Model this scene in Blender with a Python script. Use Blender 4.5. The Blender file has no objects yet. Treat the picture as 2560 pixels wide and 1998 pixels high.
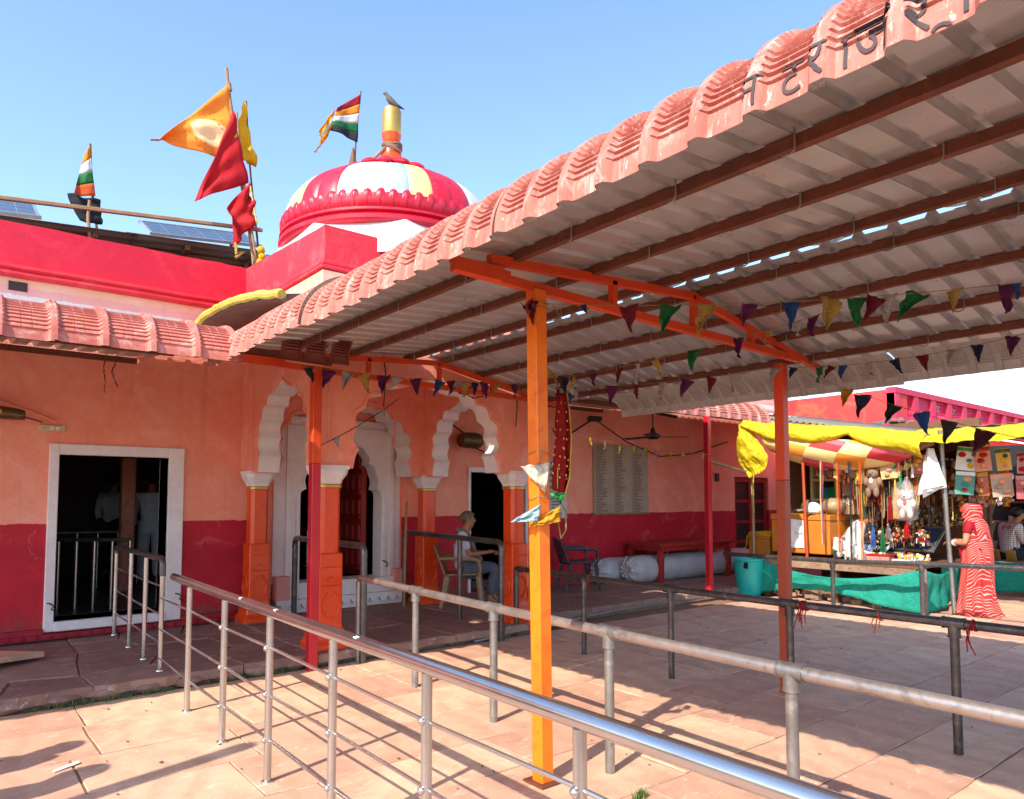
import bpy, bmesh, math, random
from mathutils import Vector, Matrix, noise

R = math.radians
random.seed(11)
sc = bpy.context.scene
col = sc.collection

# ------------------------------------------------------------------ camera
cd = bpy.data.cameras.new('camera')
cam = bpy.data.objects.new('camera', cd)
col.objects.link(cam)
cd.sensor_width = 36.0
cd.lens = 25.21
cd.shift_y = 0.0547
cd.clip_start = 0.05
cd.clip_end = 3000
cam.location = (0, 0, 1.6)
cam.rotation_euler = (R(93.4), 0, R(-39.04))
sc.camera = cam

# ------------------------------------------------------------------ sky and sun
SUN_EL, SUN_AZ = 40.5, 253.9          # azimuth clockwise from +Y, where the sun stands
w = bpy.data.worlds.new('World')
sc.world = w
w.use_nodes = True
wn = w.node_tree.nodes
wl = w.node_tree.links
bg = wn['Background']
sky = wn.new('ShaderNodeTexSky')
sky.sky_type = 'NISHITA'
sky.sun_disc = False
sky.sun_elevation = R(SUN_EL)
sky.sun_rotation = R(SUN_AZ)
sky.altitude = 0
sky.air_density = 1.0
sky.dust_density = 0.7
sky.ozone_density = 3.2
wl.new(sky.outputs[0], bg.inputs[0])
bg.inputs[1].default_value = 0.15
ld = bpy.data.lights.new('sun', 'SUN')
ld.energy = 3.0
ld.angle = R(0.53)
ld.color = (1.0, 0.92, 0.78)
sun = bpy.data.objects.new('sun', ld)
col.objects.link(sun)
sv = Vector((math.sin(R(SUN_AZ)) * math.cos(R(SUN_EL)), math.cos(R(SUN_AZ)) * math.cos(R(SUN_EL)), math.sin(R(SUN_EL))))
sun.rotation_euler = (-sv).to_track_quat('-Z', 'Y').to_euler()
sun.location = sv * 50
vs = sc.view_settings
vs.view_transform = 'Standard'
vs.look = 'None'
vs.exposure = 1.4
vs.gamma = 1.0
vs.use_curve_mapping = False
sc.cycles.use_denoising = True
sc.cycles.max_bounces = 10
sc.cycles.diffuse_bounces = 7

# ------------------------------------------------------------------ mesh helpers
class MB:
    def __init__(s):
        s.v = []; s.f = []; s.m = []
    def add(s, vs, fs, m=0):
        o = len(s.v)
        s.v += [tuple(p) for p in vs]
        s.f += [tuple(i + o for i in f) for f in fs]
        s.m += [m] * len(fs)
        return s
    def box(s, x0, x1, y0, y1, z0, z1, m=0):
        vs = [(x, y, z) for z in (z0, z1) for y in (y0, y1) for x in (x0, x1)]
        return s.add(vs, [(0, 2, 3, 1), (4, 5, 7, 6), (0, 1, 5, 4), (2, 6, 7, 3), (0, 4, 6, 2), (1, 3, 7, 5)], m)
    def obox(s, c, sz, rot=None, m=0, taper=1.0):
        M = rot if rot is not None else Matrix.Identity(3)
        c = Vector(c); vs = []
        for z in (-.5, .5):
            k = taper if z > 0 else 1
            for y in (-.5, .5):
                for x in (-.5, .5):
                    vs.append(c + M @ Vector((x * sz[0] * k, y * sz[1] * k, z * sz[2])))
        return s.add(vs, [(0, 2, 3, 1), (4, 5, 7, 6), (0, 1, 5, 4), (2, 6, 7, 3), (0, 4, 6, 2), (1, 3, 7, 5)], m)
    def bar(s, p0, p1, wd, ht, up=(0, 0, 1), m=0):
        p0 = Vector(p0); p1 = Vector(p1); d = (p1 - p0).normalized()
        u = Vector(up)
        if abs(d.dot(u)) > .99: u = Vector((0, 1, 0))
        r = d.cross(u).normalized(); u = r.cross(d)
        vs = []
        for p in (p0, p1):
            for a, b in ((-1, -1), (1, -1), (1, 1), (-1, 1)):
                vs.append(p + r * a * wd / 2 + u * b * ht / 2)
        return s.add(vs, [(3, 2, 1, 0), (4, 5, 6, 7), (0, 1, 5, 4), (1, 2, 6, 5), (2, 3, 7, 6), (3, 0, 4, 7)], m)
    def tube(s, pts, r, n=10, caps=True, m=0):
        pts = [Vector(p) for p in pts]
        rs = r if isinstance(r, (list, tuple)) else [r] * len(pts)
        vs = []; fs = []; prev = None
        for i, p in enumerate(pts):
            if i == 0: d = pts[1] - p
            elif i == len(pts) - 1: d = p - pts[i - 1]
            else: d = (pts[i + 1] - p).normalized() + (p - pts[i - 1]).normalized()
            d = d.normalized() if d.length > 1e-9 else Vector((0, 0, 1))
            if prev is None:
                a = Vector((0, 0, 1)) if abs(d.z) < .9 else Vector((1, 0, 0))
                u = d.cross(a).normalized()
            else:
                u = (prev - d * prev.dot(d)).normalized()
            prev = u; q = d.cross(u)
            for j in range(n):
                t = 2 * math.pi * j / n
                vs.append(p + (u * math.cos(t) + q * math.sin(t)) * rs[i])
        for i in range(len(pts) - 1):
            for j in range(n):
                a = i * n + j; b = i * n + (j + 1) % n
                fs.append((a, b, b + n, a + n))
        if caps:
            fs.append(tuple(range(n))[::-1]); fs.append(tuple(range((len(pts) - 1) * n, len(pts) * n)))
        return s.add(vs, fs, m)
    def lathe(s, prof, c=(0, 0, 0), n=24, a0=0.0, a1=2 * math.pi, m=0, mod=None, phase=0.0):
        full = abs(a1 - a0 - 2 * math.pi) < 1e-6
        k = n if full else n + 1
        vs = []; fs = []
        for i, (r, z) in enumerate(prof):
            for j in range(k):
                t = a0 + (a1 - a0) * j / n + phase
                rr = r * (mod(t, i, z) if mod else 1)
                vs.append((c[0] + rr * math.cos(t), c[1] + rr * math.sin(t), c[2] + z))
        for i in range(len(prof) - 1):
            for j in range(n):
                a = i * k + j; b = i * k + (j + 1) % k
                fs.append((a, b, b + k, a + k))
        return s.add(vs, fs, m)
    def prism(s, poly, fn, a, b, m=0, sides=True, skip=()):
        n = len(poly)
        vs = [fn(p[0], p[1], a) for p in poly] + [fn(p[0], p[1], b) for p in poly]
        fs = [tuple(range(n)), tuple(range(n, 2 * n))[::-1]]
        if sides:
            fs += [(i, i + n, (i + 1) % n + n, (i + 1) % n) for i in range(n) if i not in skip]
        return s.add(vs, fs, m)
    def grid(s, fn, nu, nv, m=0):
        vs = [fn(i / nu, j / nv) for i in range(nu + 1) for j in range(nv + 1)]
        fs = [(i * (nv + 1) + j, (i + 1) * (nv + 1) + j, (i + 1) * (nv + 1) + j + 1, i * (nv + 1) + j + 1) for i in range(nu) for j in range(nv)]
        return s.add(vs, fs, m)
    def sphere(s, c, r, nu=12, nv=8, m=0, rot=None, fn=None):
        r = r if isinstance(r, (tuple, list)) else (r, r, r)
        M = rot if rot is not None else Matrix.Identity(3)
        vs = []; c = Vector(c)
        for i in range(nv + 1):
            p = math.pi * i / nv
            for j in range(nu):
                t = 2 * math.pi * j / nu
                d = Vector((math.sin(p) * math.cos(t), math.sin(p) * math.sin(t), math.cos(p)))
                k = fn(d) if fn else 1
                vs.append(c + M @ Vector((d.x * r[0], d.y * r[1], d.z * r[2])) * k)
        fs = [(i * nu + j, (i + 1) * nu + j, (i + 1) * nu + (j + 1) % nu, i * nu + (j + 1) % nu) for i in range(nv) for j in range(nu)]
        return s.add(vs, fs, m)
    def mesh(s, name, mats, smooth=False):
        me = bpy.data.meshes.new(name)
        me.from_pydata(s.v, [], s.f)
        for mt in (mats if isinstance(mats, (list, tuple)) else [mats]):
            me.materials.append(mt)
        if any(s.m): me.polygons.foreach_set('material_index', s.m)
        bm = bmesh.new(); bm.from_mesh(me)
        bmesh.ops.remove_doubles(bm, verts=bm.verts, dist=1e-5)
        bmesh.ops.recalc_face_normals(bm, faces=bm.faces)
        bm.to_mesh(me); bm.free()
        if smooth:
            me.polygons.foreach_set('use_smooth', [True] * len(me.polygons))
            if smooth != 'all':
                me.set_sharp_from_angle(angle=R(38))
        me.update()
        return me
    def build(s, name, mats, parent=None, smooth=False, bevel=0.0, seg=1, solid=0.0, **tg):
        return link(name, s.mesh(name, mats, smooth), parent, bevel, seg, solid, **tg)

def link(name, me, parent=None, bevel=0.0, seg=1, solid=0.0, **tg):
    o = bpy.data.objects.new(name, me)
    col.objects.link(o)
    if parent is not None: attach(o, parent)
    if bevel:
        b = o.modifiers.new('bevel', 'BEVEL'); b.width = bevel; b.segments = seg; b.limit_method = 'ANGLE'; b.angle_limit = R(40)
    if solid:
        sm = o.modifiers.new('solid', 'SOLIDIFY'); sm.thickness = solid; sm.offset = -1
        if len(me.materials) > 1: sm.material_offset = 1; sm.material_offset_rim = 0
    tag(o, **tg)
    return o

def world_of(o):
    M = o.matrix_basis.copy()
    if o.parent is not None: M = world_of(o.parent) @ o.matrix_parent_inverse @ M
    return M

def attach(o, parent):
    o.parent = parent
    o.matrix_parent_inverse = world_of(parent).inverted()

def tag(o, label=None, cat=None, group=None, kind=None):
    if label: o['label'] = label
    if cat: o['category'] = cat
    if group: o['group'] = group
    if kind: o['kind'] = kind
    return o

def thing(name, label, cat, loc=(0, 0, 0), group=None):
    o = bpy.data.objects.new(name, None)
    o.empty_display_size = 0.1
    col.objects.link(o)
    o.location = loc
    return tag(o, label, cat, group)

def copy_tree(o, parent=None):
    c = o.copy(); col.objects.link(c)
    if parent is not None: c.parent = parent
    for ch in [x for x in o.children]: copy_tree(ch, c)
    return c

def rotz(a): return Matrix.Rotation(a, 3, 'Z')
def rotx(a): return Matrix.Rotation(a, 3, 'X')
def roty(a): return Matrix.Rotation(a, 3, 'Y')
def nz(x, y, z=0.0): return noise.noise(Vector((x, y, z)))

# ------------------------------------------------------------------ materials
def srgb(r, g, b):
    f = lambda c: (c / 255 / 12.92) if c / 255 <= 0.04045 else ((c / 255 + 0.055) / 1.055) ** 2.4
    return (f(r), f(g), f(b), 1)

def new_mat(name):
    m = bpy.data.materials.new(name); m.use_nodes = True
    nt = m.node_tree
    return m, nt, nt.nodes['Principled BSDF']

def N(nt, t, **kw):
    n = nt.nodes.new(t)
    for k, v in kw.items():
        if k.startswith('i_'): n.inputs[k[2:].replace('_', ' ')].default_value = v
        else: setattr(n, k, v)
    return n

def ramp(nt, fac, stops):
    r = nt.nodes.new('ShaderNodeValToRGB')
    els = r.color_ramp.elements
    while len(els) < len(stops): els.new(0.5)
    for e, (p, c) in zip(els, stops): e.position = p; e.color = c
    nt.links.new(fac, r.inputs[0])
    return r.outputs[0]

def mix(nt, fac, a, b, mode='MIX'):
    m = nt.nodes.new('ShaderNodeMix'); m.data_type = 'RGBA'; m.blend_type = mode
    for sock, val in ((m.inputs[0], fac), (m.inputs[6], a), (m.inputs[7], b)):
        if hasattr(val, 'is_output') or isinstance(val, bpy.types.NodeSocket): nt.links.new(val, sock)
        else: sock.default_value = val
    return m.outputs[2]

def coords(nt, scale=None, kind='Object'):
    tc = nt.nodes.new('ShaderNodeTexCoord')
    out = tc.outputs[kind]
    if scale is not None:
        mp = nt.nodes.new('ShaderNodeMapping'); mp.inputs['Scale'].default_value = scale
        nt.links.new(out, mp.inputs[0]); out = mp.outputs[0]
    return out

def noise_tex(nt, vec, scale, detail=4, rough=0.6, dist=0.0):
    n = nt.nodes.new('ShaderNodeTexNoise')
    n.inputs['Scale'].default_value = scale; n.inputs['Detail'].default_value = detail
    n.inputs['Roughness'].default_value = rough; n.inputs['Distortion'].default_value = dist
    nt.links.new(vec, n.inputs['Vector'])
    return n.outputs['Fac']

def bump(nt, bs, h, strength=0.3, dist=0.01):
    b = nt.nodes.new('ShaderNodeBump'); b.inputs['Strength'].default_value = strength; b.inputs['Distance'].default_value = dist
    nt.links.new(h, b.inputs['Height']); nt.links.new(b.outputs[0], bs.inputs['Normal'])

def paint(name, c1, c2=None, c3=None, rough=0.6, scale=1.6, metal=0.0, bmp=0.25, bdist=0.01, fine=18.0, spots=None, spot_amt=0.62, rand=0.0, vec_scale=None, spec=0.5, coat=0.0):
    m, nt, bs = new_mat(name)
    v = coords(nt, vec_scale)
    n1 = noise_tex(nt, v, scale, 6, 0.65, 0.4)
    c2 = c2 or tuple(min(1, x * 0.8) for x in c1[:3]) + (1,)
    out = ramp(nt, n1, [(0.32, c1), (0.68, c2)])
    n2 = noise_tex(nt, v, fine, 5, 0.7)
    if c3:
        out = mix(nt, ramp(nt, noise_tex(nt, v, scale * 2.7, 8, 0.7, 0.8), [(0.52, (0, 0, 0, 1)), (0.7, (1, 1, 1, 1))]), out, c3)
    if spots:
        out = mix(nt, ramp(nt, noise_tex(nt, v, scale * 7, 7, 0.75, 0.3), [(spot_amt, (0, 0, 0, 1)), (spot_amt + 0.05, (1, 1, 1, 1))]), out, spots)
    out = mix(nt, 0.16, out, ramp(nt, n2, [(0.3, (0.2, 0.2, 0.2, 1)), (0.7, (1, 1, 1, 1))]), 'MULTIPLY')
    if rand:
        oi = nt.nodes.new('ShaderNodeObjectInfo')
        mr = N(nt, 'ShaderNodeMapRange', i_To_Min=1 - rand, i_To_Max=1 + rand)
        nt.links.new(oi.outputs['Random'], mr.inputs[0])
        hs = nt.nodes.new('ShaderNodeHueSaturation')
        nt.links.new(mr.outputs[0], hs.inputs['Value']); nt.links.new(out, hs.inputs['Color'])
        out = hs.outputs[0]
    nt.links.new(out, bs.inputs['Base Color'])
    rr = N(nt, 'ShaderNodeMapRange', i_To_Min=max(0.03, rough - 0.12), i_To_Max=min(1, rough + 0.15))
    nt.links.new(n2, rr.inputs[0]); nt.links.new(rr.outputs[0], bs.inputs['Roughness'])
    bs.inputs['Metallic'].default_value = metal
    bs.inputs['Specular IOR Level'].default_value = spec
    if coat: bs.inputs['Coat Weight'].default_value = coat; bs.inputs['Coat Roughness'].default_value = 0.15
    if bmp: bump(nt, bs, n2, bmp, bdist)
    return m

def translucent(m, f):
    """thin cloth or film: part of the light passes through"""
    nt = m.node_tree; bs = nt.nodes['Principled BSDF']
    tr = nt.nodes.new('ShaderNodeBsdfTranslucent'); mx = nt.nodes.new('ShaderNodeMixShader'); mx.inputs[0].default_value = f
    if bs.inputs['Base Color'].links: nt.links.new(bs.inputs['Base Color'].links[0].from_socket, tr.inputs[0])
    else: tr.inputs[0].default_value = bs.inputs['Base Color'].default_value
    out_ = nt.nodes['Material Output']
    nt.links.new(bs.outputs[0], mx.inputs[1]); nt.links.new(tr.outputs[0], mx.inputs[2]); nt.links.new(mx.outputs[0], out_.inputs[0])

M = {}
M['salmon'] = paint('salmon_limewash', srgb(244, 158, 130), srgb(238, 140, 114), srgb(248, 178, 156), 0.75, 0.7, bmp=0.35, fine=9, spots=srgb(190, 88, 66), spot_amt=0.72)
M['peach'] = paint('peach_limewash', srgb(240, 188, 150), srgb(232, 165, 140), srgb(245, 205, 180), 0.8, 1.1, bmp=0.3, fine=10, spots=srgb(190, 130, 105), spot_amt=0.72)
M['pinkwash'] = paint('pink_limewash', srgb(238, 172, 158), srgb(232, 158, 142), None, 0.8, 1.1, bmp=0.3, fine=10)
M['crimson'] = paint('crimson_limewash', srgb(214, 8, 52), srgb(196, 8, 44), srgb(224, 40, 66), 0.6, 0.8, bmp=0.4, fine=8, spots=srgb(160, 6, 34), spot_amt=0.7)
M['crimson_light'] = paint('faded_crimson_limewash', srgb(226, 48, 62), srgb(216, 34, 54), srgb(232, 84, 88), 0.65, 1.2, bmp=0.4, fine=8)
M['dado'] = paint('dark_red_dado_paint', srgb(170, 10, 38), srgb(146, 6, 32), srgb(186, 28, 44), 0.42, 1.4, bmp=0.5, bdist=0.012, fine=7, spots=srgb(206, 86, 80), spot_amt=0.745)
M['white'] = paint('white_limewash', srgb(240, 232, 230), srgb(230, 220, 220), None, 0.7, 2.0, bmp=0.3, fine=12, spots=srgb(130, 96, 82), spot_amt=0.74)
M['domewhite'] = paint('white_dome_enamel', srgb(230, 226, 224), srgb(214, 210, 210), srgb(222, 208, 200), 0.42, 2.0, bmp=0.2, fine=9, spots=srgb(186, 170, 160), spot_amt=0.7)
M['domered'] = paint('red_dome_enamel', srgb(204, 20, 52), srgb(182, 10, 40), srgb(212, 56, 76), 0.38, 2.0, bmp=0.35, fine=9, spots=srgb(150, 10, 34), spot_amt=0.68)
M['domeblue'] = paint('pale_blue_dome_enamel', srgb(170, 190, 210), srgb(152, 172, 194), None, 0.3, 2.0, bmp=0.15)
M['domeyellow'] = paint('apricot_dome_enamel', srgb(242, 204, 140), srgb(236, 188, 118), None, 0.42, 2.0, bmp=0.15)
M['orange'] = paint('orange_pier_enamel', srgb(240, 82, 18), srgb(228, 66, 12), None, 0.3, 2.2, bmp=0.45, bdist=0.006, fine=14, spots=srgb(120, 40, 14), spot_amt=0.76)
M['postorange'] = paint('orange_post_enamel', srgb(244, 128, 20), srgb(236, 112, 16), srgb(226, 96, 20), 0.4, 3, bmp=0.2, fine=30, spots=srgb(110, 58, 28), spot_amt=0.69)
M['truss'] = paint('orange_red_truss_paint', srgb(222, 78, 20), srgb(204, 62, 14), None, 0.45, 3, bmp=0.15, fine=30, spots=srgb(90, 44, 22), spot_amt=0.73)
M['postred'] = paint('red_post_enamel', srgb(196, 24, 42), srgb(184, 16, 36), None, 0.35, 3, bmp=0.12, fine=30)
M['postbrown'] = paint('brown_orange_post_paint', srgb(176, 74, 36), srgb(160, 62, 30), None, 0.45, 3, bmp=0.12, fine=30, spots=srgb(90, 44, 30), spot_amt=0.72)
M['purlin'] = paint('brown_purlin_paint', srgb(112, 60, 38), srgb(92, 46, 30), srgb(128, 70, 40), 0.6, 5, bmp=0.2, fine=40, spots=srgb(60, 30, 22), spot_amt=0.68)
M['tile'] = paint('terracotta_coated_steel', srgb(196, 120, 104), srgb(172, 92, 78), srgb(212, 168, 154), 0.72, 4.2, bmp=0.25, fine=40, spots=srgb(228, 192, 178), spot_amt=0.6, rand=0.08, vec_scale=(1.0, 1.6, 0.5))
M['tilepink'] = paint('faded_pink_coated_steel', srgb(202, 122, 106), srgb(184, 98, 82), srgb(216, 164, 150), 0.7, 4.0, bmp=0.25, fine=26, spots=srgb(222, 184, 172), spot_amt=0.66, rand=0.06)
M['tilebrown'] = paint('brown_coated_steel', srgb(118, 52, 40), srgb(100, 42, 32), None, 0.5, 3, bmp=0.1, fine=26)
M['under'] = paint('grey_steel_underside', srgb(202, 203, 205), srgb(178, 179, 181), srgb(202, 194, 184), 0.30, 0.9, metal=0.45, bmp=0.05, fine=8, spots=srgb(180, 150, 120), spot_amt=0.8, rand=0.06)
M['under_eave'] = paint('grey_primer_underside', srgb(196, 190, 182), srgb(178, 172, 166), None, 0.6, 1.4, bmp=0.08, fine=20, spots=srgb(150, 120, 96), spot_amt=0.74, rand=0.05)
M['foil'] = paint('crumpled_silver_flashing', srgb(190, 184, 182), srgb(170, 150, 148), srgb(186, 96, 92), 0.18, 2.5, metal=0.9, bmp=0.6, bdist=0.04, fine=9)
M['steel'] = paint('stainless_steel', srgb(200, 196, 192), srgb(186, 182, 178), None, 0.24, 2.0, metal=0.9, bmp=0.0, fine=3, spots=srgb(120, 96, 84), spot_amt=0.8)
M['steelrail'] = paint('worn_stainless_top_rail', srgb(208, 206, 206), srgb(190, 186, 184), None, 0.17, 1.2, metal=0.95, bmp=0.0, fine=3, spots=srgb(120, 100, 92), spot_amt=0.76)
M['galv'] = paint('galvanised_pipe', srgb(160, 158, 154), srgb(132, 128, 124), srgb(182, 176, 168), 0.4, 3.5, metal=0.75, bmp=0.1, fine=30, spots=srgb(104, 74, 58), spot_amt=0.69)
M['galvtop'] = paint('rubbed_galvanised_rail', srgb(190, 176, 168), srgb(158, 148, 142), srgb(124, 116, 110), 0.32, 2.2, metal=0.7, bmp=0.08, fine=30)
M['darkpipe'] = paint('dark_painted_pipe', srgb(104, 100, 98), srgb(74, 70, 70), srgb(134, 124, 118), 0.3, 3.5, metal=0.6, bmp=0.08, fine=30, spots=srgb(120, 84, 66), spot_amt=0.73)
M['gold'] = paint('gold_paint', srgb(214, 170, 92), srgb(204, 158, 80), None, 0.38, 4, metal=0.7, bmp=0.05)
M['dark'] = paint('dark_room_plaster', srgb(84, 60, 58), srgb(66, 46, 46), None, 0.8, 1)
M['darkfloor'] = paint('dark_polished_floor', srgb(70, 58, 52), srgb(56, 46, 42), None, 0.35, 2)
M['black'] = paint('black_plastic', srgb(34, 32, 32), srgb(26, 24, 24), None, 0.45, 6)
M['wood'] = paint('weathered_bamboo', srgb(168, 132, 96), srgb(140, 104, 74), None, 0.7, 6, vec_scale=(1, 1, 0.3))
M['woodbrown'] = paint('brown_timber', srgb(120, 78, 50), srgb(98, 62, 40), None, 0.7, 6)
M['cement'] = paint('weathered_cement', srgb(160, 132, 108), srgb(128, 100, 82), srgb(90, 66, 54), 0.85, 3, bmp=0.6, bdist=0.02, fine=12)
M['yellowpaint'] = paint('flaking_yellow_paint', srgb(212, 186, 84), srgb(196, 164, 60), None, 0.6, 4, bmp=0.5, fine=12, spots=srgb(90, 60, 44), spot_amt=0.58)
M['stonebrown'] = paint('brown_weathered_stone', srgb(128, 76, 62), srgb(100, 58, 48), srgb(150, 92, 74), 0.85, 5, bmp=0.8, bdist=0.02, fine=14)
M['corr'] = paint('weathered_corrugated_cement_sheet', srgb(132, 120, 104), srgb(112, 102, 90), None, 0.8, 2, bmp=0.3, fine=20)
M['reddoor'] = paint('red_door_paint', srgb(150, 34, 20), srgb(128, 26, 16), None, 0.5, 3, bmp=0.2)
M['redtable'] = paint('red_oxide_table_paint', srgb(168, 44, 36), srgb(150, 36, 30), None, 0.5, 3, bmp=0.15)
M['skin'] = paint('brown_skin', srgb(176, 114, 80), srgb(162, 102, 72), None, 0.55, 8, bmp=0.05)
M['skinlight'] = paint('light_brown_skin', srgb(186, 128, 94), srgb(174, 116, 84), None, 0.55, 8, bmp=0.05)
M['hair'] = paint('black_hair', srgb(26, 22, 20), srgb(18, 15, 14), None, 0.5, 30, bmp=0.5, fine=120)
M['greyhair'] = paint('greying_cropped_hair', srgb(120, 100, 84), srgb(92, 76, 64), None, 0.7, 30, bmp=0.5, fine=120)
M['shirt'] = paint('pale_blue_grey_shirt', srgb(206, 206, 214), srgb(190, 190, 200), None, 0.85, 6, bmp=0.5, bdist=0.01, fine=14)
M['whiteshirt'] = paint('white_cotton_shirt', srgb(222, 222, 228), srgb(206, 206, 214), None, 0.85, 6, bmp=0.5, bdist=0.01, fine=14)
M['greyshirt'] = paint('light_grey_shirt', srgb(212, 212, 208), srgb(196, 196, 194), None, 0.85, 6, bmp=0.5, bdist=0.01, fine=14)
M['trouser'] = paint('slate_grey_trousers', srgb(92, 98, 108), srgb(80, 86, 96), None, 0.85, 6, bmp=0.5, bdist=0.01, fine=14)
M['jeans'] = paint('faded_blue_jeans', srgb(110, 140, 178), srgb(84, 112, 150), None, 0.85, 8, bmp=0.4, fine=16)
M['darktrouser'] = paint('charcoal_trousers', srgb(40, 40, 44), srgb(32, 32, 36), None, 0.85, 6, bmp=0.4, fine=14)
M['scarf'] = paint('grey_scarf', srgb(128, 114, 108), srgb(104, 90, 86), None, 0.85, 20, bmp=0.4)
M['tan'] = paint('tan_plastic', srgb(168, 136, 100), srgb(150, 120, 88), None, 0.45, 6)
M['greyplastic'] = paint('marbled_grey_plastic', srgb(70, 74, 80), srgb(40, 42, 48), srgb(128, 132, 138), 0.35, 5, bmp=0.05)
M['tarp'] = paint('white_tarpaulin', srgb(196, 194, 194), srgb(178, 176, 178), None, 0.5, 3, bmp=0.6, bdist=0.02, fine=8)
M['yellowtarp'] = paint('yellow_tarpaulin', srgb(244, 222, 40), srgb(236, 210, 24), None, 0.42, 3, bmp=1.0, bdist=0.05, fine=9)
M['teal'] = paint('turquoise_cloth', srgb(30, 168, 146), srgb(22, 146, 128), None, 0.8, 3, bmp=0.9, bdist=0.04, fine=11, spots=srgb(18, 104, 92), spot_amt=0.7)
M['bucket'] = paint('turquoise_plastic', srgb(34, 186, 176), srgb(28, 174, 166), None, 0.35, 3, bmp=0.05)
M['trunk'] = paint('ochre_tin_trunk_paint', srgb(196, 120, 40), srgb(180, 104, 32), None, 0.42, 2, bmp=0.15, fine=16, spots=srgb(120, 70, 34), spot_amt=0.74)
M['paper'] = paint('white_paper', srgb(232, 230, 226), srgb(222, 220, 216), None, 0.8, 4, bmp=0.15)
M['ivory'] = paint('ivory_plastic', srgb(216, 200, 160), srgb(206, 190, 150), None, 0.4, 4, bmp=0.02)
M['brasslamp'] = paint('dusty_brass_lamp', srgb(112, 96, 66), srgb(86, 72, 50), srgb(136, 116, 80), 0.35, 6, metal=0.6)
M['bird'] = paint('grey_brown_feathers', srgb(92, 84, 80), srgb(70, 64, 62), None, 0.7, 30)
M['panel'] = paint('blue_grey_solar_glass', srgb(70, 84, 104), srgb(58, 70, 90), None, 0.12, 2, bmp=0.0)
M['alu'] = paint('aluminium_frame', srgb(190, 192, 196), srgb(176, 178, 182), None, 0.35, 4, metal=0.7)
M['wire'] = paint('thin_string', srgb(150, 128, 84), srgb(120, 100, 66), None, 0.8, 20)
M['wiredark'] = paint('dark_cable', srgb(60, 44, 38), srgb(46, 34, 30), None, 0.7, 20)
M['ink'] = paint('faded_black_ink', srgb(54, 46, 50), srgb(78, 62, 62), None, 0.7, 12)
M['grass'] = paint('dry_green_grass', srgb(92, 116, 52), srgb(70, 92, 40), srgb(140, 140, 70), 0.7, 12, bmp=0)
M['redjali'] = paint('pink_red_parapet_paint', srgb(216, 44, 84), srgb(204, 34, 72), srgb(224, 74, 104), 0.65, 1.0, bmp=0.3, fine=9)
M['redorange'] = paint('sunbleached_red_plaster', srgb(224, 66, 60), srgb(216, 48, 52), srgb(232, 104, 66), 0.7, 0.7, bmp=0.4, fine=8)
M['rubble'] = paint('broken_masonry', srgb(150, 116, 96), srgb(110, 80, 66), srgb(186, 160, 140), 0.9, 8, bmp=1.0, bdist=0.04, fine=16)

PEN = {'blue': (50, 104, 176), 'maroon': (150, 36, 62), 'green': (44, 150, 84), 'gold': (222, 186, 96), 'purple': (126, 36, 110), 'silver': (214, 208, 202), 'navy': (44, 54, 100), 'yellow': (232, 190, 20), 'pink': (222, 150, 140), 'shadegreen': (30, 62, 44), 'graphite': (66, 60, 62), 'shadered': (84, 18, 34), 'cream': (222, 206, 186), 'sky': (170, 200, 216), 'amber': (214, 160, 20)}
for k_, c_ in PEN.items():
    M['pen_' + k_] = paint('foil_pennant_' + k_, srgb(*c_), tuple(min(1, x * 1.5 + .04) for x in srgb(*c_)[:3]) + (1,), None, 0.25, 9, metal=0.12, bmp=1.0, bdist=0.03, fine=14)
    translucent(M['pen_' + k_], 0.4)
FLAGC = {'saffron': (240, 150, 30), 'flagred': (206, 16, 30), 'flagyellow': (250, 196, 14), 'flaggreen': (26, 120, 60), 'flagwhite': (232, 228, 232), 'flagblack': (44, 46, 54), 'flagorange': (226, 96, 26), 'flagcrimson': (176, 16, 40), 'chunri': (176, 20, 30)}
for k_, c_ in FLAGC.items():
    m_ = paint('cloth_' + k_, srgb(*c_), tuple(x * 0.85 for x in srgb(*c_)[:3]) + (1,), None, 0.75, 5, bmp=0.3, fine=12)
    translucent(m_, 0.35)
    M[k_] = m_

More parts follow.
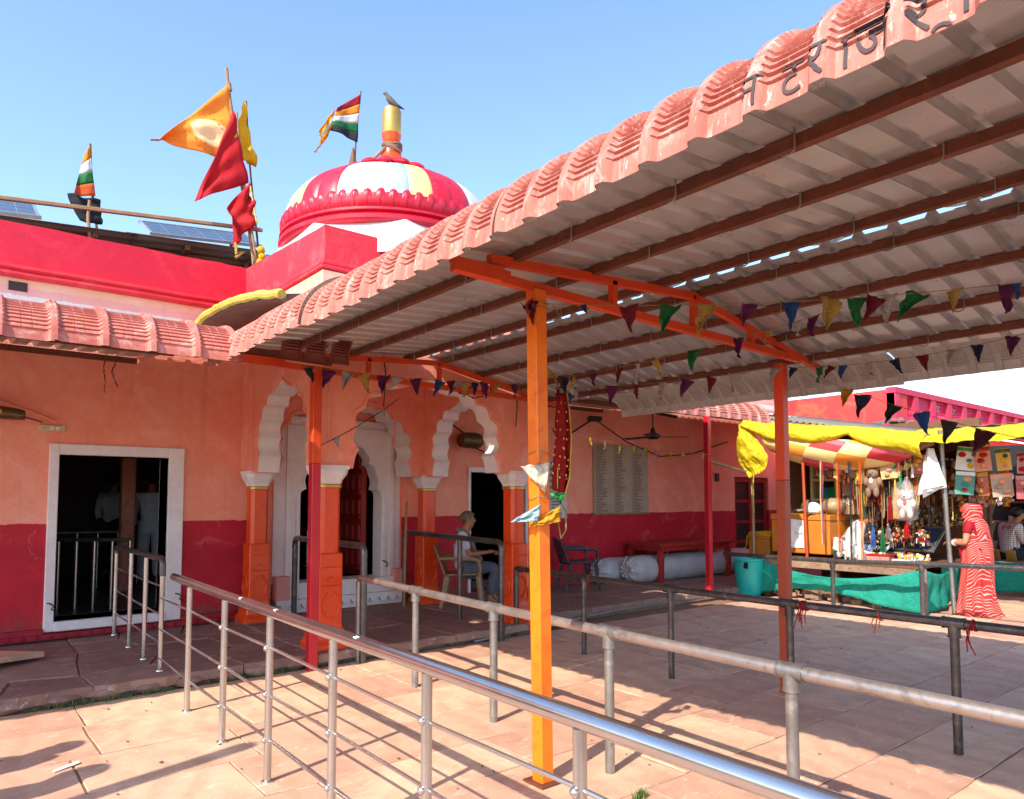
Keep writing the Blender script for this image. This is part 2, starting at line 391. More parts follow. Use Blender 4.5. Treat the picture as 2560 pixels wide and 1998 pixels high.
# sandstone paving: each slab has its own tint
def sandstone(name, ca, cb, cc, rough=0.7, rand=0.14):
    m, nt, bs = new_mat(name)
    v = coords(nt)
    oi = nt.nodes.new('ShaderNodeObjectInfo')
    ad = nt.nodes.new('ShaderNodeVectorMath'); ad.operation = 'ADD'
    mu = nt.nodes.new('ShaderNodeVectorMath'); mu.operation = 'SCALE'; mu.inputs['Scale'].default_value = 37.0
    cx = nt.nodes.new('ShaderNodeCombineXYZ')
    nt.links.new(oi.outputs['Random'], cx.inputs[2]); nt.links.new(cx.outputs[0], mu.inputs[0])
    nt.links.new(v, ad.inputs[0]); nt.links.new(mu.outputs[0], ad.inputs[1])
    vv = ad.outputs[0]
    tint = ramp(nt, oi.outputs['Random'], [(0.1, ca), (0.5, cb), (0.9, cc)])
    n1 = noise_tex(nt, vv, 2.2, 8, 0.7, 1.5)
    out = mix(nt, ramp(nt, n1, [(0.35, (0, 0, 0, 1)), (0.7, (0.75, 0.75, 0.75, 1))]), tint, cc)
    wv = nt.nodes.new('ShaderNodeTexWave'); wv.inputs['Scale'].default_value = 1.1; wv.inputs['Distortion'].default_value = 14; wv.inputs['Detail'].default_value = 5; wv.inputs['Detail Scale'].default_value = 0.8
    nt.links.new(vv, wv.inputs[0])
    out = mix(nt, 0.13, out, ramp(nt, wv.outputs['Fac'], [(0.1, (0.35, 0.2, 0.16, 1)), (0.6, (1, 1, 1, 1))]), 'MULTIPLY')
    dirt = ramp(nt, noise_tex(nt, v, 1.1, 7, 0.7, 0.6), [(0.48, (0, 0, 0, 1)), (0.72, (0.75, 0.75, 0.75, 1))])
    out = mix(nt, dirt, out, srgb(158, 114, 94))
    st = ramp(nt, noise_tex(nt, v, 9, 6, 0.75), [(0.62, (0, 0, 0, 1)), (0.74, (0.7, 0.7, 0.7, 1))])
    out = mix(nt, st, out, srgb(126, 88, 74))
    wear = ramp(nt, noise_tex(nt, coords(nt, (1.0, 2.4, 1)), 5.5, 8, 0.8, 0.9), [(0.56, (0, 0, 0, 1)), (0.66, (0.6, 0.6, 0.6, 1))])
    out = mix(nt, wear, out, srgb(234, 206, 182))
    grit = ramp(nt, noise_tex(nt, v, 60, 3, 0.8), [(0.68, (0, 0, 0, 1)), (0.74, (0.8, 0.8, 0.8, 1))])
    out = mix(nt, grit, out, srgb(92, 66, 56))
    nt.links.new(out, bs.inputs['Base Color'])
    fine = noise_tex(nt, vv, 26, 6, 0.7)
    rr = N(nt, 'ShaderNodeMapRange', i_To_Min=rough - 0.15, i_To_Max=rough + 0.15)
    nt.links.new(fine, rr.inputs[0]); nt.links.new(rr.outputs[0], bs.inputs['Roughness'])
    hm = nt.nodes.new('ShaderNodeMath'); hm.operation = 'ADD'
    nt.links.new(n1, hm.inputs[0]); nt.links.new(fine, hm.inputs[1])
    bump(nt, bs, hm.outputs[0], 0.35, 0.008)
    return m
M['slab'] = sandstone('rose_sandstone_paving', srgb(218, 182, 150), srgb(208, 168, 139), srgb(194, 149, 125))
translucent(M['yellowtarp'], 0.4); translucent(M['teal'], 0.2)
M['slabbase'] = paint('sandy_joint_fill', srgb(150, 112, 90), srgb(120, 88, 70), None, 0.9, 6, bmp=0.5, fine=30)
M['flag'] = sandstone('weathered_flagstone', srgb(156, 126, 112), srgb(142, 112, 100), srgb(126, 96, 88), 0.75)
# ------------------------------------------------------------------ ground
def slab_mesh(name, w_, d_, th, jit, mat_, seed, ch=0.006):
    rnd = random.Random(seed)
    hw, hd = w_ / 2, d_ / 2
    c = [(-hw, -hd), (hw, -hd), (hw, hd), (-hw, hd)]
    pts = []
    for i in range(4):
        a = c[i]; b = c[(i + 1) % 4]
        for t in (0.0, 0.34, 0.67):
            x = a[0] + (b[0] - a[0]) * t; y = a[1] + (b[1] - a[1]) * t
            pts.append((x + rnd.uniform(-jit, jit), y + rnd.uniform(-jit, jit)))
    n = len(pts); mb = MB()
    low = [(x, y, -th) for x, y in pts]
    mid = [(x, y, -ch + rnd.uniform(-.003, .001)) for x, y in pts]
    top = [(x - math.copysign(ch, x) if abs(x) > ch else x, y - math.copysign(ch, y) if abs(y) > ch else y, rnd.uniform(-.0015, .0015)) for x, y in pts]
    vs = low + mid + top
    fs = [(i, (i + 1) % n, (i + 1) % n + n, i + n) for i in range(n)] + [(i + n, (i + 1) % n + n, (i + 1) % n + 2 * n, i + 2 * n) for i in range(n)] + [tuple(range(2 * n, 3 * n))]
    mb.add(vs, fs)
    return mb.mesh(name, mat_)

ground = MB().box(-400, 900, -400, 900, -0.6, -0.035).build('ground', M['slabbase'], kind='structure')
plaza = MB().box(-8, 30, -6, 6.55, -0.5, -0.0065).build('plaza', M['slabbase'], kind='structure')
slabs = []
rnd = random.Random(5)
y = 6.53; row = 0
nslab = 0
while y > -0.6:
    d_ = rnd.choice((0.52, 0.58, 0.64, 0.7))
    xmin = -1.4 if y > 3 else (-0.4 if y > 1.6 else 0.8)
    xmax = 16.5 if y > 1.2 else 8.0
    x = xmin - rnd.uniform(0, .7)
    while x < xmax and nslab < 298:
        w_ = rnd.choice((0.62, 0.8, 0.95, 1.15)) if x < 9 else rnd.choice((1.2, 1.5, 1.8))
        me = slab_mesh('paving_slab', w_ - 0.011, d_ - 0.011, 0.05, 0.005, M['slab'], nslab, 0.003)
        o = link('paving_slab', me, plaza)
        o.location = (x + w_ / 2, y - d_ / 2, rnd.uniform(-.0015, .0015))
        o.rotation_euler = (rnd.uniform(-.0012, .0012), rnd.uniform(-.0012, .0012), 0)
        nslab += 1
        x += w_
    y -= d_; row += 1
print('slabs', nslab)

# raised stone platform along the temple front
plat = MB().box(-6, 5.95, 6.6, 9.3, -0.2, 0.103).box(5.95, 16, 6.98, 9.3, -0.2, 0.103).build('platform', M['cement'], kind='structure')
rnd = random.Random(21)
def flagstones(x0, x1, y0, y1, nx, ny, z, seed, jit=0.12):
    r_ = random.Random(seed)
    P = {}
    for i in range(nx + 1):
        for j in range(ny + 1):
            x = x0 + (x1 - x0) * i / nx; y = y0 + (y1 - y0) * j / ny
            if 0 < i < nx: x += r_.uniform(-jit, jit) * 1.4
            if 0 < j < ny: y += r_.uniform(-jit, jit)
            P[i, j] = (x, y)
    for i in range(nx):
        for j in range(ny):
            q = [P[i, j], P[i + 1, j], P[i + 1, j + 1], P[i, j + 1]]
            cx = sum(p[0] for p in q) / 4; cy = sum(p[1] for p in q) / 4
            pts = []
            for a in range(4):
                p, p2 = q[a], q[(a + 1) % 4]
                for t in (0, .2, .4, .6, .8):
                    px = p[0] + (p2[0] - p[0]) * t; py = p[1] + (p2[1] - p[1]) * t
                    k = 0.992 + r_.uniform(-.009, .004) * (1 if t else 2)
                    pts.append(((px - cx) * k, (py - cy) * k))
            if j == 0: pts = [(px, py - (r_.uniform(0, .05) if py < -.15 else 0)) for px, py in pts]
            n = len(pts); dz = r_.uniform(-.01, .01)
            th = 0.08
            vs = [(a, b, -th) for a, b in pts] + [(a, b, -.012) for a, b in pts] + [(a * .975, b * .975, r_.uniform(-.004, .004)) for a, b in pts]
            fs = [(a, (a + 1) % n, (a + 1) % n + n, a + n) for a in range(n)] + [(a + n, (a + 1) % n + n, (a + 1) % n + 2 * n, a + 2 * n) for a in range(n)] + [tuple(range(2 * n, 3 * n))]
            o = MB().add(vs, fs).build('flagstone', M['flag'], plat)
            o.location = (cx, cy, z + dz * .6)
flagstones(-2.0, 2.9, 6.56, 8.98, 8, 5, 0.12, 3, 0.09)
flagstones(2.9, 5.95, 6.5, 9.25, 4, 3, 0.13, 4, 0.05)
flagstones(5.95, 15.2, 6.96, 8.98, 9, 2, 0.125, 5, 0.06)
# rough kerb stones and carved drop edge under the platform front
for i in range(16):
    x = -2.0 + i * 0.315
    l_ = rnd.uniform(.24, .32)
    mb = MB()
    def rough(d, s=i): return 1 + 0.22 * nz(d.x * 2.3 + s, d.y * 2.3, d.z * 2.3)
    mb.sphere((x, 6.62, 0.045), (l_ * .62, 0.12, 0.06), 10, 6, fn=rough)
    if x < 2.75: mb.build('kerb_stone', M['flag'], plat, smooth=True)
mb = MB()
for i in range(24):
    x = 3.28 + i * 0.112
    if x > 5.9: break
    mb.prism([(math.cos(t) * .05, math.sin(t) * .045) for t in [math.pi + math.pi * q / 6 for q in range(7)]], lambda a, b, c, X=x: (X + a, c, .098 + b), 6.49, 6.56)
mb.box(3.2, 5.95, 6.5, 6.6, .098, .118)
mb.build('carved_edge', M['flag'], plat, smooth=False)
MB().box(5.9, 13.0, 6.93, 7.0, 0.0, .055).build('edge_strip', M['flag'], plat, bevel=.01)
MB().tube([(4.7, 6.45, .03), (7.4, 6.9, .045), (9.5, 6.94, .05)], .014, 8).build('conduit_pipe', M['galv'], smooth=True, label='thin grey conduit pipe lying along the paving joint right of the porch', cat='pipe')

# tilted loose slab at the left edge of the platform
ls = slab_mesh('loose_stone_slab', .9, .62, .05, .03, M['slab'], 77, .006)
o = link('loose_stone_slab', ls, label='loose pale sandstone slab lying tilted on the platform at the left', cat='stone slab')
o.location = (.33, 7.95, .2); o.rotation_euler = (R(-4), R(3), R(28))

def grass_tuft(name, pts, h_, n_, seed, label, spread=.06):
    r_ = random.Random(seed); mb = MB()
    for i in range(n_):
        p = Vector(r_.choice(pts)) + Vector((r_.gauss(0, spread), r_.gauss(0, spread * .35), 0))
        a = r_.uniform(0, 6.28); l_ = h_ * r_.uniform(.4, 1.1); b = r_.uniform(.2, .9)
        d = Vector((math.cos(a), math.sin(a), 0)); s = Vector((-d.y, d.x, 0)) * .003
        p1 = p + d * l_ * .25 * b + Vector((0, 0, l_ * .6)); p2 = p + d * l_ * .7 * b + Vector((0, 0, l_ * (1 - .35 * b)))
        mb.add([p - s, p + s, p1 + s * .8, p1 - s * .8, p2], [(0, 1, 2, 3), (3, 2, 4)])
    return mb.build(name, M['grass'], label=label, cat='grass', kind='stuff')
grass_tuft('grass', [(.75 + .09 * i, 6.5, -.01) for i in range(10)] + [(2.0 + .06 * i, 6.53, -.01) for i in range(9)] + [(2.62, 6.5, 0)], .09, 420, 3, 'short green grass growing along the foot of the stone platform')
grass_tuft('grass_tuft', [(3.0, 2.62, -.01)], .075, 110, 9, 'small green grass tuft growing between paving slabs near the orange post', .03)

# litter
db = MB(); r_ = random.Random(8)
for i in range(90):
    x, y = r_.uniform(.3, 9), r_.uniform(1.2, 6.4)
    s_ = r_.uniform(.006, .018)
    db.obox((x, y, .006), (s_, s_ * r_.uniform(.4, 1.6), s_ * .35), rotz(r_.uniform(0, 3)) @ rotx(r_.uniform(-.4, .4)))
db.build('debris', M['rubble'], label='small stone crumbs and leaf bits scattered over the paving', cat='debris', kind='stuff')
MB().add([(0, 0, 0), (.16, .02, .004), (.165, .05, .008), (.01, .03, .003)], [(0, 1, 2, 3)]).build('paper_scrap', M['paper'], solid=.001, label='shiny white paper strip lying on the sunlit paving at lower left', cat='litter').matrix_basis = Matrix.Translation((.62, 5.0, .006)) @ Matrix.Rotation(R(20), 4, 'Z')

# ------------------------------------------------------------------ temple wall
def banded(name, bands, rough=.7):
    """wall paint in horizontal bands with brushed, uneven borders: [(z, colour, colour2)...] bottom to top"""
    m, nt, bs = new_mat(name)
    v = coords(nt)
    sp = nt.nodes.new('ShaderNodeSeparateXYZ'); nt.links.new(v, sp.inputs[0])
    wob = noise_tex(nt, v, 5.0, 6, .7)
    mw = N(nt, 'ShaderNodeMapRange', i_To_Min=-.035, i_To_Max=.035); nt.links.new(wob, mw.inputs[0])
    za = nt.nodes.new('ShaderNodeMath'); za.operation = 'ADD'; nt.links.new(sp.outputs[2], za.inputs[0]); nt.links.new(mw.outputs[0], za.inputs[1])
    big = noise_tex(nt, v, .75, 6, .65, .5)
    med = noise_tex(nt, v, 2.6, 8, .7, .8)
    fine = noise_tex(nt, v, 9, 6, .7)
    out = None
    for z, a, b, c in bands:
        cc = ramp(nt, big, [(.3, a), (.7, b)])
        cc = mix(nt, ramp(nt, med, [(.46, (0, 0, 0, 1)), (.70, (.65, .65, .65, 1))]), cc, c)
        if out is None: out = cc
        else:
            gt = nt.nodes.new('ShaderNodeMath'); gt.operation = 'GREATER_THAN'; gt.inputs[1].default_value = z
            nt.links.new(za.outputs[0], gt.inputs[0])
            out = mix(nt, gt.outputs[0], out, cc)
    sc_ = ramp(nt, noise_tex(nt, v, 15, 7, .8, .3), [(.7, (1, 1, 1, 1)), (.76, (.45, .4, .38, 1))])
    out = mix(nt, .6, out, sc_, 'MULTIPLY')
    chip = ramp(nt, noise_tex(nt, v, 6.5, 10, .8, .6), [(.69, (0, 0, 0, 1)), (.70, (.75, .75, .75, 1))])
    out = mix(nt, chip, out, srgb(226, 180, 156))
    vs_ = coords(nt, (3.5, 3.5, .25))
    run = ramp(nt, noise_tex(nt, vs_, 2.0, 6, .7), [(.56, (1, 1, 1, 1)), (.8, (.62, .55, .52, 1))])
    out = mix(nt, .6, out, run, 'MULTIPLY')
    ptc = ramp(nt, noise_tex(nt, v, 1.35, 9, .75, 1.4), [(.585, (0, 0, 0, 1)), (.60, (.4, .4, .4, 1))])
    out = mix(nt, ptc, out, mix(nt, .2, out, srgb(250, 206, 180)))
    spl = N(nt, 'ShaderNodeMapRange', i_From_Min=.16, i_From_Max=.62, i_To_Min=.34, i_To_Max=-.12)
    nt.links.new(sp.outputs[2], spl.inputs[0])
    sa = nt.nodes.new('ShaderNodeMath'); sa.operation = 'ADD'
    nt.links.new(spl.outputs[0], sa.inputs[0]); nt.links.new(noise_tex(nt, v, 7, 8, .75, .5), sa.inputs[1])
    out = mix(nt, ramp(nt, sa.outputs[0], [(.62, (0, 0, 0, 1)), (.8, (.7, .7, .7, 1))]), out, srgb(112, 74, 62))
    nt.links.new(out, bs.inputs['Base Color'])
    bs.inputs['Roughness'].default_value = rough
    h = nt.nodes.new('ShaderNodeMath'); h.operation = 'ADD'
    nt.links.new(med, h.inputs[0]); nt.links.new(fine, h.inputs[1])
    bump(nt, bs, h.outputs[0], .5, .016)
    return m
DADO = (srgb(194, 16, 42), srgb(168, 9, 34), srgb(204, 38, 54))
SALM = (srgb(244, 157, 130), srgb(238, 140, 114), srgb(248, 180, 158))
PINK = (srgb(240, 176, 162), srgb(234, 160, 146), srgb(242, 190, 176))
PEAC = (srgb(242, 190, 152), srgb(238, 174, 142), srgb(246, 206, 178))
SUN_WHIT = (srgb(236, 226, 216), srgb(228, 214, 204), srgb(240, 232, 226))  # glare of the sunlit wall, painted in as a white band
M['wall'] = banded('temple_wall_paint_and_sun', [(-1, *DADO), (1.33, *SALM), (3.62, *SUN_WHIT), (3.725, *PINK), (3.81, *PEAC)])
M['recess'] = banded('porch_recess_paint', [(-1, *PINK), (.75, *SALM)])

tb = thing('temple_building', 'salmon temple wall with dark red dado, white framed doorway and crimson parapet', 'building', (0, 9, 0))
wallb = MB()
Y0, Y1 = 9.0, 9.38
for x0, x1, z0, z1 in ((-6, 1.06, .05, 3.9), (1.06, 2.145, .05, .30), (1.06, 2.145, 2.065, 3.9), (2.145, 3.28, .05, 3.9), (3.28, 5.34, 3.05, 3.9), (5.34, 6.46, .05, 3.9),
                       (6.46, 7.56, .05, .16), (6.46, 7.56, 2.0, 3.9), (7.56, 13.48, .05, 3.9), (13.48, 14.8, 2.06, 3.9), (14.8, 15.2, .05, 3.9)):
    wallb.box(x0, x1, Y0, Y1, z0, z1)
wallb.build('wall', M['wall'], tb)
# cornice moulding and parapet with a worn top
cb = MB()
prof = [(0, 3.9), (-.05, 3.9), (-.085, 3.925), (-.085, 3.945), (-.06, 3.965), (-.095, 3.99), (-.095, 4.02), (-.02, 4.035), (0, 4.035)]
def cfn(u, v_):
    i = v_ * (len(prof) - 1); a = int(min(i, len(prof) - 2)); t = i - a
    y_ = prof[a][0] * (1 - t) + prof[a + 1][0] * t; z_ = prof[a][1] * (1 - t) + prof[a + 1][1] * t
    x = -6 + u * 8.97
    return (x, 9.0 + y_ + .004 * nz(x * 3, v_ * 3), z_ + .006 * nz(x * 2, 4))
cb.grid(cfn, 90, 8)
cb.build('cornice', M['crimson_light'], tb)
pb = MB()
def par(u, v_):
    x = -6 + u * 8.99
    top = 4.485 + .014 * nz(x * 1.7, 2.2) + .008 * nz(x * 7, 1)
    loop = [(9.0, 4.03), (9.0, top), (9.22, top + .005), (9.22, 3.9)]
    i = v_ * 3; a = int(min(i, 2)); t = i - a
    return (x, loop[a][0] * (1 - t) + loop[a + 1][0] * t + .004 * nz(x * 2, v_ * 5), loop[a][1] * (1 - t) + loop[a + 1][1] * t)
pb.grid(par, 120, 12)
pb.build('parapet', M['crimson'], tb, smooth=True)
MB().box(5.6, 15.2, 8.98, 9.25, 3.9, 4.3).build('parapet', M['crimson'], tb)
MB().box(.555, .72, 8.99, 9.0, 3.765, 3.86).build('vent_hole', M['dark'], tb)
# scalloped skirting
sb = MB().box(-3, .97, 8.93, 9.0, .18, .235).box(2.31, 2.97, 8.93, 9.0, .18, .235).box(-3, 2.97, 8.9, 9.0, .13, .185)
for i in range(46):
    x = -2.5 + i * .12
    if x > 2.92: break
    sb.prism([(math.cos(t) * .055, math.sin(t) * .05) for t in [math.pi + math.pi * q / 7 for q in range(8)]], lambda a, b, c, X=x: (X + a, c, .185 + b), 8.87, 8.9)
sb.build('skirting', M['dado'], tb)
# white door surround with reveals
def door_frame(x0, x1, z0, z1, wl_, wr, wt, wb, yf, yb, matn='white'):
    t = MB()
    t.box(x0 - wl_, x0, yf, yb, z0 - wb, z1 + wt)
    t.build('door_jamb', M[matn], tb, bevel=.006)
    t = MB(); t.box(x1, x1 + wr, yf, yb, z0 - wb, z1 + wt); t.build('door_jamb', M[matn], tb, bevel=.006)
    t = MB(); t.box(x0, x1, yf + .003, yb, z1, z1 + wt); t.build('lintel', M[matn], tb, bevel=.006)
    if wb:
        t = MB(); t.box(x0, x1, yf - .02, yb, z0 - wb, z0); t.build('threshold', M[matn], tb, bevel=.008)
door_frame(1.06, 2.145, .30, 2.065, .09, .165, .115, .1, 8.95, 9.4)
door_frame(6.46, 7.56, .16, 2.0, .05, .12, .08, 0, 8.96, 9.4)
for x in (1.0, 2.25):
    MB().tube([(x, 8.95, .5), (x + .02, 8.9, .5), (x + .05, 8.89, .47), (x + .03, 8.9, .44), (x + .08, 8.9, .42)], .008, 6).build('door_hasp', M['black'], tb)
# room behind: floor, ceiling, side and back walls
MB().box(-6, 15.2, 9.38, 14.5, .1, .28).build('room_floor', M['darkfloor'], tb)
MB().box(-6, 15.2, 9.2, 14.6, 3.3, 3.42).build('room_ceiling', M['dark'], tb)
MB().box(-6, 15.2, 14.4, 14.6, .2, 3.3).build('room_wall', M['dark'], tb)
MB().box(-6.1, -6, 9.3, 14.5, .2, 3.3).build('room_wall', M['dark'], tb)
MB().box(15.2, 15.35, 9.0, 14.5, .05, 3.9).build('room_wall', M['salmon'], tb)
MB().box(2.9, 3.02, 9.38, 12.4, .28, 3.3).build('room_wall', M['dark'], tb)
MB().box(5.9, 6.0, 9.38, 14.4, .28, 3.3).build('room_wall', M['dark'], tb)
MB().box(2.12, 2.3, 11.4, 11.58, .28, 3.3).build('column', M['salmon'], tb, bevel=.02)
MB().box(1.35, 1.5, 12.9, 13.05, .28, 3.3).build('column', M['salmon'], tb, bevel=.02)
# painted timber door far right on the same wall
fd = MB().box(13.5, 13.6, 9.05, 9.15, .12, 2.05).box(14.68, 14.78, 9.05, 9.15, .12, 2.05).box(13.6, 14.68, 9.05, 9.15, 1.95, 2.05).box(14.1, 14.18, 9.06, 9.14, .12, 1.95)
for z in (.12, .62, 1.05, 1.5): fd.box(13.6, 14.68, 9.07, 9.13, z, z + .07)
fd.build('door', M['reddoor'], tb)
MB().box(13.6, 14.68, 9.095, 9.11, .12, 1.95).build('door_panel', M['black'], tb)
# ------------------------------------------------------------------ domed porch
pc = thing('domed_porch', 'salmon porch with lobed white arches, orange piers and a striped dome above', 'porch', (4.3, 7.7, .12))
CUSP = [(.93, 1.90), (.865, 2.095), (.89, 2.315), (.80, 2.515), (.60, 2.672), (.40, 2.775), (0.0, 2.905)]
BULGE = [.012, .05, .055, .055, .05, .015]
def arch_outline(half):
    """right half, spring to apex, lobed; returns list of (dx,z)"""
    k = half / .93; pts = []
    for i in range(len(CUSP) - 1):
        a = Vector((CUSP[i][0] * k, CUSP[i][1])); b = Vector((CUSP[i + 1][0] * k, CUSP[i + 1][1]))
        d = b - a; nrm = Vector((d.y, -d.x)).normalized()
        if nrm.dot(Vector((1, .6))) < 0: nrm = -nrm
        for q in range(7):
            t = q / 7
            pts.append(a + d * t + nrm * BULGE[i] * math.sin(math.pi * t) * (1.15 if i < 5 else -1))
    pts.append(Vector((0, CUSP[-1][1])))
    return [(p.x + (.006 * nz(p.y * 9, half) if p.x > .05 else 0), p.y + .005 * nz(p.x * 9, half * 3)) for p in pts]
def full_outline(half):
    r_ = arch_outline(half)
    return r_ + [(-x, z) for x, z in r_[-2::-1]]
def arch(fn, half, outer, ztop, a, b, root, spr=1.9):
    """wall with a lobed opening; fn(u, z, depth) -> world"""
    o = full_outline(half)
    poly = [(outer[1], spr)] + o + [(outer[0], spr), (outer[0], ztop), (outer[1], ztop)]
    n = len(poly)
    inner = set(range(1, len(o) ))
    MB().prism(poly, fn, a, b, skip=inner).build('arch_wall', M['salmon'], root)
    it = MB()
    m_ = len(o)
    vs = [fn(p[0], p[1], a - .003 if a < b else a + .003) for p in o] + [fn(p[0], p[1], b + .003 if a < b else b - .003) for p in o]
    it.add(vs, [(i, i + 1, i + 1 + m_, i + m_) for i in range(m_ - 1)])
    it.build('arch_soffit', M['white'], root, smooth=True)
    # raised painted rib beside the opening, on the outer face
    rim = MB()
    sgn = -1 if a < b else 1
    rim.tube([fn(p[0] * 1.035 + (0.0), p[1] + .022, a + sgn * .002) for p in o], .011, 5)
    rim.build('arch_bead', M['salmon'], root, smooth=True)
    return o

XF, XB = 2.97, 5.63            # outer left / right faces
YF, YB = 6.63, 8.95
TH = .25
# front arch (plane y), its centre x=4.25
arch(lambda u, z, d: (4.24 + u, d, z), .93, (XF - 4.24, XB - 4.24), 3.84, YF, YF + TH, pc)
# back arch against the wall
arch(lambda u, z, d: (4.24 + u, d, z), .93, (XF + TH - 4.24 + .004, XB - TH - 4.24 - .004), 3.3, 8.6, 8.99, pc)
# side arches (plane x), centre y=7.68
yc = 7.68
for xa, xb in ((XF, XF + TH), (XB - TH, XB)):
    arch(lambda u, z, d: (d, yc + u, z), .69, (YF + TH + .004 - yc, 8.99 - yc), 3.84, xa, xb, pc)
# flat vault over the porch
MB().box(XF + TH, XB - TH, YF + TH, 8.6, 3.2, 3.32).build('porch_ceiling', M['salmon'], pc)
# thin raised mouldings framing the faces
mo = MB()
for x in (XF + .06, XB - .1): mo.box(x, x + .03, YF - .012, YF + .002, 1.95, 3.3)
mo.box(XF + .06, XB - .07, YF - .014, YF + .002, 3.3, 3.34).box(XF, XB, YF - .03, YF + .002, 3.42, 3.5)
for y_ in (YF + .1, 8.55): mo.box(XF - .012, XF + .002, y_, y_ + .03, 1.95, 3.3)
mo.box(XF - .014, XF + .002, YF + .1, 8.58, 3.3, 3.34)
mo.box(XF - .03, XF + .002, YF, 8.99, 3.42, 3.5)
mo.build('wall_moulding', M['salmon'], pc, bevel=.006)

def pier(cx, cy, eng=False):
    z0 = .13
    # carved base with flared foot
    b = MB()
    prof = [(.185, 0), (.185, .05), (.17, .075), (.158, .1), (.15, .15), (.13, .2), (.122, .24)]
    b.lathe([(r * 1.414, z) for r, z in prof], (cx, cy, z0), 4, phase=math.pi / 4)
    b.box(cx - .122, cx + .122, cy - .122, cy + .122, z0 + .2, 1.06)
    b.build('pier_base', M['orange'], pc, bevel=.012)
    # carved lotus and leaf relief on the visible faces
    rl = MB()
    for fx, fy in ((0, -1), (-1, 0)):
        def P(u, z, d): return (cx + (u * .78 if fx == 0 else -(.122 + d)), cy + (-(.122 + d) if fy else u * .78), z)
        for s in (-1, 1):
            pts = [P(s * (.03 + .085 * math.sin(t * math.pi)), .42 + .26 * t, .008) for t in [q / 8 for q in range(9)]]
            rl.tube(pts, .010, 5)
        rl.tube([P(.06 * math.cos(t), .78 + .04 * math.sin(t), .006) for t in [math.pi * q / 8 for q in range(9)]], .008, 5)
        rl.tube([P(-.12, .74, .003), P(.12, .74, .003)], .006, 5)
        rl.tube([P(-.12, .92, .003), P(.12, .92, .003)], .006, 5)
        rl.tube([P(.10 * math.cos(t), .2 + .1 * math.sin(t), .035 - .025 * math.sin(t)) for t in [math.pi * q / 8 for q in range(9)]], .012, 5)
    rl.build('carved_relief', M['orange'], pc, smooth=True)
    s = MB()
    ch = .034; q = .103
    oc = [(-q + ch, -q), (q - ch, -q), (q, -q + ch), (q, q - ch), (q - ch, q), (-q + ch, q), (-q, q - ch), (-q, -q + ch)]
    s.prism([(cx + a, cy + c) for a, c in oc], lambda a, c, d: (a, c, d), 1.05, 1.70)
    s.build('pier_shaft', M['orange'], pc)
    g = MB().prism([(cx + a * 1.16, cy + c * 1.16) for a, c in oc], lambda a, c, d: (a, c, d), 1.70, 1.74)
    g.build('gilt_ring', M['gold'], pc, bevel=.008)
    c = MB()
    rows = [(1.1, 1.742), (1.2, 1.78), (1.5, 1.83), (1.62, 1.86), (1.62, 1.90)]
    vs = []; fs = []
    for k_, z in rows:
        for a, d in oc: vs.append((cx + a * k_, cy + d * k_, z))
    for i in range(len(rows) - 1):
        for j in range(8): fs.append((i * 8 + j, i * 8 + (j + 1) % 8, (i + 1) * 8 + (j + 1) % 8, (i + 1) * 8 + j))
    fs.append(tuple(range(32, 40)))
    c.add(vs, fs)
    c.box(cx - .16, cx + .16, cy - .16, cy + .16, 1.885, 1.925)
    c.build('capital', M['white'], pc)
for cx, cy in ((XF + .125, YF + .125), (XB - .125, YF + .125), (XF + .125, 8.72), (XB - .125, 8.72)):
    pier(cx, cy)

# recessed wall with the lobed doorway
rw = MB()
dcx, dh = 4.40, .60
def door_out():
    k = .585; pts = []
    C_ = [(.60, 1.62), (.52, 1.72), (.50, 1.95), (.40, 2.08), (.36, 2.22), (.2, 2.33), (0, 2.47)]
    for i in range(6):
        a = Vector(C_[i]); b = Vector(C_[i + 1]); d = b - a; nn = Vector((d.y, -d.x)).normalized()
        if nn.dot(Vector((1, .5))) < 0: nn = -nn
        for q in range(5): pts.append(a + d * q / 5 + nn * .03 * math.sin(math.pi * q / 5))
    pts.append(Vector((0, 2.47)))
    r_ = [(p.x, p.y) for p in pts]
    return r_ + [(-x, z) for x, z in r_[-2::-1]]
do = door_out()
out = [(.60, .5)] + do + [(-.60, .5)]
# white carved surround slab, opening cut
poly = out + [(-.96, .5), (-.96, 2.68), (.90, 2.68), (.90, .5)]
MB().prism(poly, lambda u, z, d: (dcx + u, d, z), 9.12, 9.36).build('doorway_surround', M['white'], pc)
rm = MB()
rm.tube([(dcx + x * 1.03, 9.11, z * 1.004) for x, z in out], .016, 6)
rm.box(dcx + .62, dcx + .66, 9.09, 9.12, .5, 1.62).box(dcx - .66, dcx - .62, 9.09, 9.12, .5, 1.62)
rm.box(dcx + .72, dcx + .78, 9.085, 9.12, .5, 2.5).box(dcx - .80, dcx - .74, 9.085, 9.12, .5, 2.5).box(dcx - .80, dcx + .78, 9.08, 9.12, 2.5, 2.56).box(dcx - .93, dcx + .87, 9.075, 9.12, 2.6, 2.67)
rm.build('surround_moulding', M['white'], pc, smooth=True)
MB().box(3.28, dcx - .96, 9.14, 9.36, .12, 3.1).box(dcx + .90, 5.34, 9.14, 9.36, .12, 3.1).box(dcx - .96, dcx + .90, 9.14, 9.36, 2.68, 3.1).build('recess_wall', M['recess'], pc)
th_ = MB().box(3.5, 5.3, 8.98, 9.4, .13, .3).box(3.62, 5.2, 9.02, 9.4, .3, .5).box(3.45, 5.3, 8.94, 9.0, .24, .3)
for i in range(13):
    x = 3.55 + i * .14
    th_.prism([(math.cos(t) * .06, math.sin(t) * .06) for t in [math.pi + math.pi * q / 7 for q in range(8)]], lambda a, b, c, X=x: (X + a, c, .24 + b), 8.93, 8.98)
th_.build('threshold', M['white'], pc)
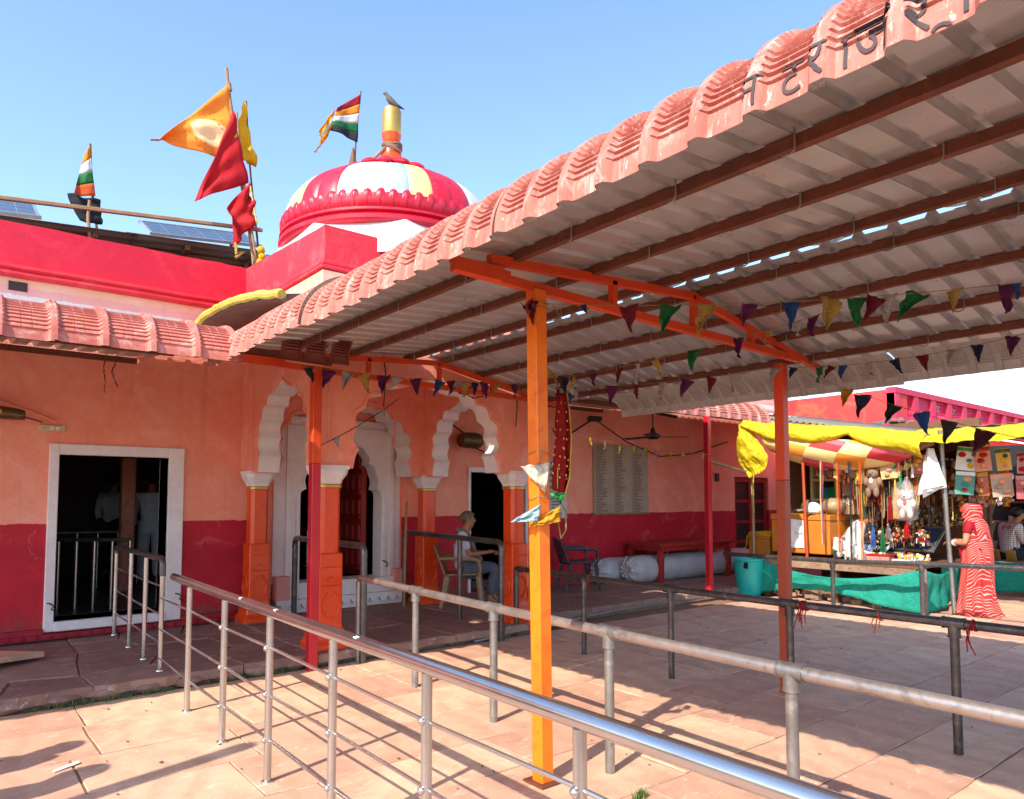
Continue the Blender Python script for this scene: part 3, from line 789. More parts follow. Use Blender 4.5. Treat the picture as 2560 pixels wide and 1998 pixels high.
for x0_, x1_ in ((3.45, 3.62), (5.14, 5.32)): MB().box(x0_, x1_, 8.96, 9.14, .3, .6).build('pink_plinth', M['pinkwash'], pc)
# opened red door leaf with studded panels
dl = MB().box(dcx + .42, dcx + .50, 9.37, 10.15, .5, 2.4)
for i in range(5):
    for j in range(4): dl.obox((dcx + .41, 9.46 + j * .19, .75 + i * .36), (.04, .12, .22))
for i in range(6): dl.box(dcx + .385, dcx + .42, 9.38, 10.14, .58 + i * .36, .63 + i * .36)
dl.build('door_leaf', M['reddoor'], pc, bevel=.008)
for s in (-.55, .62):
    MB().tube([(dcx + s, 9.1, .72), (dcx + s + .03, 9.05, .7), (dcx + s + .06, 9.06, .66), (dcx + s + .03, 9.06, .63)], .009, 6).build('door_chain', M['black'], pc)
# small painted marks on the recess wall
# upper storey block under the dome
ub = MB().box(XF, XB, YF + .003, 8.99, 3.84, 3.86)
ub.build('cornice_slab', M['peach'], pc)
blk = MB()
def wob(x, y, z): return (x + .01 * nz(x * 3, y * 3, z * 4), y + .01 * nz(y * 3, z * 3, x * 2), z)
def face(f, nu, nv): blk.grid(lambda u, v: wob(*f(u, v)), nu, nv)
ZT = 4.35
face(lambda u, v: (XF + .02, YF + .04 + (8.99 - YF - .04) * u, 3.86 + (ZT + .13 * u - 3.86) * v), 16, 5)
face(lambda u, v: (XF + .02 + (XB - XF - .04) * u, YF + .04, 3.86 + (ZT - 3.86) * v), 16, 5)
face(lambda u, v: (XB - .02, YF + .04 + (8.99 - YF - .04) * u, 3.86 + (ZT - 3.86) * v), 10, 5)
face(lambda u, v: (XF + .02 + (XB - XF - .04) * u, YF + .04 + (8.99 - YF - .04) * v, ZT + .13 * v), 10, 10)
blk.build('dome_block', M['crimson_light'], pc)
mlx = MB()
for k_, (o_, z_) in enumerate(((.05, 3.875), (.03, 3.93))):
    mlx.box(XF - o_, XB + o_, YF - o_ + .02, 8.97, z_, z_ + .05)
mlx.build('block_moulding', M['crimson_light'], pc, bevel=.012)
mlp = MB().box(XF - .03, XB + .03, YF - .025, 8.98, 3.72, 3.868)
mlp.build('peach_band', M['peach'], pc, bevel=.01)
# octagonal white drum
DC = (4.32, 7.72)
dr = MB().lathe([(1.37, 4.2), (1.37, 4.46), (1.31, 4.58), (1.0, 4.58)], (DC[0], DC[1], 0), 8, phase=math.pi / 8)
dr.build('drum', M['domewhite'], pc, bevel=.015)
RZ = 4.53 - 4.82
RK = 1.29 / 1.25
bd = MB().lathe([(r_ * RK, z_ + RZ) for r_, z_ in [(1.0, 4.82), (1.24, 4.82), (1.28, 4.85), (1.285, 4.89), (1.25, 4.915), (1.24, 4.93), (1.275, 4.945), (1.275, 4.97), (1.22, 4.985), (1.235, 5.0), (1.26, 5.06), (1.25, 5.14), (1.1, 5.16)]], (DC[0], DC[1], 0), 72)
bd.build('dome_ring', M['domered'], pc, smooth=True)
# carved petals standing up round the springing
pm = MB()
prf = []
for i in range(9):
    for j in range(7):
        u = -1 + 2 * i / 8; v = j / 6
        w_ = .068 * math.cos(u * .0) * (1 - .55 * v ** 2.2)
        z = .19 * v
        o_ = .045 * math.sin(math.pi * min(1, v * .9)) * (1 - .6 * u * u) + .02 * v + .012 * math.cos(u * 3 * math.pi) * (1 - v)
        prf.append((o_, u * w_, z))
pm.add(prf, [(i * 7 + j, (i + 1) * 7 + j, (i + 1) * 7 + j + 1, i * 7 + j + 1) for i in range(8) for j in range(6)])
pme = pm.mesh('petal', M['domered'], 'all')
for i in range(58):
    a = 2 * math.pi * i / 58
    o = link('petal', pme, pc, solid=.012)
    o.location = (DC[0] + 1.272 * math.cos(a), DC[1] + 1.272 * math.sin(a), 4.715)
    o.rotation_euler = (0, R(-14), a); o.scale = (1.1, 1.05, 1.0)
# striped dome shell built gore by gore
def dome_r(t):   # t 0..1 bottom to top
    a = t * math.pi / 2
    return 1.265 * (math.cos(a) ** .70) * (1 + .02 * math.sin(a * 2)), 4.74 + .76 * math.sin(a)
cam_az = math.atan2(-DC[1], -DC[0])
SEQ = [('domewhite', 24), ('domeblue', 12), ('domeyellow', 12), ('domered', 12), ('domered', 12)]
ang = cam_az + R(-27)
for rep in range(5):
    for nm, wd_ in SEQ:
        a0 = ang; a1 = ang + R(wd_)
        def gore(u, v, a0=a0, a1=a1):
            r_, z_ = dome_r(v)
            a = a0 + (a1 - a0) * u
            e = .018 * (1 - abs(2 * u - 1) ** 6) * (1 - v) ** .5
            return (DC[0] + (r_ + e) * math.cos(a), DC[1] + (r_ + e) * math.sin(a), z_ + e * .3)
        MB().grid(gore, 12 if wd_ > 12 else 8, 22).build('dome_stripe', M[nm], pc, smooth='all')
        ang = a1
# lotus cap, vase and gilt cylinder
lp = MB()
for i in range(14):
    a = 2 * math.pi * i / 14
    c = Vector((DC[0] + .42 * math.cos(a), DC[1] + .42 * math.sin(a), 5.60))
    lp.sphere(c, (.15, .10, .055), 10, 6, rot=rotz(a) @ roty(R(16)))
lp.lathe([(.56, 5.44), (.48, 5.54), (.34, 5.66), (.18, 5.76), (.0, 5.80)], (DC[0], DC[1], 0), 28)
lp.build('lotus_cap', M['domered'], pc, smooth=True)
fv = MB().lathe([(.24, 5.68), (.15, 5.80), (.12, 5.88), (.12, 5.93), (.085, 5.95), (.085, 5.98), (.095, 6.0), (.11, 6.06), (.118, 6.1), (.125, 6.125), (.10, 6.13)], (DC[0], DC[1], 0), 20, mod=lambda t, i, z: 1 + (.03 * math.cos(8 * t) if i > 4 else 0))
fv.build('finial_vase', M['orange'], pc, smooth=True)
MB().lathe([(0, 6.1), (.116, 6.1), (.118, 6.115), (.112, 6.13), (.118, 6.145), (.118, 6.43), (.108, 6.455), (.03, 6.465), (0, 6.465)], (DC[0], DC[1], 0), 28).build('finial_cylinder', M['gold'], pc, smooth=True)
cl = MB()
for i in range(5):
    cl.tube([(DC[0] + (.11 + .015 * math.sin(3 * t + i)) * math.cos(t), DC[1] + (.11 + .015 * math.sin(3 * t + i)) * math.sin(t), 5.9 + .022 * i + .012 * math.sin(2 * t + i)) for t in [2 * math.pi * q / 18 for q in range(19)]], .018, 6)
cl.tube([(DC[0] - .1, DC[1] - .05, 5.93), (DC[0] - .22, DC[1] + .05, 5.78), (DC[0] - .34, DC[1] + .12, 5.66)], .02, 6)
cl.build('tied_cloth', M['cement'], pc, smooth=True)
# curved stone eave over the left side arch
def eave_z(y_):
    t = (8.3 - y_)
    return 3.665 - (.055 * t * t if t > 0 else .25 * t * t)
ce = MB()
def eave(u, v):
    y_ = 6.1 + 2.8 * u
    x_ = XF - .02 - .60 * v
    return (x_, y_, eave_z(y_) + .10 * (1 - v) + .015 * nz(y_ * 3, x_ * 3))
ce.grid(eave, 24, 6)
ce.build('curved_eave', M['stonebrown'], pc, solid=.07)
ed = MB()
ed.tube([(XF - .63 + .01 * nz(u * 14, 3), 6.1 + 2.8 * u, eave_z(6.1 + 2.8 * u) - .01 + .018 * nz(u * 13, 1)) for u in [q / 40 for q in range(41)]], [.042 + .012 * nz(q * .7, 5) for q in range(41)], 8)
ed.build('eave_edge', M['yellowpaint'], pc, smooth=True)
# ------------------------------------------------------------------ queue canopy (main gable roof)
def zl(x): return 2.999 + (x - 2.54) * .077       # sheet height, left slope
def zr(x): return 3.108 - (x - 4.27) * .193       # right slope
def path_pt(path, s):
    """path: list of (u,w) polyline with cumulative length; returns point and normal"""
    L = path['L']; P = path['P']
    s = max(0, min(s, L[-1]))
    for i in range(len(P) - 1):
        if s <= L[i + 1] + 1e-9:
            t = (s - L[i]) / max(1e-9, L[i + 1] - L[i])
            a = P[i]; b = P[i + 1]
            d = (b - a).normalized()
            return a + (b - a) * t, Vector((-d.y, d.x))
    d = (P[-1] - P[-2]).normalized()
    return P[-1], Vector((-d.y, d.x))
def mk_path(pts):
    P = [Vector(p) for p in pts]; L = [0]
    for i in range(len(P) - 1): L.append(L[-1] + (P[i + 1] - P[i]).length)
    return {'P': P, 'L': L}
def bull(a, b, ext, slope, n=14):
    """from the drip edge (0,0) up round the nose and back along the slope"""
    pts = []
    for i in range(n + 1):
        t = math.pi / 2 * i / n * .93
        pts.append((a * (1 - math.cos(t)) - .0, b * math.sin(t)))
    u, w_ = pts[-1]
    pts.append((u + ext, w_ + ext * slope))
    return mk_path(pts)
def tile_profile(q, pitch):
    """raised rib + three tile columns; q in metres along the eave -> (height, in_tile(0/1), column groove, side)"""
    p = (q % pitch) / pitch
    rib = max(0.0, 1 - ((min(p, 1 - p) * pitch) / .034) ** 4)
    return p, rib
def tile_h(s, q, pitch, row, flat):
    """pressed height of the tile-pattern sheet at s up the slope, q along the eave"""
    ph = ((s - flat) / row) % 1.0 if s > flat else -1
    p = (q % pitch); m_ = min(p, pitch - p)
    rib = 1.0 if m_ < .02 else (max(0, 1 - (m_ - .02) / .018))
    h = .030 * rib
    if ph >= 0:
        saw = 1 - ph
        if m_ >= .036:
            g = (p - .05) / (pitch - .1)
            groove = abs(g - .35) < .012 or abs(g - .65) < .012
            h += (.011 * saw if ph < .9 else -.007) * (0 if groove else 1)
        elif m_ > .019:
            h += (.010 * saw if ph < .9 else -.006)
    return h
def tile_sheet(name, path, pitch, nrib, place, mats, parent, row=.028, flat=.075, steps=True, seed=0):
    """place(u, w, q) -> world. One pressed sheet, nrib pitches wide"""
    r_ = random.Random(seed)
    S = path['L'][-1]
    ss = [0, flat * .5, flat]
    s = flat
    while s + row < S:
        ss += [s + row * .10, s + row * .55, s + row * .84, s + row * .97]
        s += row
    ss.append(S)
    qs = []
    for k in range(nrib):
        qs += [k * pitch + f for f in (0, .018, .026, .036, .05)]
        in0, in1 = .05, pitch - .05
        for f in (.29, .33, .35, .37, .63, .65, .67, .71): qs.append(k * pitch + in0 + (in1 - in0) * f)
        qs += [k * pitch + pitch - f for f in (.05, .036, .026, .018)]
    qs.append(nrib * pitch)
    vs = []; nq = len(qs)
    for si, s in enumerate(ss):
        pt, nrm = path_pt(path, s)
        for q in qs:
            h = tile_h(s, q, pitch, row, flat)
            c = pt + nrm * h
            vs.append(place(c.x, c.y, q))
    fs = [(i * nq + j, (i + 1) * nq + j, (i + 1) * nq + j + 1, i * nq + j + 1) for i in range(len(ss) - 1) for j in range(nq - 1)]
    return MB().add(vs, fs).build(name, mats, parent, solid=.0015)

qc = thing('queue_canopy', 'long steel canopy on orange posts with red tile-pattern eave over the queue rails', 'canopy', (4.1, 3.1, 0))
# main sheets, trapezoid ribs across the slope
def rib_sheet(parent, y0, ny, x0, x1, zf, flip, seed, pitch=.2, name='roof_sheet', mats=None, swap=False, rise=.036):
    r_ = random.Random(seed)
    off = .003 * (seed % 2)
    qs = []
    for k in range(ny):
        qs += [(k * pitch, 0), (k * pitch + pitch * .5, 0), (k * pitch + pitch * .62, 0), (k * pitch + pitch * .72, rise), (k * pitch + pitch * .88, rise), (k * pitch + pitch * .98, 0)]
    qs.append((ny * pitch + .05, 0))
    vs = []
    nx = 6
    for i in range(nx + 1):
        x = x0 + (x1 - x0) * i / nx
        for q, h in qs:
            wv = .006 * nz(x * 1.3 + seed, q * 2)
            vs.append((x, y0 + q, zf(x) + h + off + wv) if not swap else (y0 + q, x, zf(x) + h + off + wv))
    n = len(qs)
    fs = [(i * n + j, (i + 1) * n + j, (i + 1) * n + j + 1, i * n + j + 1) for i in range(nx) for j in range(n - 1)]
    return MB().add(vs, fs).build(name, mats or [M['under']], parent, solid=.001)
YS, YE = -2.6, 6.56
k = 0; y = YS
while y < YE - .1:
    ny = 5 if y + 1.0 <= YE + .01 else max(1, int(round((YE - y) / .2)))
    rib_sheet(qc, y, ny, 1.98, 4.03, zl, 0, k)
    rib_sheet(qc, y - .04, ny, 4.16, 6.0, zr, 1, k + 50)
    y += ny * .2; k += 1
# pressed tile eaves
p_left = bull(.40, .335, .22, .077)
P_L = .19
k = 0; y = -2.55; EY0 = 0; EDZ = 0
while y < 5.35:
    n = 5
    dz = random.uniform(-.012, .012); dx = random.uniform(-.012, .012)
    if 0 < y < 1.2: dx = dz = 0
    tile_sheet('eave_sheet', p_left, P_L, n, lambda u, w_, q, y=y, dz=dz, dx=dx: (1.715 + dx + u, y + q, 2.642 + dz + w_ ), [M['tile'], M['under']], qc, seed=k)
    y += n * P_L; k += 1
EY0 = -2.55
p_right = bull(.42, .215, .12, .193)
y = -.6; k = 0
while y < 5.7:
    n = 6
    dz = (.02 if y < 1.95 else (.0)) + random.uniform(-.006, .006)
    dx = .0
    tile_sheet('eave_sheet', p_right, .18, n, lambda u, w_, q, y=y, dz=dz, dx=dx: (6.43 + dx - u, y + q, 2.575 + dz + w_), [M['tile'], M['under_eave']], qc, seed=100 + k)
    y += n * .18 - .006; k += 1
# crumpled ridge flashing
fl = MB()
def flf(u, v):
    y_ = YS + (6.4 - YS) * u; x = 3.74 + .50 * v
    return (x, y_, 3.145 + .035 * v + .03 * (v > .9) * nz(y_ * 4, 2) + .022 * nz(y_ * 3.1, x * 9) + .012 * nz(y_ * 11, x * 15))
fl.grid(flf, 150, 8)
fl.build('ridge_flashing', M['foil'], qc, smooth='all', solid=.001)
# purlins with J hooks
PUR = [(2.54, 2.962), (3.17, 3.012), (3.84, 3.063), (4.27, 3.072), (4.76, 2.977), (5.27, 2.88), (5.77, 2.782)]
hook_me = MB().tube([(0, 0, .05), (0, 0, -.02), (0, .004, -.038), (0, .02, -.047), (0, .045, -.046), (0, .055, -.04)], .0042, 6).mesh('j_hook', M['galv'], True)
for i, (x, z) in enumerate(PUR):
    pb_ = MB(); yy = YS
    segs = [YS, -.4, 2.1, 4.4, 6.5]
    for a in range(len(segs) - 1):
        r_ = random.Random(i * 9 + a)
        pb_.bar((x + r_.uniform(-.006, .006), segs[a] - .05, z + .004 + r_.uniform(-.004, .004)), (x + r_.uniform(-.006, .006), segs[a + 1] + .03, z + .004 + r_.uniform(-.004, .004)), .044, .05)
    pu = pb_.build('purlin', M['purlin'], qc)
    r_ = random.Random(i + 40); y = .3 + r_.uniform(0, .4)
    while y < 6.4:
        hk = link('j_hook', hook_me, pu)
        hk.matrix_parent_inverse = Matrix.Identity(4)
        hk.location = (x - .03, y, z)
        y += r_.uniform(.55, .95)
# trusses
def truss(yt, root, xl=2.12, xr=5.95, mat_='truss'):
    MB().bar((xl, yt, 2.835), (5.62, yt, 2.762), .05, .052).build('bottom_chord', M[mat_], root)
    MB().bar((2.36, yt - .0, 2.925), (4.2, yt, 3.045), .045, .05).build('top_chord', M[mat_], root)
    MB().bar((4.2, yt + .002, 3.042), (xr, yt + .002, 2.725), .045, .05).build('top_chord', M[mat_], root)
    for x in (3.36, 4.2, 4.92):
        zt = 2.925 + (x - 2.36) / 1.84 * .12 if x <= 4.2 else 3.042 - (x - 4.2) * .181
        zb = 2.835 - (x - 2.12) * .0209
        MB().bar((x, yt, zb), (x, yt, zt), .04, .045, up=(0, 1, 0)).build('strut', M[mat_], root)
    MB().bar((xl - .01, yt, 2.87), (2.5, yt, 2.862), .044, .03).box(2.1, 2.42, yt - .055, yt - .02, 2.80, 2.875).build('gusset', M[mat_], root)
truss(3.115, qc); truss(6.42, qc)
truss(-.4, qc)
# posts
def post(x, y, zb, zt, w_, mats, lean=(0, 0)):
    b = MB()
    zs = [zb] + [m_[1] for m_ in mats]
    out_ = []
    for (mn, z1), z0 in zip(mats, zs):
        t0 = (z0 - zb) / (zt - zb); t1 = (z1 - zb) / (zt - zb)
        p0 = Vector((x + lean[0] * t0, y + lean[1] * t0, z0)); p1 = Vector((x + lean[0] * t1, y + lean[1] * t1, z1))
        pt = MB().bar(p0, p1, w_, w_, up=(0, 1, 0)).build('post', M[mn], qc, bevel=.006)
        out_.append(pt)
    return out_
MB().box(2.67, 2.835, 3.03, 3.2, .0, .012).build('base_plate', M['purlin'], qc, bevel=.003)
post(2.752, 3.115, -.01, 2.81, .088, [('postorange', 2.81)], (-.045, .0))
post(5.55, 3.24, -.01, 2.735, .085, [('postbrown', 1.75), ('truss', 2.735)])
post(2.83, 6.46, -.01, 2.80, .088, [('postred', 1.93), ('truss', 2.80)])
post(2.75, -.4, -.01, 2.8, .088, [('postorange', 2.8)])
post(5.55, -.4, -.01, 2.7, .088, [('postorange', 2.7)])
post(5.55, 6.46, .1, 2.72, .08, [('postorange', 2.72)])
# cut brown tile pieces hanging under the eave end near the porch
pbr = bull(.16, .2, .05, .05)
for i, x in enumerate((2.34, 2.56, 2.8)):
    tile_sheet('tile_offcut', pbr, .19, 1, lambda u, w_, q, x=x: (x + q, 6.12 - .04 - u * .8, 2.83 + w_), [M['tilebrown'], M['tilebrown']], qc, seed=300 + i)

# lettering painted along the eave: one glyph per mesh, wrapped on the pressed sheet
def glyph_mesh(ch):
    c = bpy.data.curves.new('glyph', 'FONT'); c.body = ch; c.size = 1.0; c.resolution_u = 3
    o = bpy.data.objects.new('glyph', c); col.objects.link(o)
    dg = bpy.context.evaluated_depsgraph_get()
    me = bpy.data.meshes.new_from_object(o.evaluated_get(dg))
    col.objects.unlink(o); bpy.data.objects.remove(o); bpy.data.curves.remove(c)
    return me
def refine(me, maxlen):
    bm = bmesh.new(); bm.from_mesh(me)
    bmesh.ops.triangulate(bm, faces=bm.faces)
    for _ in range(4):
        es = [e for e in bm.edges if e.calc_length() > maxlen]
        if not es: break
        bmesh.ops.subdivide_edges(bm, edges=es, cuts=1)
        bmesh.ops.triangulate(bm, faces=bm.faces)
    bm.to_mesh(me); bm.free()
def eave_point(s, q):
    pt, nrm = path_pt(p_left, s)
    h = tile_h(s, (q - EY0) % 1000, P_L, .028, .075) + .004
    c = pt + nrm * h
    return (1.715 + c.x, q, 2.642 + c.y + EDZ)
LET = [('न', 1.10, .15), ('ट', .985, .15), ('र', .90, .15), ('ा', .825, .15), ('ज', .79, .155), ('र', .665, .155), ('ू', .615, .14), ('फ', .535, .165), ('ि', .56, .165), ('ग', .42, .165), ('ा', .345, .165)]
for ch, y_, sz in LET:
    me = glyph_mesh(ch)
    if not len(me.vertices): continue
    refine(me, .06)
    x0 = min(v.co.x for v in me.vertices)
    for v in me.vertices:
        q = y_ - (v.co.x - x0) * sz * .82; s = .016 + v.co.y * sz * .92
        v.co = eave_point(max(.002, s), q)
    me.materials.clear(); me.materials.append(M['ink'])
    link('painted_letter', me, qc)

# ------------------------------------------------------------------ canopies along the temple wall
def wall_canopy(name, label, x0, x1, tipmat, pitch, ytip, zt, seed, slope=.1, wallz=3.28):
    t = thing(name, label, 'canopy', ((x0 + x1) / 2, 7.3, 2.6))
    p = bull(.38, .315, .7, slope)
    x = x0; k_ = seed; n = max(1, round(1.2 / pitch))
    while x < x1 - .05:
        nn = min(n, max(1, int(round((x1 - x) / pitch))))
        dz = random.uniform(-.012, .012)
        tile_sheet('eave_sheet', p, pitch, nn, lambda u, w_, q, x=x, dz=dz: (x + q, ytip + u, zt + dz + w_), [M[tipmat], M['under_eave']], t, row=.034, seed=k_)
        x += nn * pitch; k_ += 1
    zf = lambda yy: zt + .262 + (yy - ytip - .5) * slope
    x = x0; k_ = seed
    while x < x1 - .05:
        nn = min(5, max(1, int(round((x1 - x) / .2))))
        rib_sheet(t, x, nn, ytip + .3, 8.98, zf, 0, k_ + 30, swap=True)
        x += nn * .2; k_ += 1
    for yy in (ytip + .55, ytip + 1.7, 8.85):
        MB().bar((x0 + .05, yy, zf(yy) - .05), (x1 - .05, yy, zf(yy) - .05), .05, .06).build('purlin', M['purlin'], t)
    return t
wc = wall_canopy('wall_canopy', 'faded pink tile-pattern canopy along the temple wall left of the dome', -3.0, 1.8, 'tilepink', .30, 5.55, 2.642, 500)
# strip between this canopy and the porch
rib_sheet(wc, 1.7, 6, 6.2, 8.98, lambda yy: 2.98 + (yy - 6.05) * .1, 0, 560, swap=True)
MB().bar((1.4, 6.4, 2.93), (2.95, 6.4, 2.90), .05, .06).build('purlin', M['purlin'], wc)
wc2 = wall_canopy('wall_canopy', 'sunlit red tile-pattern canopy along the wall beyond the porch', 6.62, 9.3, 'tile', .24, 5.6, 2.66, 600)
rib_sheet(wc2, 5.66, 5, 6.6, 8.98, lambda yy: 3.0 + (yy - 6.05) * .1, 0, 660, swap=True)
x = 9.3  # roof sheets added past the tiled eave to keep the wall in shade
while x < 13.5:
    rib_sheet(wc2, x, 5, 6.95, 8.98, lambda yy: 2.98 + (yy - 6.05) * .1, 0, int(x * 10), swap=True)
    x += 1.0
MB().bar((9.3, 7.05, 2.98), (14.2, 7.05, 2.98), .05, .06).build('purlin', M['purlin'], wc2)
MB().bar((9.72, 6.98, .1), (9.72, 6.98, 2.98), .09, .09, up=(0, 1, 0)).build('post', M['postred'], wc2, bevel=.006)
# ------------------------------------------------------------------ queue railings
def elbow(p, d0, d1, r, n=6):
    """rounded corner points around p, from direction d0 to d1"""
    p = Vector(p); a = p - Vector(d0) * r; b = p + Vector(d1) * r
    return [((a * (1 - t) + p * t) * (1 - t) + (p * (1 - t) + b * t) * t) for t in [i / n for i in range(n + 1)]]
# near stainless railing
r1 = thing('queue_railing', 'shiny stainless steel railing with three thin bars nearest the camera', 'railing', (1.53, 3.2, 0))
MB().tube([(1.565, 6.28, .962), (1.548, 5.0, .955), (1.53, 3.5, .952), (1.515, 1.6, .95), (1.50, -.9, .945)], .0315, 20).build('top_rail', M['steelrail'], r1, smooth=True)
PY = [5.803, 4.935, 4.092, 3.245, 2.395, 1.545, .69]
for i, y in enumerate(PY):
    x = 1.56 - (5.8 - y) * .012
    MB().tube([(x, y, 0), (x, y, .925)], .0215, 14).tube([(x, y, .0), (x, y, .01), (x, y, .014)], [.036, .034, .024], 14).build('post', M['steel'], r1, smooth=True)
for z in (.235, .488, .747):
    pts = [(1.56 - (5.8 - y) * .012, y, z + .006 * math.sin(i * 2.2 + z * 9)) for i, y in enumerate([6.74] + PY + [-.5])]
    MB().tube(pts, .0085, 8).build('thin_bar', M['steel'], r1, smooth=True)
jn = [MB().sphere((1.56 - (5.8 - y) * .012, y, z), .0165, 8, 6).mesh('weld_joint', M['steel'], True) for y in PY[:1] for z in (.235,)][0]
for y in PY[1:]:
    for z in (.235, .488, .747):
        o = link('weld_joint', jn, r1); o.location = (-(5.8 - y) * .012 - .022, y - 5.803, z - .235)
# old stickers left on the top rail
for y in (5.45, 4.55, 3.95, 2.95):
    b = MB()
    x = 1.53 + (y - 3.5) * .012
    b.grid(lambda u, v: (x + .0325 * math.cos(R(110 + 30 * v)), y + .028 * u + .012 * math.sin(v * 7 + y), .953 + .0325 * math.sin(R(110 + 30 * v))), 5, 5)
    b.build('sticker_remnant', M['paper'], r1)
# stepped section on the platform by the doorway
r1b = thing('queue_railing', 'short stainless railing section standing on the platform before the left doorway', 'railing', (1.58, 7.8, .12))
PB = [(1.602, 8.8), (1.59, 8.0), (1.58, 7.32), (1.585, 6.74)]
pts = [(1.602, 8.8, 1.0)] + elbow((1.602, 8.8, 1.07), (0, 0, 1), (0, -1, 0), .05) + [(1.59, 7.6, 1.075)] + elbow((1.585, 6.74, 1.075), (0, -1, 0), (0, 0, -1), .06) + [(1.585, 6.74, .93)]
MB().tube(pts, .027, 14).build('top_rail', M['darkpipe'], r1b, smooth=True)
for x, y in PB:
    MB().tube([(x, y, .12), (x, y, 1.05)], .021, 12).tube([(x, y, .125), (x, y, .135), (x, y, .14)], [.036, .034, .022], 12).build('post', M['steel'], r1b, smooth=True)
for z in (.36, .6, .84):
    MB().tube([(x, y, z) for x, y in PB], .0085, 8).build('thin_bar', M['steel'], r1b, smooth=True)

def pipe_rail(name, label, pts, posts, r, mrail, mpost, tee=None, foot=0.0):
    t = thing(name, label, 'railing', (pts[0][0], (pts[0][1] + pts[-1][1]) / 2, foot))
    MB().tube(pts, r, 18).build('top_rail', M[mrail], t, smooth=True)
    for (x, y, z0, z1) in posts:
        MB().tube([(x, y, z0), (x, y, z1)], r * .92, 14).build('post', M[mpost], t, smooth=True)
        if tee:
            f = MB().tube([(x, y - .065, z1), (x, y + .065, z1)], r * 1.22, 16).tube([(x, y, z1), (x, y, z1 - .085)], r * 1.2, 16)
            f.tube([(x, y - .066, z1), (x, y - .055, z1)], r * 1.32, 16).tube([(x, y + .055, z1), (x, y + .066, z1)], r * 1.32, 16).tube([(x, y, z1 - .078), (x, y, z1 - .09)], r * 1.3, 16)
            f.build('tee_fitting', M[tee], t, smooth=True)
    return t
r2 = pipe_rail('pipe_railing', 'galvanised pipe railing with tee fittings, second from the camera', [(3.33, 6.5, .815), (3.265, 5.336, .81), (3.2, 4.156, .808), (3.15, 2.974, .808), (3.10, 1.79, .808), (3.06, -.9, .80)],
               [(3.265, 5.336, 0, .81), (3.2, 4.156, 0, .808), (3.15, 2.974, 0, .808), (3.10, 1.79, 0, .808), (3.07, .6, 0, .808)], .031, 'galvtop', 'galv', 'galv')
MB().tube([(3.33, 6.5, 0), (3.33, 6.5, .78)], .034, 14).build('post', M['galv'], r2, smooth=True)
r3 = pipe_rail('pipe_railing', 'dark painted pipe railing under the canopy, third from the camera', [(5.39, 6.563, .775), (5.28, 5.332, .78), (5.19, 4.143, .79), (5.105, 2.948, .80), (5.07, 1.807, .81), (5.05, .4, .815)],
               [(5.28, 5.332, 0, .78), (5.19, 4.143, 0, .79), (5.105, 2.948, 0, .80), (5.07, 1.807, 0, .81)], .03, 'darkpipe', 'darkpipe', 'darkpipe')
MB().tube([(5.39, 6.563, 0), (5.39, 6.563, .775)], .03, 14).build('post', M['darkpipe'], r3, smooth=True)
r4 = pipe_rail('pipe_railing', 'grey pipe railing running in front of the market stall', [(10.18, 7.02, .69), (10.17, 5.19, .69), (10.17, 3.99, .735), (10.17, 1.2, .80)],
               [(10.17, 5.19, 0, .69), (10.17, 3.99, 0, .735), (10.17, 2.4, 0, .76)], .032, 'darkpipe', 'darkpipe', 'darkpipe')
# sacred thread knots on the dark railing
for i, (x, y, z) in enumerate(((5.095, 2.82, .80), (5.085, 2.28, .80), (5.062, 1.70, .812), (5.28, 5.25, .78), (5.39, 6.50, .77), (5.05, .92, .815))):
    k_ = thing('sacred_thread', ['red and yellow sacred threads knotted beside the brown post', 'single orange thread hanging on the dark railing', 'red thread tied beside the right tee of the dark railing', 'orange thread knotted on the dark railing in front of the table', 'red thread tied round the far end of the dark railing', 'long red tasselled thread at the right edge of the picture'][i], 'thread', (x, y, z))
    b = MB(); r_ = random.Random(i)
    for q in range((6, 2, 4, 3, 3, 7)[i]):
        b.tube([(x + .034 * math.cos(t), y + .01 * math.sin(t + q) + (q - 2) * .006, z + .034 * math.sin(t)) for t in [2 * math.pi * a / 14 for a in range(15)]], .0045, 5)
    b.build('wrapped_loop', M['flagorange'] if i in (1, 3) else M['chunri'], k_, smooth=True)
    b = MB()
    for q in range((7, 3, 3, 2, 2, 8)[i]):
        l_ = r_.uniform(.05, .16) * (1 if i < 5 else 2.4)
        p = Vector((x - .03, y + r_.uniform(-.03, .03), z - .02)); a = r_.uniform(-.25, .25)
        b.tube([p, p + Vector((-.02, a * l_ * .5, -l_ * .5)), p + Vector((-.01, a * l_ + r_.uniform(-.02, .02), -l_))], .004, 4)
    b.build('loose_end', M['chunri'] if i != 1 else M['flagorange'], k_)

# bent pipe barriers in the porch
def barrier(label, pts, legs, mid=None, r=.034, mt='darkpipe'):
    t = thing('pipe_barrier', label, 'barrier', legs[0])
    (x0, y0, z0), (x1, y1, z1) = legs
    h0, h1 = pts
    d = Vector((x1 - x0, y1 - y0, h1 - h0)).normalized()
    path = [(x0, y0, z0)] + elbow((x0, y0, h0), (0, 0, 1), d, .09) + elbow((x1, y1, h1), d, (0, 0, -1), .09) + [(x1, y1, z1)]
    MB().tube(path, r, 16).build('bent_pipe', M[mt], t, smooth=True)
    for (x, y, h_, sgn) in ((x0, y0, h0, 1), (x1, y1, h1, -1)):
        MB().tube([(x, y, h_ - .10), (x, y, h_ - .12)], r * 1.15, 16).build('collar', M[mt], t, smooth=True)
    if mid:
        f = mid; x = x0 + (x1 - x0) * f; y = y0 + (y1 - y0) * f
        MB().tube([(x, y, z0), (x, y, h0 + (h1 - h0) * f)], r * .95, 14).build('post', M[mt], t, smooth=True)
    return t
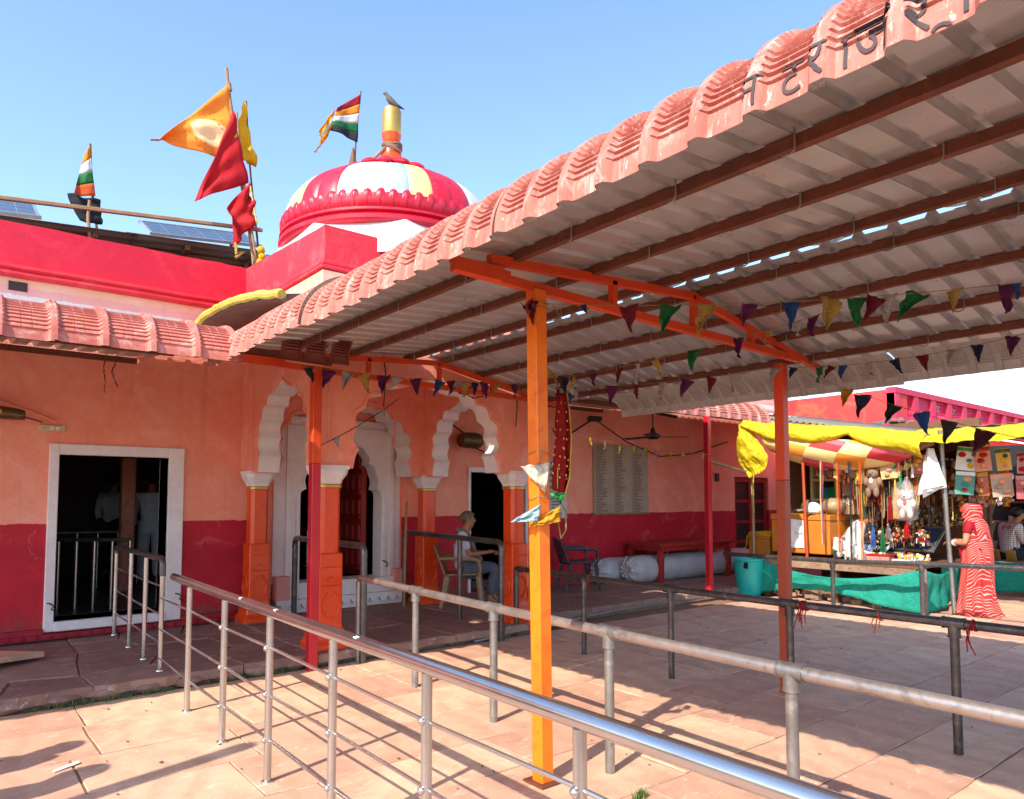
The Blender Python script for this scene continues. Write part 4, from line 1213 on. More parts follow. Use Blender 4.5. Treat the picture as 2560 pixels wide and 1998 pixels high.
barrier('dark bent pipe barrier passing through the left side arch of the porch', (1.10, 1.13), ((3.60, 8.78, .13), (3.335, 6.42, 0)))
barrier('dark bent pipe barrier with a middle leg in front of the seated man', (1.13, 1.10), ((5.17, 8.75, .13), (5.06, 6.43, .0)), .62)

# railings inside the temple room
for i, (x0, y0, x1, y1, n, lab) in enumerate(((1.22, 10.1, 1.9, 9.65, 5, 'low steel railing just inside the left doorway'), (.9, 12.2, 3.0, 12.0, 9, 'long steel queue railing deep inside the left room'), (3.6, 10.9, 5.2, 10.9, 7, 'steel railing inside the lobed doorway'))):
    t = thing('room_railing', lab, 'railing', (x0, y0, .28))
    MB().tube([(x0, y0, 1.1), (x1, y1, 1.1)], .025, 10).build('top_rail', M['darkpipe'], t, smooth=True)
    for q in range(n):
        f = q / (n - 1)
        MB().tube([(x0 + (x1 - x0) * f, y0 + (y1 - y0) * f, .28), (x0 + (x1 - x0) * f, y0 + (y1 - y0) * f, 1.09)], .02, 10).build('post', M['steel'], t, smooth=True)

# ------------------------------------------------------------------ small things on the temple wall
sw = thing('switchboard', 'ivory electric switchboard on the salmon wall above the left door', 'switchboard', (.985, 8.98, 2.35))
MB().box(.868, 1.103, 8.965, 8.999, 2.31, 2.375).build('plate', M['ivory'], sw, bevel=.005)
for i, x in enumerate((.985, 1.035)): MB().obox((x, 8.96, 2.343), (.034, .014, .04), rotx(R(8))).build('switch', M['paper'], sw, bevel=.002)
skt = MB()
for dx, dz in ((0, .012), (-.012, -.008), (.012, -.008)): skt.tube([(.92 + dx, 8.966, 2.343 + dz), (.92 + dx, 8.962, 2.343 + dz)], .0045, 8)
skt.build('socket', M['black'], sw)
sl = thing('street_lamp_head', 'old brown lamp head on a wall bracket at the left picture edge', 'lamp', (.45, 8.8, 2.45))
def lampf(u, v):
    x = .1 + .62 * u; a = 2 * math.pi * v
    e = .075 * (1 - .25 * (2 * u - 1) ** 4)
    return (x, 8.72 + e * 1.2 * math.cos(a), 2.455 - .04 * (u - .5) + e * .95 * max(-.8, math.sin(a)))
MB().grid(lampf, 14, 20).build('housing', M['brasslamp'], sl, smooth=True)
MB().box(.25, .52, 8.62, 8.635, 2.43, 2.475).build('maker_plate', M['gold'], sl)
MB().tube([(-.3, 8.95, 2.9), (.3, 8.93, 2.68), (1.0, 8.95, 2.42)], .018, 8).build('bracket_pipe', M['salmon'], sl, smooth=True)
# cracks of creeping dark dots on the wall
for i, (pts, lab) in enumerate((([(1.50, 3.42), (1.49, 3.3), (1.46, 3.16), (1.45, 3.03), (1.47, 2.92), (1.465, 2.75)], 'dark crack running down the wall above the door, left strand'), ([(1.545, 3.40), (1.555, 3.28), (1.58, 3.2), (1.56, 3.1), (1.53, 3.02), (1.57, 2.9), (1.60, 2.84)], 'dark crack running down the wall above the door, right strand'))):
    b = MB(); r_ = random.Random(i)
    for a in range(len(pts) - 1):
        for q in range(6):
            f = q / 6
            p = (pts[a][0] * (1 - f) + pts[a + 1][0] * f, pts[a][1] * (1 - f) + pts[a + 1][1] * f)
            b.sphere((p[0] + r_.uniform(-.005, .005), 8.998, p[1]), (r_.uniform(.004, .008), .004, .010), 6, 4)
    b.build('wall_crack', M['wiredark'], label=lab, cat='crack', kind='stuff')
hb = thing('horn_speaker', 'small grey horn loudspeaker at the top of the front arch', 'loudspeaker', (4.62, 6.5, 2.78))
MB().lathe([(.012, 0), (.02, .03), (.035, .06), (.06, .085), (.066, .09), (.055, .085), (.02, .05)], n=18).build('horn', M['cement'], hb, smooth=True)
hb.children[0].matrix_parent_inverse = Matrix.Identity(4); hb.children[0].rotation_euler = (R(70), 0, R(-30))
MB().obox((4.63, 6.6, 2.80), (.06, .06, .05)).tube([(4.62, 6.62, 2.82), (4.8, 6.62, 2.74), (4.95, 6.62, 2.78), (4.97, 6.62, 2.95)], .006, 6).build('driver_and_lead', M['wiredark'], hb)
wl_ = thing('floodlight', 'dark bronze bullet-shaped wall lamp seen through the right porch arch', 'lamp', (6.25, 8.9, 2.45))
MB().lathe([(0, -.2), (.1, -.2), (.115, -.17), (.12, -.05), (.125, .05), (.11, .14), (.07, .19), (0, .21)], n=22).build('housing', M['brasslamp'], wl_, smooth=True)
wl_.children[0].matrix_parent_inverse = Matrix.Identity(4); wl_.children[0].rotation_euler = (0, R(90), 0); wl_.children[0].location = (.08, -.12, .02)
MB().tube([(6.1, 8.97, 2.72), (6.2, 8.75, 2.55), (6.35, 8.72, 2.36), (6.75, 8.95, 2.3)], .012, 8).build('cable', M['wiredark'], wl_, smooth=True)
# conduit and wires in the porch
MB().tube([(3.75, 7.0, 2.84), (4.2, 8.3, 2.86), (4.75, 8.55, 2.84), (4.9, 8.58, 2.7), (4.9, 8.58, 2.3)], .014, 8).build('conduit_pipe', M['salmon'], label='salmon painted conduit running under the porch vault', cat='pipe', smooth=True)
MB().tube([(5.02, 8.5, .14), (5.08, 8.56, 1.55)], .017, 8).build('bamboo_stick', M['wood'], smooth=True, label='brown bamboo stick leaning against the back of the porch', cat='stick')

# board of names, notices, fan, cable bracket on the right wall
def printed(name, cols_, bgc, inkc, lines, w0, w1, z0, z1):
    """rows of small printed text: flat print on a board"""
    m, nt, bs = new_mat(name)
    v = coords(nt)
    sp = nt.nodes.new('ShaderNodeSeparateXYZ'); nt.links.new(v, sp.inputs[0])
    def math_(op, a, b=None):
        n = nt.nodes.new('ShaderNodeMath'); n.operation = op
        for i, q in enumerate((a, b)):
            if q is None: continue
            if isinstance(q, (int, float)): n.inputs[i].default_value = q
            else: nt.links.new(q, n.inputs[i])
        return n.outputs[0]
    zz = math_('MULTIPLY', math_('SUBTRACT', sp.outputs[2], z0), lines / (z1 - z0))
    fr = math_('FRACT', zz); fl_ = math_('FLOOR', zz)
    xx = math_('DIVIDE', math_('SUBTRACT', sp.outputs[0], w0), (w1 - w0))
    cf = math_('FRACT', math_('MULTIPLY', xx, cols_)); ci = math_('FLOOR', math_('MULTIPLY', xx, cols_))
    cmb = nt.nodes.new('ShaderNodeCombineXYZ'); nt.links.new(fl_, cmb.inputs[0]); nt.links.new(ci, cmb.inputs[1])
    wn_ = nt.nodes.new('ShaderNodeTexWhiteNoise'); wn_.noise_dimensions = '2D'; nt.links.new(cmb.outputs[0], wn_.inputs['Vector'])
    ln = math_('ADD', .36, math_('MULTIPLY', wn_.outputs[0], .34))
    inl = math_('MULTIPLY', math_('GREATER_THAN', cf, .1), math_('LESS_THAN', cf, ln))
    num = math_('LESS_THAN', math_('ABSOLUTE', math_('SUBTRACT', cf, .05)), .016)
    inl = math_('MAXIMUM', inl, num)
    rowm = math_('LESS_THAN', math_('ABSOLUTE', math_('SUBTRACT', fr, .5)), .3)
    gl = noise_tex(nt, coords(nt, (60, 1, 30)), 3.0, 2, .6)
    msk = math_('MULTIPLY', math_('MULTIPLY', inl, rowm), math_('GREATER_THAN', gl, .42))
    stain = ramp(nt, noise_tex(nt, v, 3, 6, .7), [(.4, bgc), (.8, tuple(q * .75 for q in bgc[:3]) + (1,))])
    out_ = mix(nt, math_('MULTIPLY', msk, .8), stain, inkc)
    nt.links.new(out_, bs.inputs['Base Color']); bs.inputs['Roughness'].default_value = .55
    return m
nbm = printed('engraved_name_board', 3, srgb(168, 158, 136), srgb(96, 44, 38), 44, 9.14, 10.6, 1.34, 2.55)
nb = thing('name_board', 'large marble board engraved with three columns of names', 'board', (9.86, 8.98, 1.34))
MB().box(9.14, 10.6, 8.955, 8.998, 1.33, 2.56).build('slab', nbm, nb, bevel=.004)
MB().box(9.12, 10.62, 8.945, 8.999, 1.30, 1.333).build('ledge', M['cement'], nb)
ntm = printed('printed_notice', 1, srgb(206, 204, 210), srgb(40, 34, 44), 9, 8.1, 8.5, 1.26, 1.72)
nt1 = MB().box(8.1, 8.5, 8.985, 8.999, 1.26, 1.72).build('notice_sign', ntm, label='white notice with rows of black Hindi handwriting on the wall', cat='sign')
ntm2 = printed('printed_notice_upper', 1, srgb(190, 186, 188), srgb(40, 34, 44), 5, 8.08, 8.46, 1.74, 2.24)
MB().box(8.08, 8.46, 8.985, 8.999, 1.74, 2.24).build('notice_sign', ntm2, label='grey notice hanging above the white handwritten notice', cat='sign')
fan = thing('ceiling_fan', 'dark ceiling fan hanging below the canopy in front of the name board', 'fan', (9.6, 8.0, 2.7))
MB().tube([(9.6, 8.0, 3.15), (9.6, 8.0, 2.75)], .012, 8).build('down_rod', M['black'], fan)
MB().lathe([(0, 2.82), (.03, 2.8), (.05, 2.72), (.12, 2.69), (.125, 2.64), (.08, 2.61), (0, 2.605)], (9.6, 8.0, 0), 20).build('motor', M['black'], fan, smooth=True)
for i in range(3):
    a = R(-30 + 120 * i)
    b = MB().obox((0, 0, 0), (.5, .12, .008), rotx(R(9)), taper=1.0)
    o = b.build('blade', M['black'], fan); o.matrix_parent_inverse = Matrix.Identity(4)
    o.location = (.38 * math.cos(a), .38 * math.sin(a), -.05); o.rotation_euler = (0, 0, a)
cm = thing('wall_camera', 'dark lamp bracket with slack cables high on the salmon wall', 'lamp', (8.9, 8.8, 3.0))
MB().obox((8.95, 8.75, 2.98), (.26, .1, .09), rotz(R(-20))).build('housing', M['black'], cm, bevel=.02)
MB().bar((8.9, 8.78, 2.96), (8.4, 8.97, 2.62), .03, .03).build('arm', M['wiredark'], cm)
MB().tube([(9.0, 8.8, 2.98), (9.9, 8.85, 2.62), (10.9, 8.9, 2.4), (12.0, 8.95, 2.5), (13.2, 8.97, 2.8)], .012, 6).build('cable', M['wiredark'], cm, smooth=True)
MB().box(12.78, 12.88, 8.96, 8.999, 1.95, 2.12).build('wall_switch', M['black'], label='small black switch box on the wall beside the far door', cat='switch')
MB().bar((8.2, 8.9, 3.36), (11.4, 8.9, 3.2), .06, .05).build('tube_light_channel', M['black'], label='dark channel running under the canopy above the fan', cat='channel')

# loose cables on the plaster
for pts, lab in (([(-.5, 8.985, 2.62), (.3, 8.98, 2.56), (.9, 8.985, 2.40)], 'thin cable from the lamp head to the ivory switchboard'),
                 ([(3.62, 6.615, 3.2), (3.66, 6.61, 2.9), (3.64, 6.612, 2.55)], 'short dark cable end hanging on the porch face between the arches'),
                 ([(5.42, 6.615, 3.1), (5.44, 6.61, 2.7), (5.42, 6.612, 2.45)], 'short dark cable end on the right end of the porch face'),
                 ([(7.9, 8.985, 3.3), (7.92, 8.98, 2.4), (7.9, 8.985, 1.8)], 'thin cable running down the wall left of the notices')):
    MB().tube(pts, .006, 6).build('cable', M['wiredark'], smooth=True, label=lab, cat='cable')
# ------------------------------------------------------------------ bunting
def pennant_mesh(kind, seed):
    r_ = random.Random(seed); mb = MB(); n = 9
    idx = {}; vs = []
    for j in range(n + 1):
        t = j / n
        w_ = .5 * (1 - t) + .02 * t
        for i in range(5):
            u = -1 + 2 * i / 4
            skew = .10 * t * r_.choice((-1, 1)) if j == -1 else 0
            x = u * w_ + (seed % 3 - 1) * .28 * t
            y_ = .26 * nz(u * 1.6 + seed, t * 2.2) * (1 + t) + .10 * nz(u * 5, t * 6 + seed) + .12 * math.sin(u * 4 + seed) * t
            x += .12 * nz(t * 3, seed * 1.7) 
            vs.append((x, y_, -t * 1.38 + .08 * nz(u * 3 + seed, t * 3)))
    fs = [(j * 5 + i, j * 5 + i + 1, (j + 1) * 5 + i + 1, (j + 1) * 5 + i) for j in range(n) for i in range(4)]
    mb.add(vs, fs)
    return mb
pcache = {}
def pennant(parent, pos, colr, size, yaw, seed, tilt=0.0, roll=0.0, name='pennant'):
    key = (colr, seed % 5)
    if key not in pcache: pcache[key] = pennant_mesh('t', seed % 5).mesh('pennant', M['pen_' + colr], 'all')
    o = bpy.data.objects.new(name, pcache[key]); col.objects.link(o)
    o.parent = parent; o.matrix_parent_inverse = Matrix.Identity(4)
    o.location = Vector(pos) - parent.location
    o.rotation_euler = (tilt, roll, yaw); o.scale = (size, size, size)
    sm = o.modifiers.new('solid', 'SOLIDIFY'); sm.thickness = .006
    return o
STR = {
'A': ((2.72, 3.066, 2.725), (4.02, 1.047, 2.626), [(0.097, 'blue', 0.4), (0.204, 'maroon', 1), (0.299, 'green', 1.1), (0.383, 'gold', 1.1), (0.472, 'purple', 0.8), (0.555, 'blue', 1), (0.639, 'gold', 1), (0.683, 'green', 0.95), (0.722, 'maroon', 1), (0.742, 'silver', 0.9), (0.801, 'green', 1.05), (0.864, 'gold', 0.7), (0.957, 'purple', 0.9), (0.978, 'blue', 0.5)]),
'B': ((4.791, 5.31, 2.796), (3.824, 1.85, 2.637), [(0.037, 'gold', 0.8), (0.15, 'gold', 1), (0.236, 'purple', 0.9), (0.367, 'maroon', 0.9), (0.441, 'silver', 1.1), (0.507, 'gold', 0.9), (0.644, 'green', 1), (0.765, 'purple', 0.95), (0.844, 'gold', 0.6), (0.907, 'silver', 0.6), (0.944, 'purple', 0.8)]),
'C': ((4.927, 5.461, 2.743), (5.5, 3.2, 2.70), [(0.045, 'maroon', 0.9), (0.123, 'blue', 1.1), (0.315, 'purple', 1.2), (0.423, 'maroon', 0.95), (0.54, 'silver', 1.15), (0.648, 'purple', 1.15), (0.739, 'maroon', 1), (0.831, 'silver', 1.1), (0.979, 'silver', 0.9)]),
'D': ((5.5, 3.19, 2.69), (5.451, 1.431, 2.664), [(0.06, 'navy', 0.7), (0.187, 'green', 1), (0.243, 'maroon', 0.8), (0.297, 'blue', 0.8), (0.401, 'silver', 0.8), (0.51, 'navy', 0.9), (0.622, 'maroon', 0.9), (0.745, 'silver', 0.95), (0.82, 'navy', 0.9), (0.94, 'purple', 1)]),
'E': ((2.641, 6.399, 2.83), (4.866, 5.764, 2.803), [(0.037, 'navy', 0.9), (0.115, 'purple', 1.2), (0.191, 'silver', 1.1), (0.255, 'gold', 1.2), (0.34, 'purple', 1.2), (0.401, 'silver', 1.1), (0.477, 'purple', 1.1), (0.588, 'blue', 1.15), (0.635, 'maroon', 0.8), (0.668, 'silver', 1.1), (0.711, 'gold', 1), (0.749, 'navy', 0.8), (0.796, 'purple', 1), (0.856, 'gold', 0.9), (0.937, 'purple', 0.9)]),
'F': ((5.5, 3.15, 2.70), (5.953, 1.591, 2.0), [(0.277, 'amber', 0.9), (0.35, 'navy', 1.2), (0.482, 'shadegreen', 1), (0.589, 'blue', 1.2), (0.702, 'graphite', 1.1), (0.837, 'shadered', 1.3)]),  # dark green, graphite and dark red have the shade in their colour
'G': ((5.65, 6.6, 2.52), (9.68, 6.93, 2.30), [(0.039, 'yellow', 0.8), (0.1, 'green', 0.6), (0.179, 'pink', 0.8), (0.279, 'yellow', 1), (0.351, 'pink', 1), (0.431, 'yellow', 1.1), (0.506, 'yellow', 1), (0.577, 'yellow', 0.9), (0.647, 'pink', 1.1), (0.734, 'yellow', 1), (0.81, 'yellow', 0.9), (0.965, 'yellow', 0.8)]),
'H': ((2.86, 6.42, 2.10), (3.803, 6.60, 2.644), [(0.193, 'silver', 0.8), (0.798, 'silver', 0.6)]),
}
SL = {'A': 'bunting string of large foil pennants running right from the near orange post', 'B': 'bunting string of gold, purple and green pennants crossing under the canopy ridge',
      'C': 'bunting string of silver and purple pennants ending at the brown post', 'D': 'bunting string right of the brown post along the far purlin',
      'E': 'bunting string of pennants across the front of the porch', 'F': 'bunting string in shade-darkened colours sloping down right from the brown post in front of the stall',
      'G': 'string of small yellow pennants in front of the name board', 'H': 'thin dark string with two silver scraps slanting across the porch arch'}
for key, (p0, p1, ps) in STR.items():
    p0 = Vector(p0); p1 = Vector(p1)
    t = thing('bunting_string', SL[key], 'bunting', p0)
    sag = {'A': .05, 'B': .05, 'C': .05, 'D': .06, 'E': .03, 'F': .05, 'G': .08, 'H': .03}[key]
    f = lambda s: p0 + (p1 - p0) * s - Vector((0, 0, sag * 4 * s * (1 - s)))
    MB().tube([f(i / 30) for i in range(31)], .0025 if key not in 'H' else .005, 5).build('string', M['wire'] if key != 'H' else M['wiredark'], t)
    base = {'A': .112, 'B': .105, 'C': .105, 'D': .095, 'E': .115, 'F': .112, 'G': .085, 'H': .09}[key]
    r_ = random.Random(ord(key))
    along = math.atan2(p1.y - p0.y, p1.x - p0.x)
    for i, (s, c, sz) in enumerate(ps):
        pennant(t, f(s), c, base * sz, along + r_.uniform(-.5, .5), r_.randint(0, 400), r_.uniform(-.35, .35), r_.uniform(-.4, .4))
# scraps tied on the near orange post
tp = thing('pennant_bundle', 'cream, silver and gold foil pennants tied to the near orange post', 'pennants', (2.73, 3.115, 1.6))
# directions in the plane facing the camera
rt = Vector((.777, -.63, 0))
def flagpoly(parent, name, pts, mt, c, ru=rt, up=Vector((0, 0, 1)), amp=.015, seed=0, n=14, parts=None):
    """triangular/quad cloth from corner list in local (right, up) metres, subdivided and rippled"""
    b = MB(); c = Vector(c)
    nn = ru.cross(up).normalized()
    P = [c + ru * a + up * d for a, d in pts]
    if len(P) == 3: P = [P[0], P[1], P[2], P[2]]
    def g(u, v):
        p = (P[0] * (1 - u) + P[1] * u) * (1 - v) + (P[3] * (1 - u) + P[2] * u) * v
        q = (u * 5 + v * 3)
        return p + nn * (amp * (nz(u * 2.4 + seed, v * 2.4, seed) * 3 + 1.6 * nz(u * 7, v * 7 + seed) + .8 * abs(nz(u * 15, v * 13, seed)))) + up * (amp * .8 * nz(u * 5, v * 5, seed + 3))
    b.grid(g, n, n)
    return b.build(name, mt, parent, smooth='all', solid=.002)
flagpoly(tp, 'pennant', [(-.12, .48), (.045, .5), (.02, .33)], M['pen_cream'], (2.69, 3.05, 1.3), amp=.012, seed=1)
flagpoly(tp, 'pennant', [(.0, .27), (-.02, .17), (-.175, .165)], M['pen_sky'], (2.69, 3.05, 1.3), amp=.01, seed=2)
flagpoly(tp, 'pennant', [(.09, .26), (.09, .165), (-.09, .14)], M['pen_amber'], (2.70, 3.04, 1.3), amp=.014, seed=3)
flagpoly(tp, 'pennant', [(.0, .33), (.1, .33), (.07, .27)], M['pen_green'], (2.71, 3.02, 1.3), amp=.02, seed=4)
b = MB()
for z in (1.86, 1.60):
    b.tube([(2.735 + .066 * math.cos(t), 3.115 + .066 * math.sin(t), z + .01 * math.sin(2 * t)) for t in [2 * math.pi * q / 16 for q in range(17)]], .003, 5)
b.tube([(2.70, 3.05, 1.86), (2.68, 3.05, 1.82), (2.66, 3.06, 1.79)], .003, 5)
b.tube([(2.80, 3.03, 1.59), (2.83, 3.0, 1.52), (2.83, 3.0, 1.42), (2.81, 3.02, 1.37), (2.80, 3.03, 1.45), (2.79, 3.04, 1.55)], .005, 5)
b.build('tie_string', M['wire'], tp)
tb2 = thing('pennant_bundle', 'pink crumpled foil scrap tied at the top of the near orange post', 'pennants', (2.70, 3.1, 2.68))
flagpoly(tb2, 'pennant', [(-.09, .02), (.01, .03), (-.02, -.1)], M['pen_maroon'], (2.66, 3.06, 2.70), amp=.03, seed=5)
b = MB()
for dz in (0, .03): b.tube([(2.71 + .066 * math.cos(t), 3.115 + .066 * math.sin(t), 2.70 + dz) for t in [2 * math.pi * q / 16 for q in range(17)]], .003, 5)
b.tube([(2.78, 3.05, 2.72), (2.80, 3.03, 2.68), (2.81, 3.02, 2.64)], .004, 5)
b.build('tie_string', M['wire'], tb2)
# scraps hanging on the strings by the porch corner
tg3 = thing('pennant_bundle', 'yellow and dark foil streamers knotted right behind the near post', 'pennants', (4.7, 5.2, 2.7))
for i, (dx, z, c_, sz) in enumerate(((0, 2.86, 'gold', .14), (.12, 2.80, 'graphite', .12), (.2, 2.74, 'silver', .13), (-.05, 2.9, 'green', .08))):
    pennant(tg3, Vector((4.62, 5.1, z - .03)) + rt * dx, c_, sz, R(-39 + 20 * i), i * 7, 0, .6 - .5 * i)
# red and gold chunri cloth hanging from the canopy
ch = thing('chunri_cloth', 'red gold-bordered prayer cloth hanging from the canopy behind the near post', 'cloth', (5.0, 5.5, 1.6))
def chf(u, v):
    z = 2.70 - 1.0 * v - .12 * u * v
    w_ = .06 * (.35 + .65 * min(1, v * 1.6)) * (1 if v < .8 else 1 - (v - .8) * 2.5)
    p = Vector((5.12, 5.52, z)) + rt * ((u - .5) * 2 * w_ + .03 * math.sin(v * 3)) + Vector((.03 * math.sin(u * 14 + v * 3), .05 * math.sin(u * 11) + .03 * nz(u * 3, v * 4), 0))
    return p
MB().grid(chf, 16, 24).build('cloth', M['chunri'], ch, smooth='all', solid=.002)
MB().tube([chf(1, i / 20) for i in range(21)], .01, 5).tube([chf(0, i / 20) for i in range(21)], .008, 5).build('gold_border', M['gold'], ch)
dots = MB()
for i in range(5):
    for j in range(9):
        p = chf(.15 + .17 * i + .04 * math.sin(j * 5 + i), .1 + .09 * j + .02 * math.sin(i * 3.1)) + Vector((-.012, -.016, 0))
        dots.obox(p, (.014, .004, .02), rotz(R(-39)))
dots.build('gold_motif', M['gold'], ch, kind='stuff')

# ------------------------------------------------------------------ flags on the roof
def pole(parent, a, b_, r0, r1, mt, n=12):
    a = Vector(a); b_ = Vector(b_); m_ = MB()
    pts = []; rs = []
    for i in range(n * 2 + 1):
        t = i / (n * 2)
        pts.append(a + (b_ - a) * t + Vector((.012 * math.sin(t * 7), 0, 0)))
        rs.append((r0 + (r1 - r0) * t) * (1.22 if i % 2 == 0 else 1))
    m_.tube(pts, rs, 8)
    return m_.build('pole', M[mt], parent, smooth=True)
fx = Vector((1, 0, 0))
def tri_flag(parent, name, P, mt, amp, seed, nrm=Vector((.2, -1, 0)), n=14, c=None):
    P = [Vector(p) for p in P]
    if len(P) == 3: P = [P[0], P[1], P[2], P[2]]
    b = MB()
    def g(u, v):
        p = (P[0] * (1 - u) + P[1] * u) * (1 - v) + (P[3] * (1 - u) + P[2] * u) * v
        return p + nrm * amp * (1.5 * math.sin(v * 9 + u * 3 + seed) * v + 1.2 * nz(u * 3, v * 3, seed) + .5 * math.sin(u * 16 + v * 4) * (1 - v)) + Vector((0, 0, amp * .5 * math.sin(v * 8 + seed) * v))
    b.grid(g, n, n)
    return b.build(name, M[mt] if isinstance(mt, str) else mt, parent, smooth='all', solid=.003)
YP = 9.7
# saffron flag: printed border lines and pale centre
def saffron_mat():
    m, nt, bs = new_mat('printed_saffron_cloth')
    v = coords(nt)
    sp = nt.nodes.new('ShaderNodeSeparateXYZ'); nt.links.new(v, sp.inputs[0])
    n = noise_tex(nt, v, 3, 4, .6)
    base_ = ramp(nt, n, [(.3, srgb(242, 150, 40)), (.7, srgb(236, 126, 28))])
    gr = nt.nodes.new('ShaderNodeTexGradient'); gr.gradient_type = 'SPHERICAL'
    mp = nt.nodes.new('ShaderNodeMapping'); mp.inputs['Location'].default_value = (-2.72 * 3.6, 0, -6.45 * 5.0); mp.inputs['Scale'].default_value = (3.6, 0, 5.0)
    nt.links.new(v, mp.inputs[0]); nt.links.new(mp.outputs[0], gr.inputs[0])
    out_ = mix(nt, ramp(nt, gr.outputs['Fac'], [(.05, (0, 0, 0, 1)), (.2, (1, 1, 1, 1))]), base_, srgb(248, 206, 150))
    tx = ramp(nt, noise_tex(nt, coords(nt, (9, 1, 9)), 4, 2, .6), [(.60, (0, 0, 0, 1)), (.66, (1, 1, 1, 1))])
    wv = nt.nodes.new('ShaderNodeTexWave'); wv.inputs['Scale'].default_value = 1.1; wv.bands_direction = 'DIAGONAL'; nt.links.new(v, wv.inputs[0])
    msk = mix(nt, 1.0, tx, ramp(nt, wv.outputs['Fac'], [(.72, (0, 0, 0, 1)), (.8, (1, 1, 1, 1))]), 'MULTIPLY')
    out_ = mix(nt, msk, out_, srgb(150, 60, 30))
    nt.links.new(out_, bs.inputs['Base Color']); bs.inputs['Roughness'].default_value = .8
    return m
MS = saffron_mat()
g1 = thing('temple_flag', 'large saffron printed pennant flag on the tallest leaning bamboo pole', 'flag', (3.38, YP, 4.4))
pole(g1, (3.40, YP, 4.3), (2.89, YP, 7.40), .028, .02, 'wood')
tri_flag(g1, 'cloth', [(2.92, YP - .02, 7.17), (3.10, YP - .02, 6.12), (2.12, YP + .1, 6.19)], MS, .05, 1)
MB().tube([(2.93, YP, 7.2), (2.95, YP, 7.1)], .035, 8).tube([(2.12, YP + .1, 6.19), (2.02, YP + .12, 6.17)], .014, 6).build('tie', M['wood'], g1)
g2 = thing('temple_flag', 'plain red triangular flag in front of the saffron flag', 'flag', (3.30, YP - .08, 4.5))
pole(g2, (3.39, YP - .06, 4.35), (3.02, YP - .06, 6.80), .018, .012, 'wood')
tri_flag(g2, 'cloth', [(2.97, YP - .1, 6.80), (3.20, YP - .1, 5.86), (2.55, YP - .02, 5.48)], 'flagred', .04, 3)
g3 = thing('temple_flag', 'small folded red flag with gold tinsel hanging low on the pole', 'flag', (3.3, YP - .1, 4.6))
tri_flag(g3, 'cloth', [(3.20, YP - .12, 5.86), (3.30, YP - .12, 5.30), (3.02, YP - .05, 4.98), (2.92, YP - .05, 5.45)], 'flagred', .07, 4)
MB().tube([(3.2 + .1 * t, YP - .15, 5.8 - .5 * t + .015 * math.sin(t * 40)) for t in [i / 20 for i in range(21)]], .014, 5).tube([(3.04, YP - .1, 5.0), (3.06, YP - .08, 4.86), (3.16, YP - .08, 4.9), (3.05, YP - .08, 4.8)], .025, 6).build('tinsel_edge', M['gold'], g3)
g4 = thing('temple_flag', 'bright yellow triangular flag on a thin dark bamboo pole', 'flag', (3.44, YP + .08, 4.4))
pole(g4, (3.47, YP + .08, 4.3), (3.19, YP + .08, 7.08), .016, .010, 'woodbrown')
tri_flag(g4, 'cloth', [(3.17, YP + .06, 7.08), (3.35, YP + .06, 6.18), (3.02, YP + .0, 6.22), (2.98, YP, 6.4)], 'flagyellow', .06, 6)
for i, (ch_, x_, z_) in enumerate((('ज', 3.07, 6.60), ('य', 3.06, 6.50), ('र', 3.05, 6.42), ('ा', 3.045, 6.36), ('म', 3.04, 6.28))):
    pass
kn = MB()
for i in range(6): kn.sphere((3.39 + .02 * math.sin(i * 2), YP - .08, 4.98 - .09 * i), (.055, .05, .06), 8, 6)
kn.build('cloth_knot', M['flagyellow'], g1, smooth=True)
# striped pennant by the dome
def stripes(parent, P, bands, seed, amp, nrm=Vector((.2, -1, 0))):
    """cloth panel P (hoist top, hoist bottom, fly bottom, fly top) in horizontal stripes, each its own strip"""
    P = [Vector(p) for p in P]; N_ = len(bands)
    for i, mt in enumerate(bands):
        b = MB(); a0 = i / N_; a1 = (i + 1) / N_
        def g(u, v):
            w_ = a0 + (a1 - a0) * u
            p = (P[0] * (1 - w_) + P[1] * w_) * (1 - v) + (P[3] * (1 - w_) + P[2] * w_) * v
            return p + nrm * amp * (math.sin(v * 6 + w_ * 2 + seed) * v + .4 * nz(w_ * 4, v * 4, seed))
        b.grid(g, 4, 14)
        b.build('stripe', M[mt], parent, smooth='all', solid=.003)
g5 = thing('striped_flag', 'five-colour striped flag with a twisted tail left of the dome finial', 'flag', (4.42, 9.0, 6.0))
pole(g5, (4.40, 9.0, 5.3), (4.53, 9.0, 7.36), .014, .010, 'woodbrown')
stripes(g5, [(4.52, 8.98, 7.30), (4.485, 8.98, 6.59), (4.10, 9.02, 6.66), (4.16, 9.02, 6.98)], ['flagcrimson', 'saffron', 'flagwhite', 'flaggreen', 'flagblack'], 2, .04)
stripes(g5, [(4.16, 9.02, 6.98), (4.10, 9.02, 6.66), (3.99, 9.0, 6.42), (3.91, 9.0, 6.58)], ['saffron', 'flagyellow', 'flagwhite', 'flagyellow', 'flagorange'], 3, .04)
MB().tube([(3.95, 9.0, 6.45), (3.94, 9.0, 6.38), (3.9, 9.0, 6.33), (3.87, 9.0, 6.27)], .015, 6).build('tail', M['wood'], g5)
MB().lathe([(.012, 6.5), (.02, 6.45), (.05, 6.3), (.09, 6.1), (.1, 5.9)], (4.43, 9.0, 0), 12).build('broom_tassel', M['woodbrown'], g5)
g6 = thing('striped_flag', 'saffron white and green flag on a pole far left above the parapet', 'flag', (1.5, 10.5, 4.6))
pole(g6, (1.61, 10.5, 4.5), (1.445, 10.5, 6.2), .018, .012, 'woodbrown')
stripes(g6, [(1.44, 10.48, 6.17), (1.53, 10.48, 5.52), (1.28, 10.5, 5.46), (1.40, 10.5, 6.05)], ['saffron', 'flagwhite', 'flaggreen', 'flagorange'], 5, .03)
